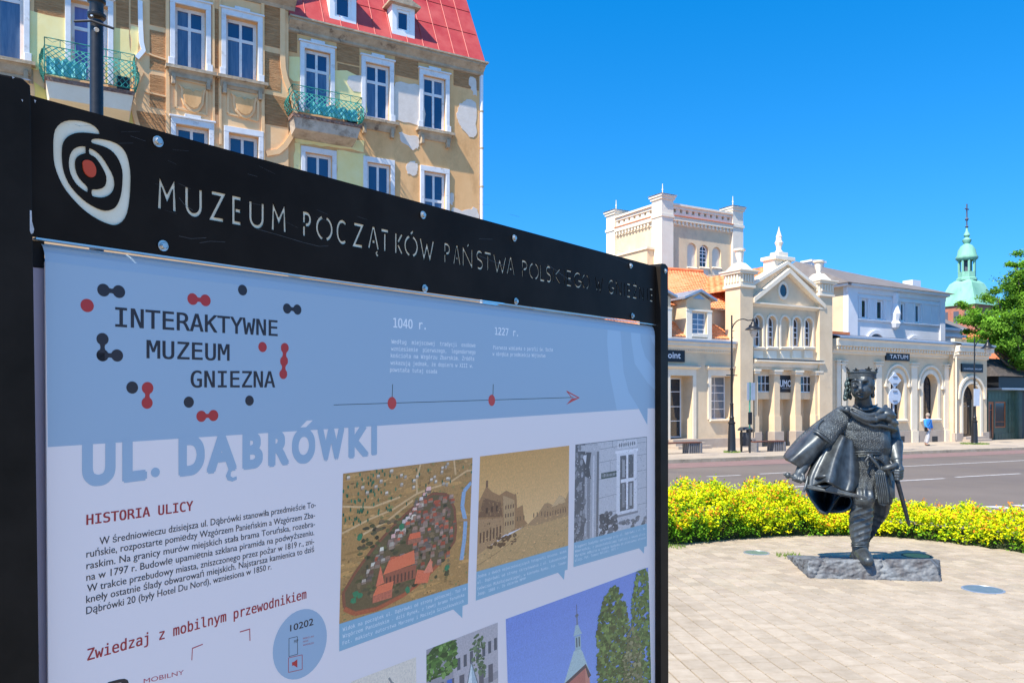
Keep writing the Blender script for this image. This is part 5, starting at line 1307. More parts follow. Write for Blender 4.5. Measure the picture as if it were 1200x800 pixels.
# small side pavilion with pyramid roof
f = MB(st); T3 = T2+.5; a_, e_ = s_of(1085, T3), s_of(1131, T3); z0_, z1_ = 3.0, z_of(1100, 385, T3)
f.box(a_+.4, e_-.4, T3, T3+4, z0_, z1_-.1); f.build('pavilion', M['whitewall'], parent=ph)
f = MB(st); f.box(a_+.15, e_-.15, T3-.25, T3+4.3, z1_-.6, z1_-.4); f.box(a_, e_, T3-.4, T3+4.4, z1_-.099, z1_+.1); f.build('pavilion_cornice', M['whitewall'], parent=ph)
f = MB(st); m_ = s_of(1103, T3+2); f.add([(a_, T3-.4, z1_+.101), (e_, T3-.4, z1_+.101), (e_, T3+4.4, z1_+.101), (a_, T3+4.4, z1_+.101), (m_, T3+2, z_of(1103, 372, T3+2))], [(0, 1, 4), (1, 2, 4), (2, 3, 4), (3, 0, 4)]); f.build('pavilion_roof', M['greyroof'], parent=ph)
f = MB(st); f.lathe([(.25, z_of(1103, 374, T3+2)), (.18, z_of(1103, 370, T3+2)), (.02, z_of(1103, 362, T3+2))], m_, T3+2, 8); f.build('pavilion_spike', M['whitewall'], parent=ph)
f = MB(st); T4 = T0+3.5; f.box(s_of(1119, T4), s_of(1158, T4), T4, T4+.3, 3, z_of(1135, 397.5, T4)); f.build('parapet', M['trim'], parent=mus)
f = MB(st); T4 = T0+2.5; f.box(s_of(974, T4), s_of(996, T4), T4, T4+1.5, 3, z_of(985, 388.5, T4)); f.build('tile_coping', M['tile'], parent=mus)

# ================================================================ green tiled kiosk
K0 = 30.6
ki = thing('shop_kiosk', base(1180, K0), 'low dark green tiled shop with shingle roof right of the cream building', 'shop', rz=ROT)
SK = lambda px: s_of(px, K0); ZK = lambda px, py: z_of(px, py, K0)
M['greentile'] = mat('green_wall_tile', (.035, .075, .055), (.05, .10, .07), scale=3, rough=.3, rnd=.15)
M['shingle'] = mat('dark_shingle', (.045, .038, .035), (.10, .085, .075), scale=5, rough=.9, bump=.2, bscale=20)
M['wood'] = mat('orange_wood', (.36, .10, .03), (.45, .15, .05), scale=6, rough=.5)
a, e = SK(1158), SK(1198.5); zg0 = G0-.3; zw = ZK(1178, 457)
wa, wb, wc, wd = SK(1166.6), SK(1179), ZK(1173, 501), ZK(1173, 470.5); dp_a, dp_b = SK(1159), SK(1165)
b = MB(st); wall(b, a, e, zg0, zw, K0+.03, [(wa, wb, wc, wd, False, .15), (dp_a, dp_b, zg0+.01, wd, False, .15)]); b.quad((e, K0+.03, zg0), (e, K0+6, zg0), (e, K0+6, zw), (e, K0+.03, zw)); b.quad((a, K0+6, zg0), (a, K0+.03, zg0), (a, K0+.03, zw), (a, K0+6, zw)); b.build('wall', M['greentile'], parent=ki)
tile0 = None; z = gd(a, K0)+.02; rowi = 0
while z < zw-.3:
    x = a
    while x < e-.3:
        x1 = min(x+.42, e); zz1 = min(z+.40, zw)
        if not ((x1 > wa and x < wb and zz1 > wc and z < wd) or (x < dp_b and z < wd)):
            f = MB(st); f.box(x+.012, x1-.012, K0, K0+.028, z+.012, zz1-.012); f.build('wall_tile', M['greentile'], parent=ki)
        x += .42
    z += .40
window(ki, wa, wb, wc, wd, K0+.05, cols=1, rows=(.2,), fw=.09, mats=('wood', 'glass'), split=True)
window(ki, dp_a, dp_b, gd(a, K0), wd, K0+.05, cols=1, rows=(.82,), fw=.16, mats=('wood', 'glass'), name='door')
b = MB(st); b.box(a-.0, e+6, K0-.9, K0+6, zw+.001, zw+.14); b.build('canopy_edge', M['gutter'], parent=ki)
b = MB(st); b.box(a, e+6, K0-.7, K0+6, zw+.141, ZK(1178, 442)); b.build('fascia', M['iron'], parent=ki)
z_ = ZK(1178, 441.5)
b = MB(st); b.add([(a-.3, K0-1.0, z_), (e+6, K0-1.0, z_), (e+6, K0+6, z_), (a-.3, K0+6, z_), (a+1.2, K0+1.2, ZK(1178, 424)+.3), (e+5, K0+1.2, ZK(1178, 424)+.3), (e+5, K0+5, ZK(1178, 424)+.3), (a+1.2, K0+5, ZK(1178, 424)+.3)], [(0, 1, 5, 4), (1, 2, 6, 5), (2, 3, 7, 6), (3, 0, 4, 7), (4, 5, 6, 7)]); b.build('roof', M['shingle'], parent=ki)
b = MB(st); b.add([(e-.8, K0-.05, ZK(1185, 474)), (e-.3, K0-.05, ZK(1185, 474)), (e+.1, K0-.6, G0), (e-.2, K0-.6, G0)], [(0, 1, 2, 3)])
b = MB(st); b.box(e+.02, e+7, K0+.9, K0+6, zg0, zw); b.build('side_wall', M['iron'], parent=ki)

# ================================================================ church tower far behind
YC = 150.0
cx = at(1133, 360, YC); cc = (cx.x, cx.y)
q_ = YC/F
cht = thing('church_tower', (cc[0], cc[1], gz(*cc)), 'distant brick church tower with tiered green copper spire and cross', 'church tower', rz=ROT)
def chz(py): return EYE+(HZ-py)*q_
hw_ = 27.5*q_*.78
loc = lambda x, y, z: Vector((cc[0]+x*DX-y*DY, cc[1]+x*DY+y*DX, z))
b = MB(loc); b.box(-hw_, hw_, -hw_, hw_, -3, chz(358)); b.build('brick_shaft', M['brick'], parent=cht)
b = MB(loc)
for k in (-1, 0, 1):
    b.box(k*hw_*.6-.5, k*hw_*.6+.5, -hw_-.05, -hw_+.1, chz(380), chz(366)); b.box(-hw_-.05, -hw_+.1, k*hw_*.6-.5, k*hw_*.6+.5, chz(380), chz(366))
b.build('belfry_openings', M['copper_dark'], parent=cht, kind='stuff')
s2 = math.sqrt(2)
hwr = hw_*1.09
b = MB(loc); b.lathe([(hwr*s2, chz(359.5)), (hwr*s2*.95, chz(356)), (hwr*s2*.80, chz(348)), (hwr*s2*.66, chz(339)), (hwr*s2*.56, chz(333)), (11.5*q_*1.1, chz(329))], 0, 0, 4, a0=math.pi/4)
b.build('spire_skirt', M['copper'], parent=cht)
b = MB(loc); b.add([(-hwr*.93, -hwr*.6, chz(356)), (-hwr*.93, hwr*.3, chz(356)), (-hwr*.76, hwr*.15, chz(346)), (-hwr*.72, -hwr*.5, chz(344))], [(0, 1, 2, 3)])
R8 = 9.8*q_
b = MB(loc); b.lathe([(R8*1.15, chz(329)), (R8*1.15, chz(326.5)), (R8*.98, chz(325.5)), (R8*.98, chz(319))], 0, 0, 8); b.build('lantern_base', M['copper'], parent=cht)
for k in range(8):
    an = 2*math.pi*k/8; b = MB(loc); x, y = R8*.86*math.cos(an), R8*.86*math.sin(an); b.path([(x, y, chz(319)), (x, y, chz(304.5))], .22, 6); b.build('lantern_column', M['copper'], parent=cht)
b = MB(loc); b.lathe([(R8*.45, chz(319)), (R8*.45, chz(304.5))], 0, 0, 8); b.build('lantern_core', M['copper_dark'], parent=cht)
b = MB(loc); b.lathe([(R8*1.0, chz(305.5)), (R8*1.2, chz(303.5)), (R8*1.22, chz(301.5)), (R8*1.05, chz(299)), (R8*.95, chz(293)), (R8*.62, chz(288)), (R8*.32, chz(286)), (R8*.36, chz(285)), (R8*.48, chz(283)), (R8*.5, chz(281)), (R8*.3, chz(279.5)), (R8*.22, chz(278.5)), (R8*.36, chz(276)), (R8*.3, chz(274)), (R8*.14, chz(271)), (R8*.08, chz(266))], 0, 0, 12)
b.build('onion_dome', M['copper'], parent=cht, smooth=True)
b = MB(loc); b.lathe([(R8*.12, chz(267)), (R8*.2, chz(265.6)), (R8*.08, chz(264.5)), (R8*.06, chz(259.5)), (R8*.22, chz(257)), (R8*.06, chz(254.5)), (.05, chz(254))], 0, 0, 10); b.build('finial', M['copper_dark'], parent=cht, smooth=True)
b = MB(loc); b.box(-.09, .09, -.09, .09, chz(254.5), chz(239)); b.box(-.62, .62, -.08, .08, chz(245.6), chz(244.5)); b.build('cross', M['copper_dark'], parent=cht)
# ================================================================ tenement house at the left
TL = 27.0
SL = lambda px: s_of(px, TL); ZL = lambda px, py: z_of(px, py, TL)
ten = thing('tenement_house', base(400, TL), 'weathered ochre and brown tenement with red metal mansard roof behind the information board', 'building', rz=ROT)
M['ochre'] = mat('ochre_plaster', (.76, .41, .165), (.84, .49, .22), scale=1.1, rough=.95, bump=.06, bscale=18, dirt=(.56, .30, .12), dscale=1.3, thr=(.50, .72), stretch=(1, 1, .55))
M['brown'] = mat('brown_combed_plaster', (.36, .175, .07), (.54, .29, .13), scale=2.0, rough=.97, bump=.5, bscale=6, stretch=(1.2, 1, 9), detail=8)
M['band'] = mat('tan_band', (.82, .49, .235), (.88, .56, .29), scale=2.5, rough=.9, bump=.04)
M['yellow'] = mat('pale_yellow_plaster', (.92, .72, .29), (.95, .79, .38), scale=1.5, rough=.93, bump=.08, bscale=12, dirt=(.52, .44, .27), dscale=1.4, thr=(.62, .7))
M['yellow2'] = mat('bright_yellow_plaster', (.72, .55, .13), (.76, .60, .20), scale=1.2, rough=.9)
M['greyplaster'] = mat('grey_plaster', (.66, .57, .48), (.74, .65, .56), scale=4, rough=.95, bump=.1, bscale=14)
M['stone'] = mat('weathered_stone', (.36, .27, .18), (.50, .40, .28), scale=3.5, rough=.95, bump=.2, bscale=10, dirt=(.14, .10, .07), dscale=1.8, thr=(.58, .7))
M['redroof'] = mat('red_painted_sheet', (.42, .04, .04), (.52, .09, .075), scale=1.4, rough=.55, bump=.03, bscale=8, dirt=(.55, .30, .22), dscale=1.8, thr=(.64, .74))
M['bluewin'] = mat('sky_blue_glass', (.012, .035, .10), (.02, .05, .13), scale=.6, rough=.05, spec=1.0)
M['lilac'] = mat('lilac_curtained_glass', (.10, .10, .28), (.16, .16, .36), scale=1.5, rough=.12, spec=.7, stretch=(6, 6, .3))
M['teal'] = mat('teal_iron', (.015, .22, .17), (.04, .34, .28), scale=6, rough=.6, dirt=(.03, .12, .08), dscale=5, thr=(.5, .62))
ZG = -2.0
M['soffit'] = mat('stained_concrete', (.40, .33, .26), (.56, .48, .38), scale=3, rough=.95, bump=.2, bscale=12, dirt=(.25, .2, .15), dscale=2)
M['bluewin2'] = mat('curtained_blue_glass', (.04, .08, .17), (.10, .15, .24), scale=2.2, rough=.08, spec=.9, stretch=(5, 5, .5))
M['winwhite'] = mat('worn_white_paint', (.66, .65, .64), (.76, .75, .74), scale=4, rough=.7, dirt=(.48, .44, .40), dscale=3, thr=(.58, .72))
# ordinates: window list (px left, px right, py top at left, py bottom at left, rows, panes)
WN = [ # pxL pxR top bottom
 (-34, 28, -45, 62), (83, 126, 1, 92), (204.5, 240.5, 5, 81), (264, 301, 21, 88), (205.5, 244, 146, 200), (267, 302, 157, 215),
 (356.5, 387, 57, 128), (428, 456.5, 73, 137.5), (495.5, 522, 87.5, 149.5), (357.5, 389, 178, 250), (430, 457.5, 190.5, 260), (496.5, 522, 200, 270)]
H = []
for i, (a, e, tp, bt) in enumerate(WN): H.append((SL(a), SL(e), ZL(a, bt), ZL(a, tp), False, .16))
ze = ZL(335, 24); zeL = ZL(335, 4)
# keep rows level: use common sill and head heights within a row
def level(idx, k):
    v = sum(H[i][k] for i in idx)/len(idx)
    for i in idx: h = list(H[i]); h[k] = v; H[i] = tuple(h)
for idx in ((2, 3), (7, 8), (4, 5), (9, 10, 11)): level(idx, 2); level(idx, 3)
h6 = list(H[6]); h6[3] = H[7][3]; H[6] = tuple(h6)
s0, s1, sm = SL(-60), SL(562.3), SL(337)
b = MB(st); wall(b, sm, s1, ZG, ze, TL, [H[i] for i in (6, 7, 8, 9, 10, 11)])
b.quad((s1, TL, ZG), (s1, TL+10, ZG), (s1, TL+10, ze), (s1, TL, ze)); b.build('wall', M['ochre'], parent=ten, recalc=False)
TP = TL-.12
Hl = [tuple(list(H[i][:5])+[.28]) for i in (0, 1, 2, 3, 4, 5)]
b = MB(st); wall(b, s0, sm, ZG, zeL+4, TP, Hl); b.quad((sm, TP, ZG), (sm, TL, ZG), (sm, TL, zeL+.3), (sm, TP, zeL+.3)); b.build('wall', M['band'], parent=ten, recalc=False)
for i, h in enumerate(H):
    a, e, c, d = h[:4]
    door_ = i == 1
    mat_ = 'lilac' if i == 1 else 'bluewin'
    window(ten, a, e, c, d, TL+.10, cols=2, rows=((.70,) if i in (0, 1, 2, 3, 6, 7, 8) else (.52,)) if i not in (4, 5) else (), fw=.10, bar=.085, mats=('winwhite', mat_), split=True)
    # white surround
    f = MB(st); w_ = .15; t = TP if i < 6 else TL
    f.box(a-w_, a, t-.07, t+.02, c-.06, d); f.box(e, e+w_, t-.07, t+.02, c-.06, d); f.box(a-w_, e+w_, t-.073, t+.02, d, d+.19)
    if i not in (9, 10, 11, 5): f.box(a-w_-.05, e+w_+.05, t-.12, t+.02, d+.191, d+.25); f.box((a+e)/2-.24, (a+e)/2+.24, t-.10, t, d+.251, d+.34)
    if i in (0, 2, 3, 6, 7, 8): f.box(a-w_-.05, a-.02, t-.09, t, c-.35+.2, c+.22); f.box(e+.02, e+w_+.05, t-.09, t, c-.15, c+.22)
    f.build('window_surround', M['winwhite'], parent=ten, bevel=.01)
    if i in (0, 2, 3, 7, 8):
        f = MB(st); f.box(a-w_-.14, e+w_+.14, t-.26, t, c-.16, c-.061); molding(f, a-w_-.04, e+w_+.04, t, [(.04, c-.42), (.08, c-.36), (.14, c-.22), (.2, c-.161)]); f.build('sill', M['stone'], parent=ten)
        for sx in (a-.12, e+.0): f = MB(st); f.box(sx, sx+.12, t-.17, t, c-.62, c-.3); f.build('corbel', M['stone'], parent=ten, bevel=.02)
# brown combed panels of the left section (recessed between tan bands)
def panel(px0, px1, pt, pb, m='brown', t=TP, pj=.012):
    a, e = s_of(px0, t), s_of(px1, t); f = MB(st); f.box(a, e, t-pj, t+.01, z_of(px0, pb, t), z_of(px0, pt, t)); return f.build('wall_panel', M[m], parent=ten)
panel(40, 75, -20, 14); panel(136, 151, -30, 35); panel(153, 163, -10, 28)
panel(175.5, 193.5, -60, 29); panel(175.5, 193.5, 35, 81); panel(175.5, 193.5, 87, 125); panel(160, 193.5, 130, 160)
panel(251, 256, 10, 80); panel(251.8, 255.6, 88, 134); panel(309.5, 328.5, -35, 53, pj=.013); panel(309.5, 329, 60, 104); panel(309.5, 337, 110, 145, pj=.011)
panel(0, 39, 66, 92, 'stone'); 
# projecting bands crossing the left section
def strip(pts, w, m='band', t=TP, pj=.05, nm='plaster_band'):
    """raised moulding following points given in photograph pixels on the wall plane"""
    P = [Vector((s_of(x, t), 0, z_of(x, y, t))) for x, y in pts]; n = len(P); L = []; R = []
    for i in range(n):
        d = (P[min(n-1, i+1)]-P[max(0, i-1)]).normalized(); q = Vector((-d.z, 0, d.x))*w/2; L.append(P[i]+q); R.append(P[i]-q)
    f = MB(st)
    for i in range(n-1):
        a, b_, c, d = L[i], L[i+1], R[i+1], R[i]
        f.add([(v.x, t-pj, v.z) for v in (a, b_, c, d)]+[(v.x, t, v.z) for v in (a, b_, c, d)], [(0, 1, 2, 3), (0, 4, 5, 1), (3, 2, 6, 7)])
    return f.build(nm, M[m], parent=ten)
strip([(331, -10), (331, 70), (331.5, 80), (334, 92), (338.5, 104), (343, 116), (346, 130), (345.5, 146), (341, 160), (334, 171), (326, 178), (312, 180.5)], .17)
strip([(164, 2), (164.5, 30), (165.5, 50), (168, 60), (160, 69)], .13, m='white', pj=.08)
strip([(166, 84), (160, 96), (156, 112), (156.5, 130), (160, 144), (166, 158)], .13)
strip([(166, 60), (180, 66), (196, 71)], .05); strip([(170, 108), (196, 114)], .05)
strip([(196, -40), (196.5, 170)], .10, pj=.06); strip([(307.5, -20), (308, 190)], .10, pj=.06); strip([(257.5, 0), (258, 170)], .07, pj=.06); strip([(249.8, 0), (250.2, 165)], .07, pj=.06)
# shield cartouches under the first floor windows
for (xa, ya, xb, yb, sc) in ((208, 98, 243, 131, 1), (269, 108, 303, 138, 1)):
    fr_ = [(xa-2, ya-6), (xb-1, ya+2), (xb-1, yb+4), (xa-2, yb-5)]
    strip([fr_[0], fr_[1]], .07, pj=.04); strip([fr_[1], fr_[2]], .07, pj=.045); strip([fr_[2], fr_[3]], .07, pj=.04); strip([fr_[3], fr_[0]], .07, pj=.045)
    def q(u, v): return (xa+(xb-xa)*u, ya+(yb-ya)*v+u*6)
    out = [q(.02, .02), q(.10, .18), q(.10, .5), q(.18, .74), q(.36, .92), q(.55, .97), q(.74, .86), q(.87, .62), q(.90, .3), q(.96, .02), q(.80, .12), q(.62, .08), q(.50, .18), q(.36, .08), q(.2, .12)]
    P = [(s_of(x, TP), z_of(x, y, TP)) for x, y in out]
    f = MB(st); f.prism(P, TP-.08, TP); f.build('cartouche', M['band'], parent=ten, bevel=.03)
    cx_, cz_ = sum(p[0] for p in P)/len(P), sum(p[1] for p in P)/len(P)
    f = MB(st); f.prism([(cx_+(x-cx_)*.78, cz_+(z-cz_)*.78) for x, z in P], TP-.11, TP-.07); f.build('cartouche_face', M['ochre'], parent=ten, bevel=.02)
    strip([(xa-8, ya-10), (xb+4, ya-1)], .12, pj=.13, m='stone')
# brown panels on the right section
panel(337.5, 348, 22, 60, t=TL); panel(394.5, 421, 42, 72, t=TL, pj=.012); panel(463, 490, 57, 88, t=TL, pj=.012); panel(531.5, 561, 80, 100, t=TL); panel(395.5, 421, 74, 84, t=TL, pj=.010)
def patch(pts, m, t=TL, pj=.014, sub=4, nm='plaster_patch'):
    P = crom([(s_of(x, t), z_of(x, y, t)) for x, y in pts], sub) if sub > 1 else [(s_of(x, t), z_of(x, y, t)) for x, y in pts]
    if sub > 1: P = [(x+random.uniform(-.045, .045), z+random.uniform(-.045, .045)) for x, z in P]
    else:
        Q = []
        for i in range(len(P)):
            (x0, z0), (x1, z1) = P[i], P[(i+1) % len(P)]; n_ = max(1, int(math.hypot(x1-x0, z1-z0)/.22))
            for j in range(n_): Q.append((x0+(x1-x0)*j/n_+random.uniform(-.03, .03), z0+(z1-z0)*j/n_+random.uniform(-.03, .03)))
        P = Q
    f = MB(st); f.prism(P, t-pj, t+.004); return f.build(nm, M[m], parent=ten)
patch([(338, 66), (357, 68), (357, 96), (344, 96), (338, 90)], 'yellow', sub=1); patch([(388, 82), (422, 90), (428, 104), (430, 130), (420, 134), (395, 128), (389, 105)], 'yellow', sub=2)
patch([(345, 154), (426, 165), (427, 172), (427, 178), (345, 167)], 'yellow', sub=1); patch([(345, 167.5), (352, 168), (352, 300), (345, 300)], 'yellow', sub=1); patch([(395, 176), (427, 180), (427, 300), (395, 300)], 'yellow', sub=1)
patch([(407, 90), (422, 90), (427, 92), (427, 108), (414, 106), (407, 98)], 'greyplaster', pj=.024, sub=2)
patch([(463, 97), (478, 99), (494, 103), (496, 120), (497, 146), (480, 144), (466, 142), (459, 138), (460, 115)], 'greyplaster', sub=2)
patch([(468, 157), (476, 157), (490, 162), (491, 172), (484, 175), (472, 168)], 'greyplaster', pj=.016); patch([(477, 191), (486, 190), (490, 196), (488, 204), (480, 205), (476, 200)], 'greyplaster')
patch([(537, 124), (545, 118), (556, 119), (558, 140), (557, 160), (548, 158), (540, 148), (536, 138)], 'greyplaster'); patch([(549, 92), (557, 92), (558, 112), (552, 106)], 'greyplaster', pj=.02)
patch([(528, 225), (532, 232), (530, 240), (527, 236)], 'greyplaster'); patch([(529, 244), (545, 247), (558, 244), (559, 262), (530, 262)], 'greyplaster')
# pale yellow render round the balcony door, brighter yellow below it
patch([(30, 20), (33, 12), (84, 24), (84, 60), (84, 96), (34, 80), (33, 50)], 'yellow', t=TP, sub=1); patch([(127, 32), (152, 36), (153, 100), (127, 98)], 'yellow', t=TP, sub=1); patch([(153, 30), (163, 32), (160, 70), (154, 100)], 'yellow', t=TP, sub=1)
patch([(40, 96), (60, 108), (155, 128), (157, 150), (157, 230), (40, 200)], 'yellow2', t=TP, pj=.018, sub=1)
patch([(125, 135), (135, 137), (135, 150), (125, 150)], 'white', t=TP, pj=.03, sub=1)
# cornices, gutter, mansard with dormers
f = MB(st); molding(f, sm, s1+.12, TL, [(.03, ze-.36), (.08, ze-.32), (.08, ze-.24), (.18, ze-.14), (.30, ze-.04), (.30, ze+.03)]); f.build('cornice', M['stone'], parent=ten)
f = MB(st); f.box(sm, s1+.2, TL-.36, TL+.1, ze+.031, ze+.09); f.build('gutter', M['stone'], parent=ten)
f = MB(st); molding(f, s0, sm+.2, TP, [(.05, zeL-.30), (.10, zeL-.2), (.30, zeL-.05), (.45, zeL+.05), (.45, zeL+.2)]); f.build('cornice', M['stone'], parent=ten)
zr1 = ze+3.4; yb0, yb1 = TL-.26, TL+1.35
f = MB(st); f.add([(sm, yb0, ze+.10), (s1+.1, yb0, ze+.10), (s1+.02, yb1, zr1), (sm, yb1, zr1), (s1+.1, TL+10, ze+.1), (s1+.02, TL+9, zr1), (sm, TL+9, zr1)], [(0, 1, 2, 3), (1, 4, 5, 2), (3, 2, 5, 6)]); f.build('roof', M['redroof'], parent=ten)
x = sm+.55
def onroof(x, k, up=0.0): return (x, yb0+(yb1-yb0)*k-up, ze+.10+(zr1-ze-.10)*k+up*.4)
while x < s1:
    f = MB(st); f.path([onroof(x, .0, .01), onroof(x, 1, .01)], .018, 4); f.build('roof_seam', M['redroof'], parent=ten); x += .62
for k in (.38, .72): f = MB(st); f.path([onroof(sm, k, .008), onroof(s1, k, .008)], .012, 4); f.build('roof_seam', M['redroof'], parent=ten)
for px0, px1, pt, pb in ((386.5, 417.5, -14, 30.5), (459.5, 486, 4.5, 46.5)):
    t = TL-.12; a, e = s_of(px0, t), s_of(px1, t); c, d = z_of(px0, pb-8, t), z_of(px0, pt, t)
    f = MB(st); wall(f, a, e, c-.1, d, t, [(a+.18, e-.18, c+.16, d-.12, False, .12)]); f.quad((a, t+1.6, c-.1), (a, t, c-.1), (a, t, d), (a, t+1.6, d)); f.quad((e, t, c-.1), (e, t+1.6, c-.1), (e, t+1.6, d), (e, t, d)); dm = f.build('dormer', M['white'], parent=ten, recalc=False)
    f = MB(st); f.box(a-.16, e+.16, t-.2, t+1.7, d, d+.07); f.add([(a-.16, t-.18, d+.071), (e+.16, t-.18, d+.071), ((a+e)/2, t-.18, d+.34), (a-.16, t+1.7, d+.071), (e+.16, t+1.7, d+.071), ((a+e)/2, t+1.7, d+.34)], [(0, 1, 2), (0, 2, 5, 3), (1, 4, 5, 2)]); f.build('dormer_roof', M['stone'], parent=dm)
    window(ten, a+.18, e-.18, c+.16, d-.12, t+.07, cols=1, rows=(), fw=.09, mats=('white', 'bluewin'), split=True)
# downpipe at the corner
f = MB(st); sx = SL(564.2); f.path([(sx, TL-.02, ze-.1), (sx, TL-.02, ZG)], .06, 8); f.build('downpipe', M['white'], parent=ten, smooth=True)
for py in (88, 132, 175, 220): f = MB(st); z = ZL(564, py); f.lathe([(.075, z), (.075, z+.06)], sx, TL-.02, 8); f.build('pipe_bracket', M['stone'], parent=ten)

# balconies: slab, brackets, lattice railing
def balcony(px0, px1, ytop, yslab, yund, t, dep, rails, junk):
    """px0/px1: ends of the front rail; ytop, yslab, yund: rail top, slab top and slab foot at px0"""
    F_ = t-dep
    a, e = s_of(px0, F_), s_of(px1, F_); z2, z1, z0 = z_of(px0, ytop, F_), z_of(px0, yslab, F_), z_of(px0, yund, F_)
    f = MB(st); f.box(a, e, F_, t, z1-.13, z1-.02); bal = f.build('balcony', mat('crumbling_brick', (.16, .07, .05), (.30, .2, .15), scale=9, rough=.95, bump=.3, bscale=25), parent=ten)
    f = MB(st); f.add([(a+.03, F_+.03, z1-.131), (e-.03, F_+.03, z1-.131), (e-.03, t, z1-.131), (a+.03, t, z1-.131), (a+.12, F_+.12, z0), (e-.12, F_+.12, z0), (e-.1, t, z0-.15), (a+.1, t, z0-.15)], [(0, 1, 5, 4), (1, 2, 6, 5), (3, 0, 4, 7), (4, 5, 6, 7)]); f.build('balcony_soffit', M['trim' if px0 < 100 else 'soffit'], parent=bal)
    r = .014
    sides = [((a, F_), (e, F_)), ((a, F_), (a, t)), ((e, F_), (e, t))]
    rail = MB(st)
    zz = [z2, z2-.22, z1+.06]
    for (xa, ya), (xb, yb) in sides:
        for z in zz: rail.path([(xa, ya, z), (xb, yb, z)], r, 4)
    br = rail.build('balcony_rail', M['teal'], parent=bal)
    lat = MB(st)
    hh = zz[1]-zz[2]; stp_ = .17
    for (xa, ya), (xb, yb) in sides:
        L = math.hypot(xb-xa, yb-ya); ux, uy = (xb-xa)/L, (yb-ya)/L
        k = -hh
        while k < L:
            for sg in (1, -1):
                # diagonal from (k, bottom) to (k+hh, top), clipped to 0..L
                l0, l1 = max(0, k), min(L, k+hh)
                if l1 > l0:
                    f0, f1 = (l0-k)/hh, (l1-k)/hh
                    if sg < 0: f0, f1 = 1-f0, 1-f1
                    b0 = .10*math.sin(math.pi*f0); b1 = .10*math.sin(math.pi*f1)
                    nx, ny = (0, -1) if (ya == yb) else ((-1 if xa == a else 1), 0)
                    pts = []
                    for j in range(5):
                        q = j/4; l = l0+(l1-l0)*q; fz = f0+(f1-f0)*q; bl = .13*math.sin(math.pi*min(1, fz*1.0))
                        pts.append((xa+ux*l+nx*bl, ya+uy*l+ny*bl, zz[2]+hh*fz))
                    lat.path(pts, .014, 3, caps=False)
            k += stp_
        n = max(2, int(L/.34))
        for j in range(n+1):
            x, y = xa+ux*L*j/n, ya+uy*L*j/n; lat.path([(x, y, zz[1]), (x, y, zz[0])], .011, 4)
            if j < n:
                x2, y2 = xa+ux*L*(j+1)/n, ya+uy*L*(j+1)/n; lat.path([(x, y, zz[0]), ((x+x2)/2, (y+y2)/2, zz[0]-.11), (x2, y2, zz[0])], .008, 3); 
    lat.build('balcony_lattice', M['teal'], parent=bal, kind='stuff')
    # scrolls at the ends
    for x in (a, e):
        f = MB(st); pts = []
        for j in range(22):
            an = j*.42; rr = .15*(1-j/26); pts.append((x, F_-.04-rr*math.cos(an)*.8, zz[1]-.25+rr*math.sin(an)))
        f.path(pts, .014, 4); f.path([(x, F_-.16, zz[1]-.2), (x, F_-.2, zz[1]-.5), (x, F_-.14, zz[2]+.1), (x, F_, zz[2])], .016, 4); f.build('balcony_scroll', M['teal'], parent=bal)
    # things kept on the balcony: a turquoise wind sheet tied inside the lattice and boxes
    if junk:
        f = MB(st)
        n = 14; w0, w1 = a+(e-a)*junk[0], a+(e-a)*junk[1]
        vs = [(w0+(w1-w0)*i/n, F_+.10+.03*math.sin(i*1.7)+.0*j, z1+.08+(hh*.62)*j/3+(.05*math.sin(i*2.1) if j == 3 else 0)) for j in range(4) for i in range(n+1)]
        f.add(vs, [(j*(n+1)+i, j*(n+1)+i+1, (j+1)*(n+1)+i+1, (j+1)*(n+1)+i) for j in range(3) for i in range(n)])
        f.build('wind_sheet', M['sheet'] if 'sheet' in M else M.setdefault('sheet', mat('turquoise_sheet', (.10, .50, .52), (.22, .62, .62), scale=4, rough=.6)), parent=bal, recalc=False)
        f = MB(st); x = a+(e-a)*.80; f.box(x, e-.12, F_+.14, F_+.45, z1, z1+.42); f.build('flower_box', M['iron'], parent=bal)
    return bal
balcony(52, 158, 43.5, 88, 112, TP, .85, 1, (.02, .45))
balcony(343, 424, 98.5, 131, 148, TL, .75, 1, (.25, .95))
f = MB(st); sx = SL(121.5); f.box(s_of(123.5, TL-.7), s_of(126, TL-.7), TL-.75, TL-.70, z_of(124, 98, TL-.7), z_of(124, 74, TL-.7)); f.build('yellow_post', M['yellow2'], parent=ten)
f = MB(st); f.box(SL(-60), sm, TL+.3, TL+11, ZG, zeL+4); f.box(sm, s1-.3, TL+.3, TL+9.8, ZG, ze-.2); f.build('inner_mass', M['black_inner'], parent=ten)
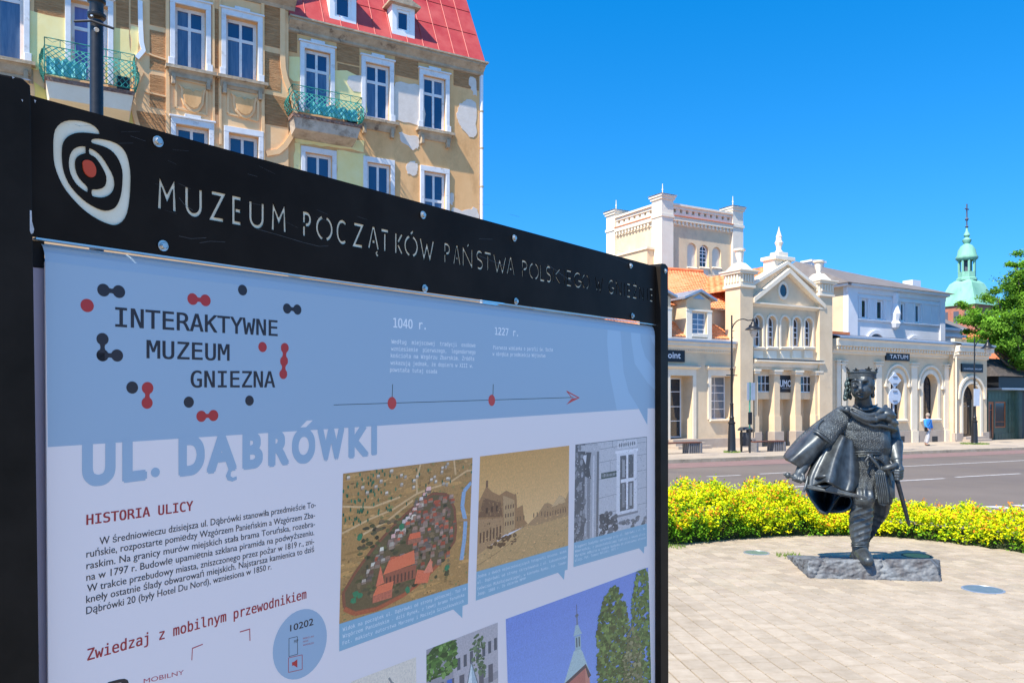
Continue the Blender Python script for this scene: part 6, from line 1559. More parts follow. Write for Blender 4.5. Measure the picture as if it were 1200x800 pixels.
# ================================================================ street furniture
def lamp(px, py, h, label, arm=1.55):
    p = gp(px, py); q = Vector((p.x, p.y, p.z+.10))
    r = thing('street_lamp', q, label, 'street lamp', 'black lamps along the far pavement', rz=ROT)
    lo = lambda x, y, z: Vector((q.x+x*DX-y*DY, q.y+x*DY+y*DX, q.z+z))
    b = MB(lo); b.lathe([(.20, -.1), (.20, .06), (.185, .08), (.175, .12), (.165, .7), (.15, 1.0), (.135, 1.25), (.16, 1.27), (.165, 1.33), (.11, 1.36), (.10, 1.5), (.12, 1.53), (.085, 1.58), (.075, 2.1), (.09, 2.13), (.055, 2.17)], 0, 0, 12); b.build('lamp_base', M['iron'], parent=r, smooth=True)
    b = MB(lo); b.lathe([(.055, 2.17), (.05, h*.6), (.065, h*.6+.02), (.065, h*.6+.08), (.04, h*.6+.1), (.032, h)], 0, 0, 10); b.build('pole', M['iron'], parent=r, smooth=True)
    b = MB(lo); b.box(-.32, .32, -.02, .02, h*.56, h*.56+.04); b.build('cross_bar', M['iron'], parent=r)
    b = MB(lo); pts = [(0, 0, h-1.0)]
    for k in range(11):
        an = math.pi-math.pi*.62*k/10; pts.append((arm*.46+arm*.46*math.cos(an), 0, h-.75+.62*math.sin(an)))
    pts.append((arm*.86, 0, h-.14)); b.path(pts, .024, 6); 
    for k in range(3): b.path([(0, 0, h-1.0+.3*k), (.12+.05*k, 0, h-.96+.3*k)], .012, 4)
    b.build('arm', M['iron'], parent=r)
    b = MB(lo); cx = arm*.86; z = h-.14
    b.lathe([(.02, z+.10), (.05, z+.06), (.05, z-.05), (.10, z-.10), (.11, z-.16), (.20, z-.24), (.21, z-.30), (.36, z-.40), (.37, z-.43), (.20, z-.42)], cx, 0, 16); b.build('lamp_shade', M['iron'], parent=r, smooth=True)
    b = MB(lo); b.lathe([(.18, z-.43), (.17, z-.55), (.10, z-.72), (.02, z-.80)], cx, 0, 12)
    b.build('lamp_glass', M['lampglass'], parent=r, smooth=True)
    g = MB(); random.seed(3)
    return r
M['lampglass'] = mat('lamp_glass', (.55, .50, .42), (.62, .57, .5), scale=8, rough=.15, spec=.7)
M['signback'] = mat('sign_back', (.42, .46, .50), (.50, .54, .58), scale=5, rough=.5, metal=.3)
M['greenpole'] = mat('green_pole', (.05, .24, .16), (.08, .30, .21), scale=9, rough=.5)
M['bench_wood'] = mat('bench_wood', (.11, .04, .025), (.17, .07, .045), scale=12, rough=.6, stretch=(1, 8, 8))
M['bench_leg'] = mat('bench_concrete', (.15, .145, .15), (.2, .195, .2), scale=8, rough=.85, bump=.05)
lamp(857.5, 532.8, 6.0, 'black lamp with hooked arm in front of the cream building left of the gable')
def tufts(c, r, n, h, name, label):
    b = MB(); random.seed(int(c.x*100))
    for i in range(n):
        a = random.uniform(0, 6.28); d = r*math.sqrt(random.random()); x, y = c.x+d*math.cos(a), c.y+d*math.sin(a); z = c.z
        t = random.uniform(.4, 1)*h; dx, dy = random.uniform(-.5, .5)*t, random.uniform(-.5, .5)*t; w = .006+h*.04
        b.add([(x-w, y, z), (x+w, y, z), (x+dx, y+dy, z+t)], [(0, 1, 2)])
    o = b.build(name, M['grass'], recalc=False); tag(o, label, 'weeds', kind='stuff'); return o
p = gp(857.5, 532.8); p.z += .105; tufts(p, .35, 260, .12, 'weeds', 'green weeds round the foot of the left lamp')
p = gp(1142, 522.3); p.z += .105; tufts(p, .75, 700, .12, 'weeds', 'yellowish weeds round the foot of the right lamp')
lr = lamp(1142, 522.3, 6.1, 'black hooked lamp with white sign back in front of the arched door')
b = MB(st); sp_ = st(0, 0); p = gp(1142, 522.3); ls, lt = p.x*DX+p.y*DY, -p.x*DY+p.y*DX
zc_ = lambda py: EYE+(HZ-py)/F*p.y
M['whiteplate'] = mat('white_sign_plate', (.62, .66, .70), (.68, .72, .76), scale=6, rough=.4)
b.box(ls-.16, ls+.42, lt-.06, lt-.045, zc_(475.6), zc_(455.4)); b.build('traffic_sign_back', M['whiteplate'], parent=lr)
# tall pole close behind the board, with an empty flag holder
p = Vector((0, 0, 0)); Yp = 8.2; X = (113.2-600)/F*Yp; g = gz(X, Yp)
fp = thing('flag_pole', (X, Yp, g), 'thick black pole with an empty flag bracket rising behind the left end of the board', 'pole')
lo = lambda x, y, z: Vector((X+x, Yp+y, g+z))
pz = lambda py: EYE+(HZ-py)/F*Yp-g
b = MB(lo); b.lathe([(.12, -.1), (.12, .8), (.075, .9), (.062, pz(25))], 0, 0, 20); b.build('lower_pole', M['iron'], parent=fp, smooth=True)
b = MB(lo); b.lathe([(.080, pz(22)), (.090, pz(20.5)), (.090, pz(17.5)), (.068, pz(16)), (.066, pz(5)), (.070, pz(4)), (.088, pz(3)), (.088, pz(0)), (.05, pz(-2)), (.045, pz(-40)), (.045, pz(-200))], 0, 0, 20); b.build('upper_pole', M['iron'], parent=fp, smooth=True)
b = MB(lo); b.path([(-.20, -.05, pz(28)), (.0, -.10, pz(30)), (.21, -.06, pz(37))], .013, 8); b.build('flag_bracket', M['iron'], parent=fp)
b = MB(lo); b.path([(.03, -.07, pz(38.5)), (.06, -.11, pz(41))], .022, 8); b.path([(-.01, -.06, pz(22.5)), (-.01, -.08, pz(22.5))], .012, 8); b.build('bracket_bolt', M['steel'], parent=fp)
# benches
def bench(px0, px1, py, label):
    p = gp(px1, py); s1_, t_ = p.x*DX+p.y*DY, -p.x*DY+p.y*DX; s0_ = s_of(px0, t_)
    w = st((s0_+s1_)/2, t_); z = gz(w.x, w.y)+.105
    r = thing('bench', (w.x, w.y, z), label, 'bench', 'benches before the cream building', rz=ROT)
    L = (s1_-s0_)/2; lo = lambda x, y, zz: Vector((w.x+x*DX-y*DY, w.y+x*DY+y*DX, z+zz))
    for k in range(4): b = MB(lo); b.box(-L, L, .02+k*.12, .12+k*.12, .42, .47); b.build('slat', M['bench_wood'], parent=r, bevel=.006)
    for sx in (-1, 1):
        b = MB(lo); x = sx*(L-.05); b.box(x-.06, x+.06, .0, .5, -.1, .418); b.build('leg', M['bench_leg'], parent=r, bevel=.01)
    for k in range(5):
        b = MB(lo); x = L-.20-k*.12; b.box(x-.03, x+.03, .04, .46, -.1, .417); b.build('end_board', M['bench_leg'], parent=r)
bench(768, 823, 533.5, 'backless bench with brown slats in front of the glazed door by the board')
bench(887, 921, 531.0, 'backless bench with brown slats in front of the porch beside the statue')
# bus stop pole with plate and timetable, litter bin, small post
def streetloc(px, py):
    p = gp(px, py); return Vector((p.x, p.y, p.z+.105))
def lframe(q): return lambda x, y, z: Vector((q.x+x*DX-y*DY, q.y+x*DY+y*DX, q.z+z))
q = streetloc(878.6, 533); k = q.y/F
r = thing('bus_stop_sign', q, 'green pole with pale plates and a black timetable case beside the litter bin', 'sign pole', rz=ROT)
lo = lframe(q); H_ = lambda py: (533-py)*k
b = MB(lo); b.lathe([(.035, -.1), (.035, H_(450.5))], 0, 0, 8); b.build('pole', M['greenpole'], parent=r, smooth=True)
b = MB(lo); b.box(-.19, -.04, -.03, -.015, H_(471.5), H_(451)); b.box(.035, .30, -.03, -.015, H_(471.5), H_(451)); b.build('stop_plate', M['signback'], parent=r)
b = MB(lo); b.box(-.15, .06, -.09, -.04, H_(500), H_(485.5)); b.build('timetable_case', M['iron'], parent=r, bevel=.01)
b = MB(lo); b.lathe([(.045, -.1), (.045, 1.05)], 0, -.004, 8); b.build('pole_sleeve', M['iron'], parent=r)
q = streetloc(873.5, 531.5); lo = lframe(q)
r = thing('litter_bin', q, 'dark grey litter bin with rounded hood beside the green pole', 'litter bin', rz=ROT)
b = MB(lo); b.lathe([(.20, .25), (.235, .30), (.25, .85), (.26, .86)], 0, 0, 16); b.build('bin_body', M['bin'] if 'bin' in M else M.setdefault('bin', mat('bin_grey', (.05, .055, .065), (.07, .075, .09), scale=6, rough=.4)), parent=r, smooth=True)
b = MB(lo)
n = 10; vs = []
for i in range(n+1):
    a = math.pi*(.10+.75*i/n); y = .26*math.cos(a); z = .86+.26*math.sin(a)*.95
    vs += [(-.25, y, z), (.25, y, z)]
b.add(vs, [(2*i, 2*i+1, 2*i+3, 2*i+2) for i in range(n)]); 
b.add([(-.25, .26*math.cos(math.pi*(.10+.75*i/n)), .86+.247*math.sin(math.pi*(.10+.75*i/n))) for i in range(n+1)], [tuple(range(n+1))])
b.build('bin_hood', M['bin'], parent=r, recalc=False)
b = MB(lo); b.box(-.19, .19, -.262, -.22, .87, 1.0); b.build('bin_opening', M['black_inner'], parent=r)
b = MB(lo); b.box(-.27, -.235, -.05, .05, -.1, .95); b.build('bin_stand', M['iron'], parent=r)
q = streetloc(882.5, 531.5); lo = lframe(q)
b = MB(lo); b.box(-.09, .11, -.09, .11, -.1, .50); b.box(-.07, .09, -.07, .09, .501, .53); o = b.build('stone_post', M['bench_leg']); tag(o, 'low grey square post just right of the green bus stop pole', 'post')
# road sign seen from behind, beyond the statue
q = streetloc(1047, 531); k = q.y/F; lo = lframe(q); H_ = lambda py: (531-py)*k
r = thing('road_sign', q, 'grey backs of a diamond sign and a round sign on one pole behind the statue', 'road sign', rz=ROT)
b = MB(lo); b.lathe([(.04, -.1), (.04, H_(438.5))], 0, 0, 8); b.build('pole', M['signback'], parent=r, smooth=True)
hz = (H_(438.8)-H_(457))/2; cz = H_(448)
b = MB(lo); b.prism([(0, cz-hz), (hz*1.35, cz), (0, cz+hz), (-hz*1.35, cz)], -.075, -.055); b.build('diamond_sign', M['whiteplate'], parent=r)
cz = H_(466.8); R_ = (H_(457.3)-H_(476.3))/2
b = MB(lo); b.prism([(R_*1.2*math.cos(2*math.pi*i/24), cz+R_*math.sin(2*math.pi*i/24)) for i in range(24)], -.075, -.055); b.build('round_sign', M['whiteplate'], parent=r)
b = MB(lo)
for py in (444, 452, 461, 472): b.box(-.16, .16, -.10, -.08, H_(py)-.015, H_(py)+.015)
b.build('clamps', M['bench_leg'], parent=r, kind='stuff')
# the passer-by in the blue jacket
def skinned(name, verts, edges, radii, m, parent, sub=2, origin=None, root=0):
    me = bpy.data.meshes.new(name); w = W[parent.name].inverted()
    me.from_pydata([w @ Vector(v) for v in verts], edges, [])
    o = bpy.data.objects.new(name, me); COL.objects.link(o); o.parent = parent; W[o.name] = W[parent.name]
    sk = o.modifiers.new('skin', 'SKIN'); sk.use_smooth_shade = True
    for i, rr in enumerate(radii):
        v = me.skin_vertices[0].data[i]; v.radius = (rr, rr) if not hasattr(rr, '__len__') else rr; v.use_root = (i == root)
    sb = o.modifiers.new('sub', 'SUBSURF'); sb.levels = sub; sb.render_levels = sub
    me.materials.append(m)
    dg = bpy.context.evaluated_depsgraph_get(); dg.update()
    nm = bpy.data.meshes.new_from_object(o.evaluated_get(dg)); o.modifiers.clear(); o.data = nm; nm.name = name
    if not nm.materials: nm.materials.append(m)
    return o
q = streetloc(1087.3, 524.2)
per = thing('person', q, 'walking person in bright blue jacket and pale trousers on the far pavement', 'person', rz=ROT)
lo = lframe(q)
skin_ = mat('skin', (.50, .28, .20), rough=.6); pants = mat('pale_trousers', (.40, .40, .42), (.48, .48, .5), scale=9, rough=.9); jack = mat('blue_jacket', (.03, .22, .62), (.05, .28, .72), scale=7, rough=.8)
hair = mat('grey_hair', (.32, .26, .21), rough=.9)
V = [lo(*v) for v in [(0, 0, .92), (0, 0, 1.12), (0, 0, 1.36), (0, .02, 1.47), (0, .03, 1.57), (0, .03, 1.66), (-.10, 0, .86), (-.13, -.10, .48), (-.15, -.02, .10), (.10, 0, .86), (.13, .12, .48), (.16, .26, .12), (-.21, 0, 1.38), (-.27, -.05, 1.12), (-.24, -.16, .92), (.21, 0, 1.38), (.29, .02, 1.12), (.30, -.06, .90), (-.24, -.18, .84), (.30, -.09, .82), (-.15, -.13, .04), (.17, .16, .05)]]
skinned('body', V, [(0, 1), (1, 2), (2, 3), (3, 4), (4, 5), (0, 6), (6, 7), (7, 8), (0, 9), (9, 10), (10, 11), (2, 12), (12, 13), (13, 14), (2, 15), (15, 16), (16, 17), (14, 18), (17, 19), (8, 20), (11, 21)],
  [(.15, .11), (.14, .10), (.16, .11), .055, .085, .075, .09, .07, .045, .09, .07, .045, .06, .045, .032, .06, .045, .032, .028, .028, .04, .04], skin_, per)
skinned('trousers', [lo(0, 0, .98), lo(0, 0, .88), lo(-.10, 0, .82), lo(-.13, -.10, .48), lo(-.15, -.02, .12), lo(.10, 0, .82), lo(.13, .12, .48), lo(.16, .25, .14)], [(0, 1), (1, 2), (2, 3), (3, 4), (1, 5), (5, 6), (6, 7)], [(.18, .14), (.18, .14), .115, .095, .085, .115, .095, .085], pants, per)
skinned('jacket', [lo(0, 0, .86), lo(0, 0, 1.12), lo(0, .0, 1.36), lo(0, .01, 1.46), lo(-.22, 0, 1.37), lo(-.29, -.05, 1.12), lo(-.26, -.15, .94), lo(.22, 0, 1.37), lo(.31, .02, 1.12), lo(.32, -.05, .92)], [(0, 1), (1, 2), (2, 3), (2, 4), (4, 5), (5, 6), (2, 7), (7, 8), (8, 9)], [(.24, .17), (.21, .15), (.19, .14), .075, .095, .075, .06, .095, .075, .06], jack, per)
b = MB(lo); b.ball((0, .0, 1.66), .115, 12, 8, (.92, 1, 1.05)); b.build('hair', hair, parent=per, smooth='all')
for x, y in ((-.15, -.06), (.17, .22)): b = MB(lo); b.ball((x, y-.05, .045), .10, 10, 6, (.5, 1.25, .45)); b.build('shoe', M['iron'], parent=per, smooth='all')
b = MB(lo); b.box(-.36, -.20, -.16, -.02, .78, 1.02); b.build('shoulder_bag', M['black_inner'], parent=per, bevel=.03)
b = MB(lo); b.path([(-.28, -.10, 1.0), (-.15, -.19, 1.2), (.08, -.15, 1.42)], .014, 5); b.build('bag_strap', M['black_inner'], parent=per)

# ================================================================ golden hedge between the square and the road
M['leafcol'] = mat('spirea_leaf', (1, 1, 1), attr=True, rough=.8, spec=.12)
_p = M['leafcol'].node_tree.nodes['Principled BSDF']
try:
    _p.inputs['Subsurface Weight'].default_value = 0.0
except Exception: pass
_n = M['leafcol'].node_tree.nodes; _l = M['leafcol'].node_tree.links
_t = _n.new('ShaderNodeBsdfTranslucent'); _mx = _n.new('ShaderNodeMixShader'); _mx.inputs[0].default_value = .32
_vc = _n.new('ShaderNodeVertexColor'); _vc.layer_name = 'Col'; _l.new(_vc.outputs[0], _t.inputs[0])
_out = [x for x in _n if x.type == 'OUTPUT_MATERIAL'][0]
_l.new(_p.outputs[0], _mx.inputs[1]); _l.new(_t.outputs[0], _mx.inputs[2]); _l.new(_mx.outputs[0], _out.inputs[0])
def leafmesh(name, P, N, S, C, m, parent=None, asp=.5):
    """many small folded leaves: P centres, N normals, S sizes, C colours (numpy arrays)"""
    n = len(P); rng = np.random.default_rng(5)
    r = rng.normal(size=(n, 3)); u = np.cross(N, r); u /= np.linalg.norm(u, axis=1)[:, None]+1e-9; v = np.cross(N, u)
    s = S[:, None]
    V = np.stack([P-u*s, P+v*s*asp, P+u*s, P-v*s*asp], 1).reshape(-1, 3)
    if parent is not None:
        wi = np.array(W[parent.name].inverted()); V = V@wi[:3, :3].T+wi[:3, 3]; org = None
    else:
        org = np.array([P[:, 0].mean(), P[:, 1].mean(), P[:, 2].min()]); V = V-org
    me = bpy.data.meshes.new(name)
    me.vertices.add(4*n); me.vertices.foreach_set('co', V.astype(np.float32).ravel())
    me.loops.add(4*n); me.loops.foreach_set('vertex_index', np.arange(4*n, dtype=np.int32))
    me.polygons.add(n); me.polygons.foreach_set('loop_start', np.arange(0, 4*n, 4, dtype=np.int32)); 
    me.update(calc_edges=True)
    ca = me.color_attributes.new('Col', 'FLOAT_COLOR', 'CORNER')
    cc_ = np.repeat(np.concatenate([C, np.ones((n, 1))], 1), 4, axis=0); ca.data.foreach_set('color', cc_.astype(np.float32).ravel())
    me.materials.append(m); me.validate()
    o = bpy.data.objects.new(name, me); COL.objects.link(o)
    if parent is not None: o.parent = parent
    else: o.location = org
    return o
rng = np.random.default_rng(11)
# spine of the hedge: (x, y_front, y_back, height)
HP = [(-4, 9.7, 11.3, .75), (0, 9.85, 11.5, .74), (1.9, 10.1, 11.6, .67), (2.7, 10.5, 11.8, .64), (3.6, 10.9, 12.1, .60), (4.1, 11.0, 12.1, .56), (4.5, 11.02, 12.0, .42), (5.1, 10.95, 11.9, .33), (5.7, 10.45, 11.4, .32), (6.2, 9.7, 10.8, .34), (6.9, 8.5, 9.9, .35), (7.8, 7.2, 8.9, .35)]
def hp(x):
    for a, b_ in zip(HP, HP[1:]):
        if a[0] <= x <= b_[0]:
            k = (x-a[0])/(b_[0]-a[0]); return [a[i]+(b_[i]-a[i])*k for i in (1, 2, 3)]
    return HP[0][1:] if x < -4 else HP[-1][1:]
P_ = []; N_a = []; S_ = []; C_a = []
ns = 15500
for i in range(ns):
    x = rng.uniform(-1.5, 7.7)
    if x < 1.2 and rng.random() < .6: continue
    yf, yb, hh = hp(x); hh *= .86
    u = rng.random()**1.5
    y = yf+(yb-yf)*u
    # bumpy clumped profile
    bumpy = .13*math.sin(x*4.3+y*2+math.sin(x*1.7))+.09*math.sin(x*10+1+y*5)+.06*math.sin(y*9-x*3)
    edge = min(1.0, ((y-yf)/.30)); edge2 = min(1.0, (yb-y)/.3)
    top = hh*(.55+.45*math.sqrt(max(0, min(edge, edge2))))+bumpy*.6
    if top < .1: top = .1
    lvl = rng.random()
    z = top*(1-(lvl**2.2)*.95) if u < .16 else top*(1-.35*lvl**2)
    z += abs(rng.normal())*.03
    g = gz(x, y)
    base_ = np.array([x, y, g+z])
    # how green this sprig is: lower and to the left the bush has kept its green leaves
    rel = z/max(top, .01)
    gth = .62 if x < 2.6 else (.42 if x < 4.4 else .22)
    green = (rel < gth+.22*math.sin(x*6.1+1.3*math.sin(x*2.3))+rng.normal()*.13) or (x < 3.1 and rel < 1.0-(x-1.5)*.18 and rng.random() < (.97 if x < 2.5 else .7)) or (rng.random() < .10)
    tip = (rel > .93) and rng.random() < .30
    k = rng.integers(6, 10); mid = rng.random() < .34
    out = np.array([rng.normal()*.5, -0.7+rng.normal()*.5, .9+rng.normal()*.3]); out /= np.linalg.norm(out)
    for j in range(k):
        P_.append(base_+out*(.012*j)+rng.normal(size=3)*.020)
        nn = rng.normal(size=3)*.7+np.array([-.15, -.45, .75]); N_a.append(nn/np.linalg.norm(nn))
        S_.append(rng.uniform(.013, .023))
        if green: c = np.array([.10, .29, .015])*rng.uniform(.6, 1.5)+np.array([rng.uniform(0, .06), 0, 0])
        elif tip and j > k-4: c = np.array([.80, .27, .03])*rng.uniform(.7, 1.2)
        elif mid: c = np.array([.45, .62, .012])*rng.uniform(.75, 1.15)
        else: c = np.array([.86, .80, .010])*rng.uniform(.78, 1.2)*np.array([rng.uniform(.75, 1.08), 1, 1])
        C_a.append(c)
o = leafmesh('hedge', np.array(P_), np.array(N_a), np.array(S_), np.array(C_a), M['leafcol'], asp=.6)
tag(o, 'low golden leaved hedge with green lower growth behind the statue, between square and road', 'hedge', kind='stuff')
b = MB()
xs = [-1.5+.3*i for i in range(31)]
for xa, xb in zip(xs, xs[1:]):
    fa, ba, ha = hp(xa); fb, bb_, hb = hp(xb)
    q = []
    for x, f_, k_, h in ((xa, fa, ba, ha), (xb, fb, bb_, hb)):
        q += [(x, f_+.10, gz(x, f_)-.05), (x, f_+.22, gz(x, f_)+h*.38), (x, k_-.3, gz(x, k_)+h*.48), (x, k_-.1, gz(x, k_)-.05)]
    b.add(q, [(0, 4, 5, 1), (1, 5, 6, 2), (2, 6, 7, 3)])
o = b.build('hedge_twigs', mat('dark_twigs', (.02, .035, .008), (.05, .06, .02), scale=25, rough=1, bump=.3), kind='stuff', recalc=False); tag(o, 'dark twiggy inside of the golden hedge', 'hedge')
# tall loose shoots above the hedge
for i in range(26):
    x = rng.uniform(1.9, 7.2); yf, yb, hh = hp(x); y = yf+rng.uniform(.3, 1.2); L = rng.uniform(.10, .24)
    b = MB(); q0 = Vector((x, y, gz(x, y)+hh*.68)); q1 = q0+Vector((rng.uniform(-.06, .06), 0, L)); b.path([tuple(q0), tuple(q1)], .0025, 3)
    for j in range(12):
        c = q0.lerp(q1, .3+.7*j/11); an = j*2.4; d = Vector((math.cos(an), math.sin(an), .5))*.022; w_ = Vector((-math.sin(an), math.cos(an), 0))*.007
        b.cc = (.55, .28, .04) if j > 7 else (.55, .48, .03); b.add([tuple(c), tuple(c+d*.5+w_), tuple(c+d), tuple(c+d*.5-w_)], [(0, 1, 2, 3)])
    shoots = MB() if i == 0 else shoots
    for f_, cc_2 in zip(b.f, b.c): shoots.cc = cc_2; shoots.add([tuple(b.v[j]) for j in f_], [tuple(range(len(f_)))])
o = shoots.build('hedge_shoots', M['leafcol'], color=True, recalc=False, kind='stuff'); tag(o, 'thin orange tipped shoots standing above the golden hedge', 'hedge shoots')
# weeds beside the statue base
p = gp(1008, 0) if False else gp(926, 652); tufts(p, .16, 60, .06, 'weeds', 'small green weeds at the left tip of the statue base')
p = gp(790, 641); tufts(p, .14, 50, .05, 'weeds', 'small weeds at the hedge foot beside the board')

# ================================================================ trees
M['bark'] = mat('bark', (.09, .07, .05), (.15, .12, .09), scale=6, rough=.95, bump=.3, bscale=12)
def tree(cx, cy, ztrunk, blobs, nleaf, leaf, cols, label, seed, trunk_r=.3, group=None, gap=.55):
    rg = np.random.default_rng(seed); g = gz(cx, cy)
    r = thing('tree', (cx, cy, g), label, 'tree', group)
    b = MB(); b.path([(cx, cy, g-.3), (cx+.1, cy, g+ztrunk*.5), (cx, cy, g+ztrunk), (cx, cy, g+ztrunk*1.5)], [trunk_r, trunk_r*.8, trunk_r*.6, trunk_r*.3], 10); b.build('trunk', M['bark'], parent=r, smooth=True)
    for bl in blobs:
        b = MB(); st_ = Vector((cx, cy, g+ztrunk*.9)); en = Vector(bl[:3]); mid = st_.lerp(en, .5)+Vector((0, 0, -.4)); b.path([tuple(st_), tuple(mid), tuple(en)], [trunk_r*.4, trunk_r*.22, .03], 6); b.build('limb', M['bark'], parent=r, smooth=True)
    P = []; N = []; S = []; Cc = []
    vol = sum(bl[3]**2 for bl in blobs)
    for bl in blobs:
        n = int(nleaf*bl[3]**2/vol); R = bl[3]; c = np.array(bl[:3]); nc = max(6, int(R*R*9))
        d = rg.normal(size=(nc, 3)); d /= np.linalg.norm(d, axis=1)[:, None]; cen = c+d*R*rg.uniform(.35, 1.08, (nc, 1))*np.array([1, 1, .85]); 
        for q in cen:
            k = max(3, n//nc); sz_ = R*rg.uniform(.12, .26)
            pts = q+rg.normal(size=(k, 3))*sz_*np.array([1, 1, .55])
            P.append(pts); nn = rg.normal(size=(k, 3))*.8+(q-c)/R*.5+np.array([-.2, -.2, .6]); N.append(nn/np.linalg.norm(nn, axis=1)[:, None]); S.append(rg.uniform(.6, 1.3, k)*leaf)
            cl = np.array(cols[rg.integers(len(cols))])*rg.uniform(.75, 1.25); Cc.append(np.tile(cl, (k, 1))*rg.uniform(.8, 1.2, (k, 1)))
    leafmesh('crown', np.concatenate(P), np.concatenate(N), np.concatenate(S), np.concatenate(Cc), M['leafcol'], parent=r, asp=.6)
    return r
YT = 56.0
def T3(px, py, r, dy=0.0): v = at(px, py, YT+dy); return (v.x, v.y, v.z, r)
GC = [(.12, .27, .02), (.17, .36, .03), (.22, .44, .045), (.07, .17, .016)]
ct = at(1206, 500, YT)
tree(ct.x, ct.y, 5.0, [T3(1130, 368, .9), T3(1146, 378, 1.15, 1), T3(1150, 396, 1.0, -1), T3(1168, 348, 1.1), T3(1164, 375, 1.3, -1), T3(1170, 402, 1.25), T3(1185, 355, 1.35, 1), T3(1188, 385, 1.5, -1.5), T3(1196, 415, 1.4), T3(1192, 312, .8), T3(1202, 335, 1.5, .5), T3(1206, 305, 1.0), T3(1212, 370, 2.0), T3(1222, 330, 2.0), T3(1225, 400, 2.2), T3(1240, 360, 2.4)],
     85000, .078, GC, 'broad green tree rising above the dark kiosk at the right edge', 4, trunk_r=.35)
# orange roof glimpsed through the tree, and a darker tree behind
hb = at(1178, 430, 80); hq = thing('orange_roofed_house', (hb.x, hb.y, gz(hb.x, hb.y)), 'orange tiled house roof glimpsed through the green tree', 'house', rz=ROT)
lo = lambda x, y, z: Vector((hb.x+x*DX-y*DY, hb.y+x*DY+y*DX, z)); zr = lambda py: EYE+(HZ-py)/F*80
b = MB(lo); b.box(-6, 9, 0, 8, -2, zr(436)); b.build('wall', M['plaster'], parent=hq)
b = MB(lo); b.add([(-6.3, -.3, zr(437)), (9.3, -.3, zr(437)), (9.3, 8.3, zr(437)), (-6.3, 8.3, zr(437)), (-5.5, 4, zr(382)), (8.5, 4, zr(382))], [(0, 1, 5, 4), (1, 2, 5), (2, 3, 4, 5), (3, 0, 4)]); b.build('roof', M['tile'], parent=hq)
YT = 72.0; ct = at(1215, 500, YT)
tree(ct.x, ct.y, 4.0, [T3(1190, 425, 1.5), T3(1205, 405, 2.2), T3(1222, 385, 2.4), T3(1200, 440, 1.8), T3(1235, 410, 2.6)], 12000, .15, [(.03, .08, .012), (.05, .12, .015)], 'dark green tree behind the kiosk roof at the far right', 9, trunk_r=.3)
# ================================================================ bronze statue of a striding king
def bronze(name, mail=False, green=False):
    m = bpy.data.materials.new(name); m.use_nodes = True; n = m.node_tree.nodes; l = m.node_tree.links; p = n['Principled BSDF']
    tc = n.new('ShaderNodeTexCoord')
    nz = n.new('ShaderNodeTexNoise'); nz.inputs['Scale'].default_value = 7; nz.inputs['Detail'].default_value = 8; nz.inputs['Roughness'].default_value = .65
    l.new(tc.outputs['Object'], nz.inputs['Vector'])
    r = n.new('ShaderNodeValToRGB'); e = r.color_ramp.elements
    e[0].position = .32; e[0].color = (.032, .036, .040, 1); e[1].position = .68; e[1].color = (.115, .135, .142, 1) if not green else (.09, .13, .125, 1)
    if green: e[0].color = (.03, .05, .05, 1)
    l.new(nz.outputs[0], r.inputs[0])
    l.new(r.outputs[0], p.inputs['Base Color'])
    p.inputs['Metallic'].default_value = .5
    p.inputs['Roughness'].default_value = .43 if not mail else .55
    p.inputs['Specular IOR Level'].default_value = .6
    b = n.new('ShaderNodeBump'); b.inputs['Strength'].default_value = .5 if not mail else 1.0; b.inputs['Distance'].default_value = .004 if not mail else .010
    if mail:
        v = n.new('ShaderNodeTexVoronoi'); v.inputs['Scale'].default_value = 95; l.new(tc.outputs['Object'], v.inputs['Vector'])
        w = n.new('ShaderNodeTexWave'); w.inputs['Scale'].default_value = 14; w.inputs['Distortion'].default_value = 1.2; w.inputs['Detail'].default_value = 2; w.bands_direction = 'X'; l.new(tc.outputs['Object'], w.inputs['Vector'])
        mx = n.new('ShaderNodeMath'); mx.operation = 'MULTIPLY_ADD'; mx.inputs[1].default_value = .30; l.new(w.outputs[1], mx.inputs[0]); l.new(v.outputs['Distance'], mx.inputs[2])
        l.new(mx.outputs[0], b.inputs['Height'])
        # rings of the mail stay greyer on top, dark in the gaps between them
        rr = n.new('ShaderNodeMapRange'); rr.inputs[1].default_value = .1; rr.inputs[2].default_value = .75; rr.inputs[3].default_value = .65; rr.inputs[4].default_value = 1.5
        l.new(v.outputs['Distance'], rr.inputs[0]); sc = n.new('ShaderNodeVectorMath'); sc.operation = 'SCALE'; l.new(r.outputs[0], sc.inputs[0]); l.new(rr.outputs[0], sc.inputs['Scale']); l.new(sc.outputs[0], p.inputs['Base Color'])
    else:
        n2 = n.new('ShaderNodeTexNoise'); n2.inputs['Scale'].default_value = 26; n2.inputs['Detail'].default_value = 6; l.new(tc.outputs['Object'], n2.inputs['Vector']); l.new(n2.outputs[0], b.inputs['Height'])
    l.new(b.outputs[0], p.inputs['Normal'])
    return m
M['bronze'] = bronze('dark_bronze'); M['mail'] = bronze('bronze_mail', mail=True); M['verdigris'] = bronze('verdigris_bronze', green=True)
M['scab_shade'] = mat('black_scabbard_and_shade', (.012, .013, .015), (.03, .032, .035), scale=14, rough=.45, metal=.3)  # scabbard colour, also the painted shade inside the cape
SY = 8.6
ft = at(1008, 655, 8.45)
king = thing('king_statue', (ft.x, ft.y, gz(ft.x, ft.y)), 'dark bronze statue of a crowned king striding with drawn sword and billowing cape', 'statue')
A = lambda px, py, Y=SY: tuple(at(px, py, Y))
K = .00925                                # metres per photograph pixel at the figure
def caps(b, pts, rad, n=12, flat=None):
    b.path(pts, rad, n, flat=flat)
    if not hasattr(rad, '__len__'): rad = [rad]*len(pts)
    for p, r in zip(pts, rad): b.ball(p, r*(.99 if not flat else .9), n, 8, (1, 1, 1))
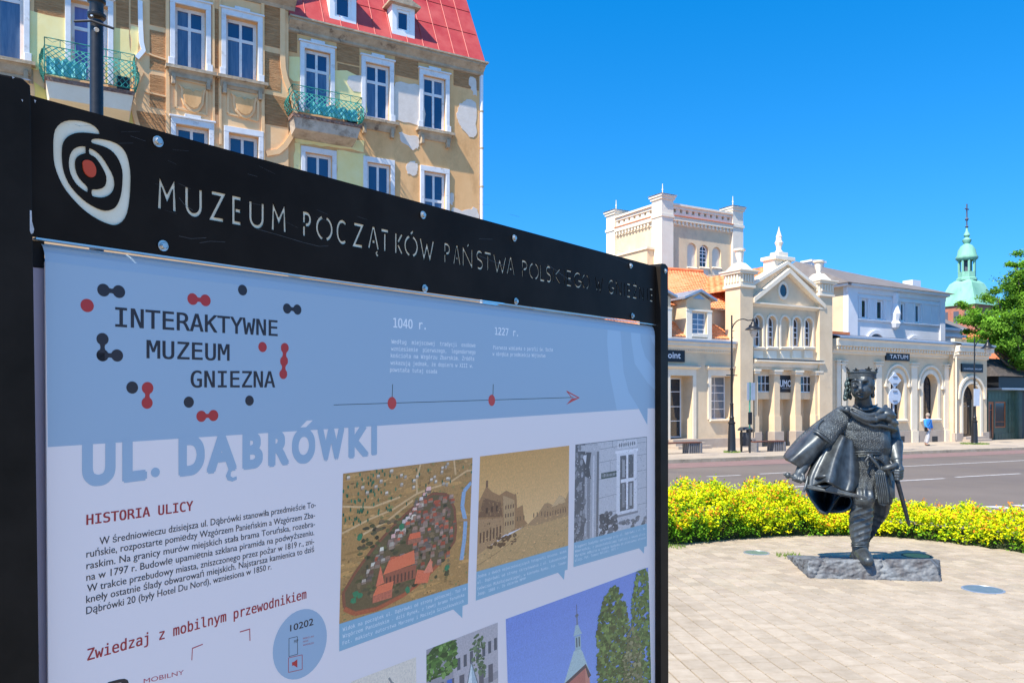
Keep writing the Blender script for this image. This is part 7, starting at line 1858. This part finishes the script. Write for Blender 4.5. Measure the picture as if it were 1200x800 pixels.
def loft(b, secs, n=24):
    """secs: (centre, rx, ry) horizontal ellipses from top to bottom"""
    vs = []
    for c, rx, ry in secs:
        for k in range(n):
            a = 2*math.pi*k/n; vs.append((c[0]+rx*math.cos(a), c[1]+ry*math.sin(a), c[2]))
    m = len(secs)
    fs = [(i*n+k, i*n+(k+1) % n, (i+1)*n+(k+1) % n, (i+1)*n+k) for i in range(m-1) for k in range(n)]+[tuple(range(n-1, -1, -1)), tuple((m-1)*n+k for k in range(n))]
    b.add(vs, fs)
def fuse(b, name, mats, parent, voxel, smooth_it=3, disp=None, pick=None):
    """fuse the collected shapes into one continuous surface"""
    w = W[parent.name].inverted()
    me = bpy.data.meshes.new('raw'); me.from_pydata([w @ v for v in b.v], [], b.f)
    bm = bmesh.new(); bm.from_mesh(me); bmesh.ops.recalc_face_normals(bm, faces=bm.faces); bm.to_mesh(me); bm.free()
    o = bpy.data.objects.new('raw', me); COL.objects.link(o)
    md = o.modifiers.new('r', 'REMESH'); md.mode = 'VOXEL'; md.voxel_size = voxel; md.use_smooth_shade = True
    sm = o.modifiers.new('s', 'SMOOTH'); sm.factor = .5; sm.iterations = smooth_it
    dg = bpy.context.evaluated_depsgraph_get(); dg.update()
    nm = bpy.data.meshes.new_from_object(o.evaluated_get(dg)); nm.name = name
    bpy.data.objects.remove(o); bpy.data.meshes.remove(me)
    n = len(nm.vertices); co = np.empty(n*3, np.float32); nm.vertices.foreach_get('co', co); co = co.reshape(-1, 3)
    no = np.empty(n*3, np.float32); nm.vertices.foreach_get('normal', no); no = no.reshape(-1, 3)
    wm = np.array(W[parent.name]); cw = co@wm[:3, :3].T+wm[:3, 3]
    if disp is not None:
        co2 = co+disp(cw, no); nm.vertices.foreach_set('co', co2.astype(np.float32).ravel())
    nm.materials.clear()
    for m in (mats if isinstance(mats, list) else [mats]): nm.materials.append(m)
    if pick is not None:
        nf = len(nm.polygons); ce = np.empty(nf*3, np.float32); nm.polygons.foreach_get('center', ce); ce = ce.reshape(-1, 3)@wm[:3, :3].T+wm[:3, 3]
        nm.polygons.foreach_set('material_index', pick(ce).astype(np.int32))
    nm.polygons.foreach_set('use_smooth', [True]*len(nm.polygons)); nm.update()
    o = bpy.data.objects.new(name, nm); COL.objects.link(o); o.parent = parent; W[o.name] = W[parent.name]
    return o
b = MB()
# head, neck, trunk
hc = at(1010.5, 449.5, 8.50)
b.ball(tuple(hc), 1.0, 24, 16, (.120, .138, .155)); b.ball(A(1009.5, 457.5, 8.46), 1.0, 18, 12, (.102, .105, .10)); b.ball(A(1009, 464, 8.43), 1.0, 14, 10, (.052, .05, .045))
caps(b, [A(1011, 462, 8.54), A(1012, 480, 8.60)], [.078, .10])
# features: nose, brows, cheekbones, lips, moustache
caps(b, [A(1008.6, 446.0, 8.352), A(1008.3, 451.6, 8.320), A(1008.2, 455.4, 8.295)], [.014, .019, .025], 8)
for s_ in (-1, 1):
    caps(b, [A(1008.6+s_*2.2, 446.4, 8.350), A(1008.6+s_*6.0, 445.2, 8.355), A(1008.6+s_*10, 447.0, 8.40)], [.016, .019, .012], 8)
    b.ball(A(1008.6+s_*7.3, 452.5, 8.385), .026, 10, 8, (1.1, .8, 1)); b.ball(A(1008.4+s_*1.9, 455.0, 8.335), .012, 8, 6)
    b.ball(A(1008.7+s_*5.2, 448.6, 8.382), .013, 8, 6, (1.2, .8, .7))
    caps(b, [A(1008.4, 457.2, 8.342), A(1008.5+s_*4.5, 458.8, 8.365), A(1008.6+s_*6.6, 462, 8.385)], [.012, .012, .009], 6)
caps(b, [A(1005.6, 459.6, 8.36), A(1008.5, 459.2, 8.345), A(1011.6, 459.7, 8.36)], [.010, .012, .010], 6); caps(b, [A(1006.2, 461.4, 8.362), A(1008.6, 461.6, 8.348), A(1011.2, 461.4, 8.362)], [.011, .014, .011], 6)
for k in range(16):                        # beard
    x = 1003+k*.78; b.ball(A(x, 465.5-abs(x-1009)*.55+random.uniform(-.5, .5), 8.370+abs(x-1009)*.006), .017, 6, 5)
random.seed(21)
loft(b, [(A(1011, 478, 8.6), .12, .10), (A(1010, 484, 8.6), .245, .125), (A(1010, 492, 8.6), .285, .155), (A(1011, 502, 8.59), .285, .185), (A(1014, 514, 8.58), .262, .20), (A(1017.5, 524, 8.58), .238, .195), (A(1019.5, 531, 8.58), .205, .17)], 32)
loft(b, [(A(1019.5, 528, 8.58), .190, .165), (A(1019, 536, 8.58), .205, .175), (A(1020, 548, 8.58), .225, .185), (A(1021, 562, 8.58), .235, .195), (A(1021, 574, 8.56), .238, .20), (A(1022, 582, 8.55), .232, .19)], 32)
# legs
caps(b, [A(1012, 560, 8.56), A(1012, 584, 8.36)], [.13, .108]); b.ball(A(1012.5, 583, 8.325), .112, 16, 12, (1, .95, 1.05))
caps(b, [A(1011.5, 590, 8.36), A(1009, 604, 8.40), A(1008, 620, 8.40), A(1008, 634, 8.37)], [.100, .120, .112, .090])
caps(b, [A(1008, 636, 8.37), A(1008, 646, 8.37)], [.088, .080]); b.ball(A(1007, 651, 8.42), .075, 12, 8)
caps(b, [A(1008.5, 647, 8.38), A(1011.5, 650.5, 8.27), A(1014.5, 654.5, 8.14), A(1017.5, 657, 8.04)], [.080, .080, .074, .050])
caps(b, [A(1032, 562, 8.62), A(1031, 596, 8.80), A(1017, 622, 8.98), A(1005, 643, 9.06)], [.125, .108, .085, .062])
b.ball(A(1004, 650, 9.08), .055, 12, 8); caps(b, [A(1003, 648, 9.06), A(1000.5, 652.5, 8.96), A(1000.5, 654.5, 8.86)], [.05, .045, .035])
# sword arm: mail sleeve, forearm, gauntlet
caps(b, [A(987, 488, 8.58), A(976, 501, 8.54), A(965, 514, 8.50)], [.105, .112, .125], 16)
caps(b, [A(966, 512, 8.50), A(950, 535, 8.46), A(938.5, 551, 8.42)], [.07, .055, .042])
caps(b, [A(941, 547, 8.43), A(936, 556, 8.41)], [.060, .048])
# fist on the grip: palm, four fingers closing round it, thumb over the top
hg0, hg1 = Vector(A(925.5, 557.5, 8.44)), Vector(A(944, 563.5, 8.36)); gd_ = (hg1-hg0).normalized()
b.ball(A(934.5, 559, 8.425), 1.0, 14, 10, (.052, .048, .046))
sd = gd_.cross(Vector((0, -1, 0))).normalized(); fw_ = gd_.cross(sd)
for k, (ln, rr) in enumerate(((1.0, .0145), (1.08, .0155), (1.02, .015), (.86, .0125))):
    c = hg0.lerp(hg1, .70-.165*k); pts = []
    for j in range(7):
        an = math.radians(60-j*47*ln); pts.append(tuple(c+Vector((0, -1, 0))*(.034*math.cos(an))+sd*(.034*math.sin(an))))
    caps(b, pts, [rr*(1-.03*j) for j in range(7)], 8)
caps(b, [A(938.5, 553.5, 8.39), A(941.5, 557, 8.36), A(942, 561, 8.345), A(940, 564, 8.35)], [.020, .018, .016, .012], 8)
# scabbard arm: upper arm, elbow, flared gauntlet, hand
caps(b, [A(1038, 491, 8.60), A(1044, 505, 8.66), A(1047.5, 519, 8.64)], [.095, .085, .080], 14)
caps(b, [A(1047.5, 519, 8.64), A(1050, 532, 8.52), A(1052.5, 545, 8.42)], [.072, .056, .044])
b.path([A(1046.5, 519, 8.62), A(1048, 524, 8.58), A(1050, 532, 8.51), A(1051.5, 540, 8.45)], [.098, .092, .066, .052], 16)
b.ball(A(1053.5, 550, 8.38), 1.0, 14, 10, (.050, .050, .055))
for k in range(4):
    x0, y0 = 1056.5-k*.2, 549+k*3.4; ln = (1.0, 1.1, 1.0, .82)[k]
    caps(b, [A(1057, y0-1.5, 8.385), A(1057.2-.4*k, y0+1.0, 8.335), A(1053.5-.5*k, y0+2.4, 8.30), A(1053.5-4.4*ln, y0+2.2, 8.315), A(1053.2-5.4*ln, y0+.9, 8.345)], [.019, .0185, .0175, .0155, .012], 8)
caps(b, [A(1050.5, 546, 8.36), A(1047, 549, 8.33), A(1044.8, 552.5, 8.325)], [.021, .018, .013], 8)
def dsp(cw, no):
    d = np.zeros_like(cw)
    px = cw[:, 0]/cw[:, 1]*F+600; py = HZ-(cw[:, 2]-EYE)/cw[:, 1]*F; Y = cw[:, 1]
    for s_ in (-1, 1):                     # eye sockets
        g = np.exp(-(((px-(1008.7+s_*5.2))/2.6)**2+((py-448.4)/1.5)**2))*(Y < 8.46); d[:, 1] += g*.026
    g = np.exp(-((py-460.5)/.55)**2)*np.exp(-((px-1008.5)/3.5)**2)*(Y < 8.42); d[:, 1] += g*.020
    # hanging folds of the skirt
    sk = np.clip((py-534)/40, 0, 1)*(py < 584)*(py > 530)*(px > 990)*(px < 1048)*(Y < 8.75)
    d += no*(np.sin(px*.75+np.sin(py*.09)*2)*.010*sk)[:, None]
    # breast, belly creases
    g = np.exp(-((py-(506-np.abs(px-1011)*.12))/2.6)**2)*(px > 992)*(px < 1034)*(Y < 8.55); d += no*(-.014*g)[:, None]
    g = np.exp(-((py-496)/7)**2)*(np.exp(-((px-998)/9)**2)+np.exp(-((px-1024)/9)**2))*(Y < 8.55); d += no*(.020*g)[:, None]
    # wraps on the shin
    sh = (py > 594)*(py < 635)*(px < 1024)*(Y < 8.62)
    d += no*(np.abs(np.sin(py*.42+px*.16))*-.008*sh+.004*sh)[:, None]
    sh = (py > 596)*(py < 640)*(Y > 8.72)*(px > 1000)
    d += no*(np.abs(np.sin(py*.42-px*.2))*-.006*sh)[:, None]
    return d
def pick(ce):
    px = ce[:, 0]/ce[:, 1]*F+600; py = HZ-(ce[:, 2]-EYE)/ce[:, 1]*F
    m = ((py > 478) & (py < 584) & (px > 966-0) & (px < 1046) & ~((px > 1036) & (py > 505)))
    m |= ((px > 950) & (px <= 985) & (py > 478) & (py < 518+(px-973)*.65))
    m &= ~((py > 572) & (px < 1026))
    return m
body = fuse(b, 'figure', [M['bronze'], M['mail']], king, .0068, 2, dsp, pick)
# hair curls
b = MB(); random.seed(5)
for k in range(95):
    y = random.uniform(444, 467); x = 997.0-abs(math.sin(y))*1.0-random.uniform(0, 7.0)*(.5+.5*(y-440)/27); b.ball(A(x, y, 8.58+random.uniform(-.06, .09)), random.uniform(.010, .020), 6, 5, (1, 1, random.uniform(1, 2.0)))
b.build('hair', M['verdigris'], parent=king, smooth='all')
b = MB()
for k in range(26):
    y = random.uniform(444, 464); x = 1021.5+random.uniform(0, 2.2); b.ball(A(x, y, 8.55+random.uniform(-.05, .12)), random.uniform(.015, .024), 7, 6, (1, 1, 1.4))
b.build('hair', M['bronze'], parent=king, smooth='all')
# crown
cc_ = at(1010.3, 441, 8.52); R0c = .132
b = MB(lambda x, y, z: Vector((cc_.x+x, cc_.y+y, cc_.z+z+ -.06*y*0)))
b.lathe([(R0c-.008, -.028), (R0c+.010, -.028), (R0c+.014, -.020), (R0c+.006, -.014), (R0c+.012, .034), (R0c+.022, .042), (R0c+.022, .052), (R0c+.008, .052), (R0c-.006, .0)], 0, 0, 32); cr = b.build('crown', M['bronze'], parent=king, smooth=True)
for k in range(8):
    an = math.radians(-90+45*k); big = (k % 2 == 0)
    b = MB(lambda x, y, z: Vector((cc_.x+(R0c+.012+z*.32)*math.cos(an)-x*math.sin(an), cc_.y+(R0c+.012+z*.32)*math.sin(an)+x*math.cos(an), cc_.z+z+.048)))
    h = .056 if big else .036; w = .040 if big else .034
    pts = [(-w, 0), (w, 0), (w*.55, h*.28), (w*1.05, h*.42), (w*.75, h*.58), (w*.35, h*.52), (w*.28, h*.72), (0, h), (-w*.28, h*.72), (-w*.35, h*.52), (-w*.75, h*.58), (-w*1.05, h*.42), (-w*.55, h*.28)]
    b.prism(pts, -.010, .010); b.ball((0, -.01, h*.52), .012, 6, 5); b.build('crown_leaf', M['bronze'], parent=cr, bevel=.003)
for sx in (-1, 1):
    b = MB(); b.path([A(1010.3+sx*14.2, 437.5, 8.52), A(1010.3+sx*17.0, 433.5, 8.52), A(1010.3+sx*20.2, 428.8, 8.52)], [.016, .009, .002], 6); b.build('crown_spike', M['bronze'], parent=cr)
# mantle wound over the shoulders
def roll(b, pts, r, n=10, fl=1.3):
    P = [Vector(A(*p)) for p in pts]; out = []; rr = []
    for i in range(len(P)-1):
        p0 = P[max(0, i-1)]; p1 = P[i]; p2 = P[i+1]; p3 = P[min(len(P)-1, i+2)]
        for j in range(5):
            t = j/5; out.append(.5*((2*p1)+(-p0+p2)*t+(2*p0-5*p1+4*p2-p3)*t*t+(-p0+3*p1-3*p2+p3)*t**3))
            a_, c_ = (r[i], r[i+1]) if hasattr(r, '__len__') else (r, r); rr.append(a_+(c_-a_)*t)
    out.append(P[-1]); rr.append(r[-1] if hasattr(r, '__len__') else r)
    b.path([tuple(p) for p in out], rr, n)
b = MB()
roll(b, [(984, 480, 8.54), (993, 481, 8.45), (1003, 486, 8.405), (1015, 491.5, 8.385), (1027, 491.5, 8.395), (1037, 487, 8.44), (1043, 482, 8.58)], [.016, .024, .024, .026, .030, .030, .02])
roll(b, [(989, 477, 8.54), (997, 477.5, 8.47), (1006, 481.5, 8.42), (1016, 486, 8.40), (1026, 485, 8.41), (1034, 480.5, 8.46), (1038, 476, 8.58)], [.016, .020, .020, .022, .026, .026, .02])
roll(b, [(998, 487, 8.42), (1010, 494, 8.40), (1022, 498.5, 8.395), (1034, 499.5, 8.41), (1044, 501, 8.46), (1050, 503.5, 8.54)], [.008, .016, .020, .022, .022, .014])
roll(b, [(1001, 474, 8.56), (1005, 477, 8.49), (1012, 480, 8.45), (1021, 479, 8.46), (1028, 474, 8.56)], [.012, .016, .018, .018, .014])
loft(b, [(A(1013, 474, 8.66), .10, .07), (A(1015, 478, 8.64), .19, .11), (A(1018, 484, 8.64), .24, .14), (A(1022, 492, 8.64), .235, .16), (A(1028, 498, 8.64), .19, .15)], 24)
b.ball(A(1037, 487, 8.54), 1.0, 20, 14, (.100, .13, .095)); b.ball(A(1041, 495, 8.55), 1.0, 20, 14, (.092, .12, .080))
def dm(cw, no):
    px = cw[:, 0]/cw[:, 1]*F+600; py = HZ-(cw[:, 2]-EYE)/cw[:, 1]*F
    return no*(.006*np.sin((py-px*.35)*.75))[:, None]*(px > 1026)[:, None]
fuse(b, 'mantle', M['bronze'], king, .009, 3, dm)
b = MB(); b.ball(A(993, 480, 8.40), .028, 10, 8, (1, .5, 1)); b.build('brooch', M['bronze'], parent=king, smooth='all')
# cloth as thick sheets
def sheet_cloth(name, rows, th=.016, m='bronze', sub=2, rim=None, parent=king, rip=0.0):
    nr, nc = len(rows), len(rows[0]); bb = MB(); vs = [A(*p) for r in rows for p in r]
    bb.add(vs, [(i*nc+j, i*nc+j+1, (i+1)*nc+j+1, (i+1)*nc+j) for i in range(nr-1) for j in range(nc-1)])
    o = bb.build(name, M[m], parent=parent, smooth='all', recalc=False)
    sb = o.modifiers.new('sub', 'SUBSURF'); sb.levels = sub; sb.render_levels = sub
    if rip:
        from mathutils import noise as mn
        nm_ = o.data; 
        dg = bpy.context.evaluated_depsgraph_get(); sb.levels = 4; sb.render_levels = 4; dg.update(); nm_ = bpy.data.meshes.new_from_object(o.evaluated_get(dg)); o.modifiers.clear()
        for v in nm_.vertices:
            c = v.co; v.co = c+v.normal*(rip*(math.sin(c.x*26+c.z*13+2.5*mn.noise(Vector((c.x*4, c.y*4, c.z*4))))+1.2*mn.noise(Vector((c.x*9, c.y*9, c.z*5)))))
        nm_.name = name; o.data = nm_
    so_ = o.modifiers.new('sol', 'SOLIDIFY'); so_.thickness = th; so_.offset = 0
    return o
# wide outer sleeve / cape fold hanging over the sword arm
sheet_cloth('cape_sleeve', [
 [(968, 490, 8.72), (962, 494, 8.62), (958, 500, 8.48), (960, 506, 8.40), (966, 512, 8.36), (971, 517, 8.38), (974, 519, 8.48)],
 [(958, 498, 8.74), (951, 503, 8.64), (950, 509, 8.47), (955, 515, 8.37), (959, 519, 8.36), (964, 524, 8.38), (967, 527, 8.50)],
 [(944, 509, 8.78), (940, 514, 8.66), (940, 519, 8.46), (944, 524, 8.35), (949, 529, 8.37), (954, 534, 8.36), (957, 537, 8.50)],
 [(931, 521, 8.82), (929, 525, 8.68), (930, 530, 8.46), (933, 534, 8.34), (938, 538, 8.38), (945, 543, 8.35), (950, 545, 8.50)],
 [(920, 531, 8.86), (919, 534.5, 8.70), (919.5, 537.5, 8.50), (925, 541, 8.36), (931, 544, 8.40), (938, 548.5, 8.36), (943, 550, 8.50)]], th=.02, rip=0)
sheet_cloth('cape_back', [
 [(990, 474, 8.74), (978, 481, 8.80), (966, 489, 8.84), (952, 499, 8.88), (938, 511, 8.92), (927, 523, 8.94), (918, 535.5, 8.94)],
 [(990, 480, 8.66), (981, 486, 8.68), (970, 493, 8.72), (957, 503, 8.76), (944, 515, 8.80), (932, 526, 8.84), (919, 538, 8.80)],
 [(992, 500, 8.80), (986, 505, 8.86), (976, 510, 8.92), (965, 518, 8.96), (955, 528, 8.98), (946, 538, 8.98), (935, 546, 8.94)]], th=.03, m='mail')
b = MB(); roll(b, [(953, 505, 8.42), (958, 507, 8.37), (965, 512.5, 8.34), (971, 517.5, 8.36), (974, 518.5, 8.44)], [.010, .014, .015, .014, .010]); roll(b, [(953.5, 502.5, 8.43), (959, 504.5, 8.38), (966.5, 510, 8.35), (972.5, 515.5, 8.37), (975, 516.5, 8.44)], .007)
b.build('sleeve_hem', M['bronze'], parent=king, smooth='all')
# front fall of the cape, blown towards the sword: outer cloth with long folds running down to the left
def folded(tl, tr, bl, br, rows_n, cols_n, depth, amp, nf, ph=0.0, lip=None):
    """grid between two side curves; depth(u, v) gives the distance, folds of amplitude amp run along v"""
    R = []
    for i in range(rows_n+1):
        v = i/rows_n; r = []
        L_ = tl(v); Rr = tr(v)
        for j in range(cols_n+1):
            u = j/cols_n; x = L_[0]+(Rr[0]-L_[0])*u; y = L_[1]+(Rr[1]-L_[1])*u+(lip(u) if lip else 0)*v
            f = math.sin(u*nf*2*math.pi+ph+v*.9); f = f if f > 0 else f*.5
            r.append((x, y, depth(u, v)-amp*f*(.25+.75*v)))
        R.append(r)
    return R
def curve(pts):
    def g(v):
        k = v*(len(pts)-1); i = min(len(pts)-2, int(k)); t = k-i
        return (pts[i][0]+(pts[i+1][0]-pts[i][0])*t, pts[i][1]+(pts[i+1][1]-pts[i][1])*t)
    return g
sheet_cloth('cape_front', folded(curve([(977, 506), (966, 521), (957, 535), (950, 548), (945, 560), (944.5, 571)]), curve([(1001, 516), (1003, 527), (1005, 540), (1007, 553), (1009, 566), (1005, 577)]), None, None, 14, 30,
   lambda u, v: 8.50-.30*math.sin(math.pi*min(1, u*1.05))**.7*(.35+.65*v)+.06*(1-u)-.06*v, .075, 2.35, 0.4, lip=lambda u: -9*math.exp(-((u-.38)/.22)**2)), th=.018, sub=1)
b = MB(); roll(b, [(954, 563, 8.40), (958, 559, 8.28), (966, 557.5, 8.20), (974, 558.5, 8.21), (980, 563, 8.24), (982, 568, 8.30)], [.010, .015, .017, .017, .014, .010]); roll(b, [(953, 566, 8.36), (960, 569.5, 8.30), (968, 569.5, 8.27), (976, 567.5, 8.27), (981, 569, 8.28)], [.010, .015, .016, .013, .010]); b.build('cape_fold', M['bronze'], parent=king, smooth='all')
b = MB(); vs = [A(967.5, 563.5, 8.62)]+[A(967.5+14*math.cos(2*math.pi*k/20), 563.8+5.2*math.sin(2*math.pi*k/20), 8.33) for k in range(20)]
b.add(vs, [(0, 1+k, 1+(k+1) % 20) for k in range(20)]); b.build('fold_hollow', M['scab_shade'], parent=king, smooth='all', recalc=False)  # cup in the fold, its inner shade put into the black colour
# hanging back part of the cape, seen from its hollow inner side, whose shade is painted in black
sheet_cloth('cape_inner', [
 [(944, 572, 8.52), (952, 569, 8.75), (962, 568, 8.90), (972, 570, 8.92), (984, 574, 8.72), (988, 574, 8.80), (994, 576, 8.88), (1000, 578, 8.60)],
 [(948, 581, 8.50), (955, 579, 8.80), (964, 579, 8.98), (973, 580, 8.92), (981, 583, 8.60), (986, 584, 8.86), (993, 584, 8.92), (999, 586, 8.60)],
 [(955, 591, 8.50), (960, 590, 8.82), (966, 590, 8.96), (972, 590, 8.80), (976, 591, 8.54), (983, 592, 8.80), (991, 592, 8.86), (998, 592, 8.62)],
 [(963, 599.5, 8.46), (965, 600, 8.60), (967, 600.5, 8.66), (969, 600, 8.58), (971, 599, 8.50), (980, 598, 8.62), (989, 598.5, 8.64), (996, 597, 8.60)]], th=.014, m='scab_shade')
b = MB(); roll(b, [(944, 571, 8.50), (948.5, 581, 8.48), (955, 590.5, 8.47), (962, 599, 8.44), (968, 600.8, 8.44), (971.5, 598.5, 8.46), (977, 590, 8.50), (984.5, 580, 8.56)], [.010, .013, .015, .017, .017, .014, .012, .009]); roll(b, [(971, 599.5, 8.48), (980, 599.5, 8.50), (989, 598.5, 8.48), (996, 594, 8.47), (998.5, 587, 8.48), (996, 582, 8.50), (988, 580.5, 8.52), (984.5, 581, 8.54)], [.012, .014, .014, .014, .013, .012, .010, .008]); roll(b, [(944, 571, 8.50), (955, 573, 8.34), (966, 574.5, 8.28), (978, 577, 8.25), (986, 580, 8.28)], [.010, .012, .012, .010, .008]); b.build('cape_hem', M['bronze'], parent=king, smooth='all')
# belt, knot, hanging pouch
b = MB()
for dy, r in ((0, .011), (2.6, .009)):
    pts = []
    for k in range(25):
        a = math.pi+math.pi*k/24*1.0; pts.append((1019.5+21.8*math.cos(a), 530.5+dy-1.5*math.sin(a)*-1, 8.58+.195*math.sin(a)))
    roll(b, pts[::2], r, 8)
b.build('belt', M['bronze'], parent=king, smooth='all')
b = MB(); b.ball(A(1019, 534, 8.36), .030, 10, 8, (1.3, .8, .9)); roll(b, [(1019, 534, 8.35), (1024, 540, 8.34), (1029, 546, 8.34), (1032, 553, 8.35)], [.014, .020, .016, .012]); roll(b, [(1018, 535, 8.35), (1014, 541, 8.35), (1017, 547, 8.35)], [.012, .012, .008]); roll(b, [(1024, 536, 8.36), (1031, 538, 8.38), (1036, 543, 8.38)], [.014, .018, .012]); b.build('belt_knot', M['bronze'], parent=king, smooth='all')
b = MB(); P = [(1025.5, 553), (1030, 549.5), (1036, 552), (1038.5, 565), (1041.5, 580), (1042, 590), (1036, 593), (1030.5, 591), (1027, 575)]
f_ = [at(x, y, 8.325) for x, y in P]; bk = [at(x, y, 8.39) for x, y in P]; n = len(P)
b.add([tuple(v) for v in f_+bk], [tuple(range(n)), tuple(range(2*n-1, n-1, -1))]+[(i, i+n, (i+1) % n+n, (i+1) % n) for i in range(n)]); pc = b.build('pouch', M['bronze'], parent=king, bevel=.008)
b = MB()
for k in range(5): roll(b, [(1027.5+k*2.2, 554, 8.315), (1029+k*2.3, 566, 8.308), (1031+k*2.3, 578, 8.308), (1032+k*2.1, 590, 8.32)], [.006, .009, .010, .006], 6)
for x0, x1 in ((1025.8, 1031), (1036.5, 1042)): roll(b, [(x0, 553, 8.33), (x0+(x1-x0)*.35, 570, 8.315), (x1-.5, 590, 8.32)], .009, 6)
b.build('pouch_fringe', M['bronze'], parent=pc, smooth='all')
roll_b = MB(); roll(roll_b, [(1036, 549, 8.42), (1041, 562, 8.44), (1043, 578, 8.46), (1043, 590, 8.5)], [.02, .03, .035, .02]); roll_b.build('skirt_flap', M['bronze'], parent=king, smooth='all')
b = MB()
for y, r in ((636.5, .078), (639, .076)):
    roll(b, [(1008+10.2*math.cos(a), y+math.sin(a)*-.8, 8.37+.094*math.sin(a)) for a in [2*math.pi*k/12 for k in range(13)]], .008, 6)
b.build('boot_cuff', M['bronze'], parent=king, smooth='all')
# sword
b = MB(); poly = [(290,268),(390,292),(520,330),(590,283),(650,310),(700,340),(850,380),(1000,410),(1030,432),(990,447),(850,420),(700,392),(600,376),(500,356),(330,322),(285,300)]
Pf = [(915+x/10, 540+y/10) for x, y in poly]; dep = lambda x: 8.34-(x-944)/74*.26
top = []; n = len(Pf)
mid = [A(x, y, dep(x)) for x, y in Pf]
cxm = [A(943, 568.6, dep(943)-.012), A(975, 573.5, dep(975)-.014), A(1000, 579.5, dep(1000)-.012), A(1017, 583.2, dep(1017))]
b.add([tuple(Vector(p)+Vector((0, -.004, 0))) for p in mid]+[tuple(Vector(p)+Vector((0, .012, 0))) for p in mid], [tuple(range(n)), tuple(range(2*n-1, n-1, -1))]+[(i, i+n, (i+1) % n+n, (i+1) % n) for i in range(n)])
sw = b.build('sword', M['bronze'], parent=king, bevel=.004)
b = MB(); roll(b, [(960, 572.5, 8.285), (975, 574.8, 8.245), (990, 578, 8.205), (1008, 582, 8.155)], [.004, .007, .007, .003], 6); b.build('blade_ridge', M['bronze'], parent=sw, smooth='all')
b = MB(); roll(b, [(946.5, 557.5, 8.38), (945.5, 564, 8.35), (943.5, 571, 8.33), (941.5, 576, 8.33)], [.014, .016, .014, .012], 8); b.build('cross_guard', M['bronze'], parent=sw, smooth='all')
b = MB(); b.path([tuple(hg0), tuple(hg1)], .018, 8); b.ball(tuple(hg0-gd_*.02), .030, 12, 8, (1, 1, 1.15)); b.ball(tuple(hg0-gd_*.055), .014, 8, 6); b.build('hilt', M['bronze'], parent=sw, smooth='all')
# scabbard held in the other hand, with a wide locket
b = MB(); b.path([A(1046, 546, 8.36), A(1052, 565, 8.34), A(1059, 591, 8.30), A(1064, 610, 8.28), A(1065.5, 615.5, 8.275)], [.034, .032, .029, .025, .018], 10, flat=.7); sc_ = b.build('scabbard', M['scab_shade'], parent=king, smooth=True)
b = MB(); roll(b, [(1035, 549.5, 8.36), (1040, 548, 8.33), (1047, 545.5, 8.32), (1051, 543, 8.34)], [.026, .034, .030, .018], 10); roll(b, [(1043, 540, 8.36), (1046, 545, 8.33), (1048, 550, 8.33)], [.014, .020, .016], 8); b.build('scabbard_locket', M['bronze'], parent=sc_, smooth='all')
# cast base like a broken slab
b = MB()
fl, fr2 = gp(947.5, 677), gp(1102.5, 681); bl_, br_ = gp(920, 650.5), gp(1101, 655.5)
tfl = at(947.2, 655.6, fl.y+.05); tfr = at(1089, 654.8, fr2.y+.09); mfr = at(1098, 664, fr2.y+.05)
bot = [fl, fr2, br_, bl_]; low = [Vector((p.x, p.y, p.z-.05)) for p in bot]
tbl = Vector((bl_.x+.05, bl_.y-.03, bl_.z+.012)); tbr = Vector((br_.x-.1, br_.y-.05, br_.z+.02))
vs = low+bot+[tfl, tfr, tbr, tbl, mfr]
b.add([tuple(v) for v in vs], [(3, 2, 1, 0), (0, 1, 5, 4), (1, 2, 6, 5), (2, 3, 7, 6), (3, 0, 4, 7), (4, 5, 12, 9, 8), (5, 6, 12), (6, 10, 9, 12), (6, 7, 11, 10), (7, 4, 8, 11), (8, 9, 10, 11)])
from mathutils import noise as mnoise
def db(cw, no):
    d = np.zeros_like(cw)
    px = cw[:, 0]/cw[:, 1]*F+600; py = HZ-(cw[:, 2]-EYE)/cw[:, 1]*F
    nz = np.array([mnoise.fractal(Vector((v[0]*14, v[1]*14, v[2]*34)), .75, 2.1, 6) for v in cw.tolist()])
    cr_ = -.018*np.exp(-((px-(1036-(py-655)*.25+1.5*np.sin(py*.6)))/1.3)**2)-.014*np.exp(-((px-(966-(py-655)*.5))/1.5)**2)*(py > 655)
    cu = -.012*np.exp(-((np.hypot(px-958, (py-660)*1.1)-9)/1.2)**2)
    top_ = np.where(no[:, 2] > .6, .35, 1.0)
    d += no*(nz*.015*top_+cr_+cu)[:, None]
    return d
M['basebronze'] = bronze('base_bronze'); M['basebronze'].node_tree.nodes['Principled BSDF'].inputs['Roughness'].default_value = .72; M['basebronze'].node_tree.nodes['Principled BSDF'].inputs['Metallic'].default_value = .1
_r = [x for x in M['basebronze'].node_tree.nodes if x.type == 'VALTORGB'][0]; _r.color_ramp.elements[0].color = (.045, .036, .036, 1); _r.color_ramp.elements[1].color = (.21, .23, .24, 1)
fuse(b, 'statue_base', M['basebronze'], king, .011, 1, db)
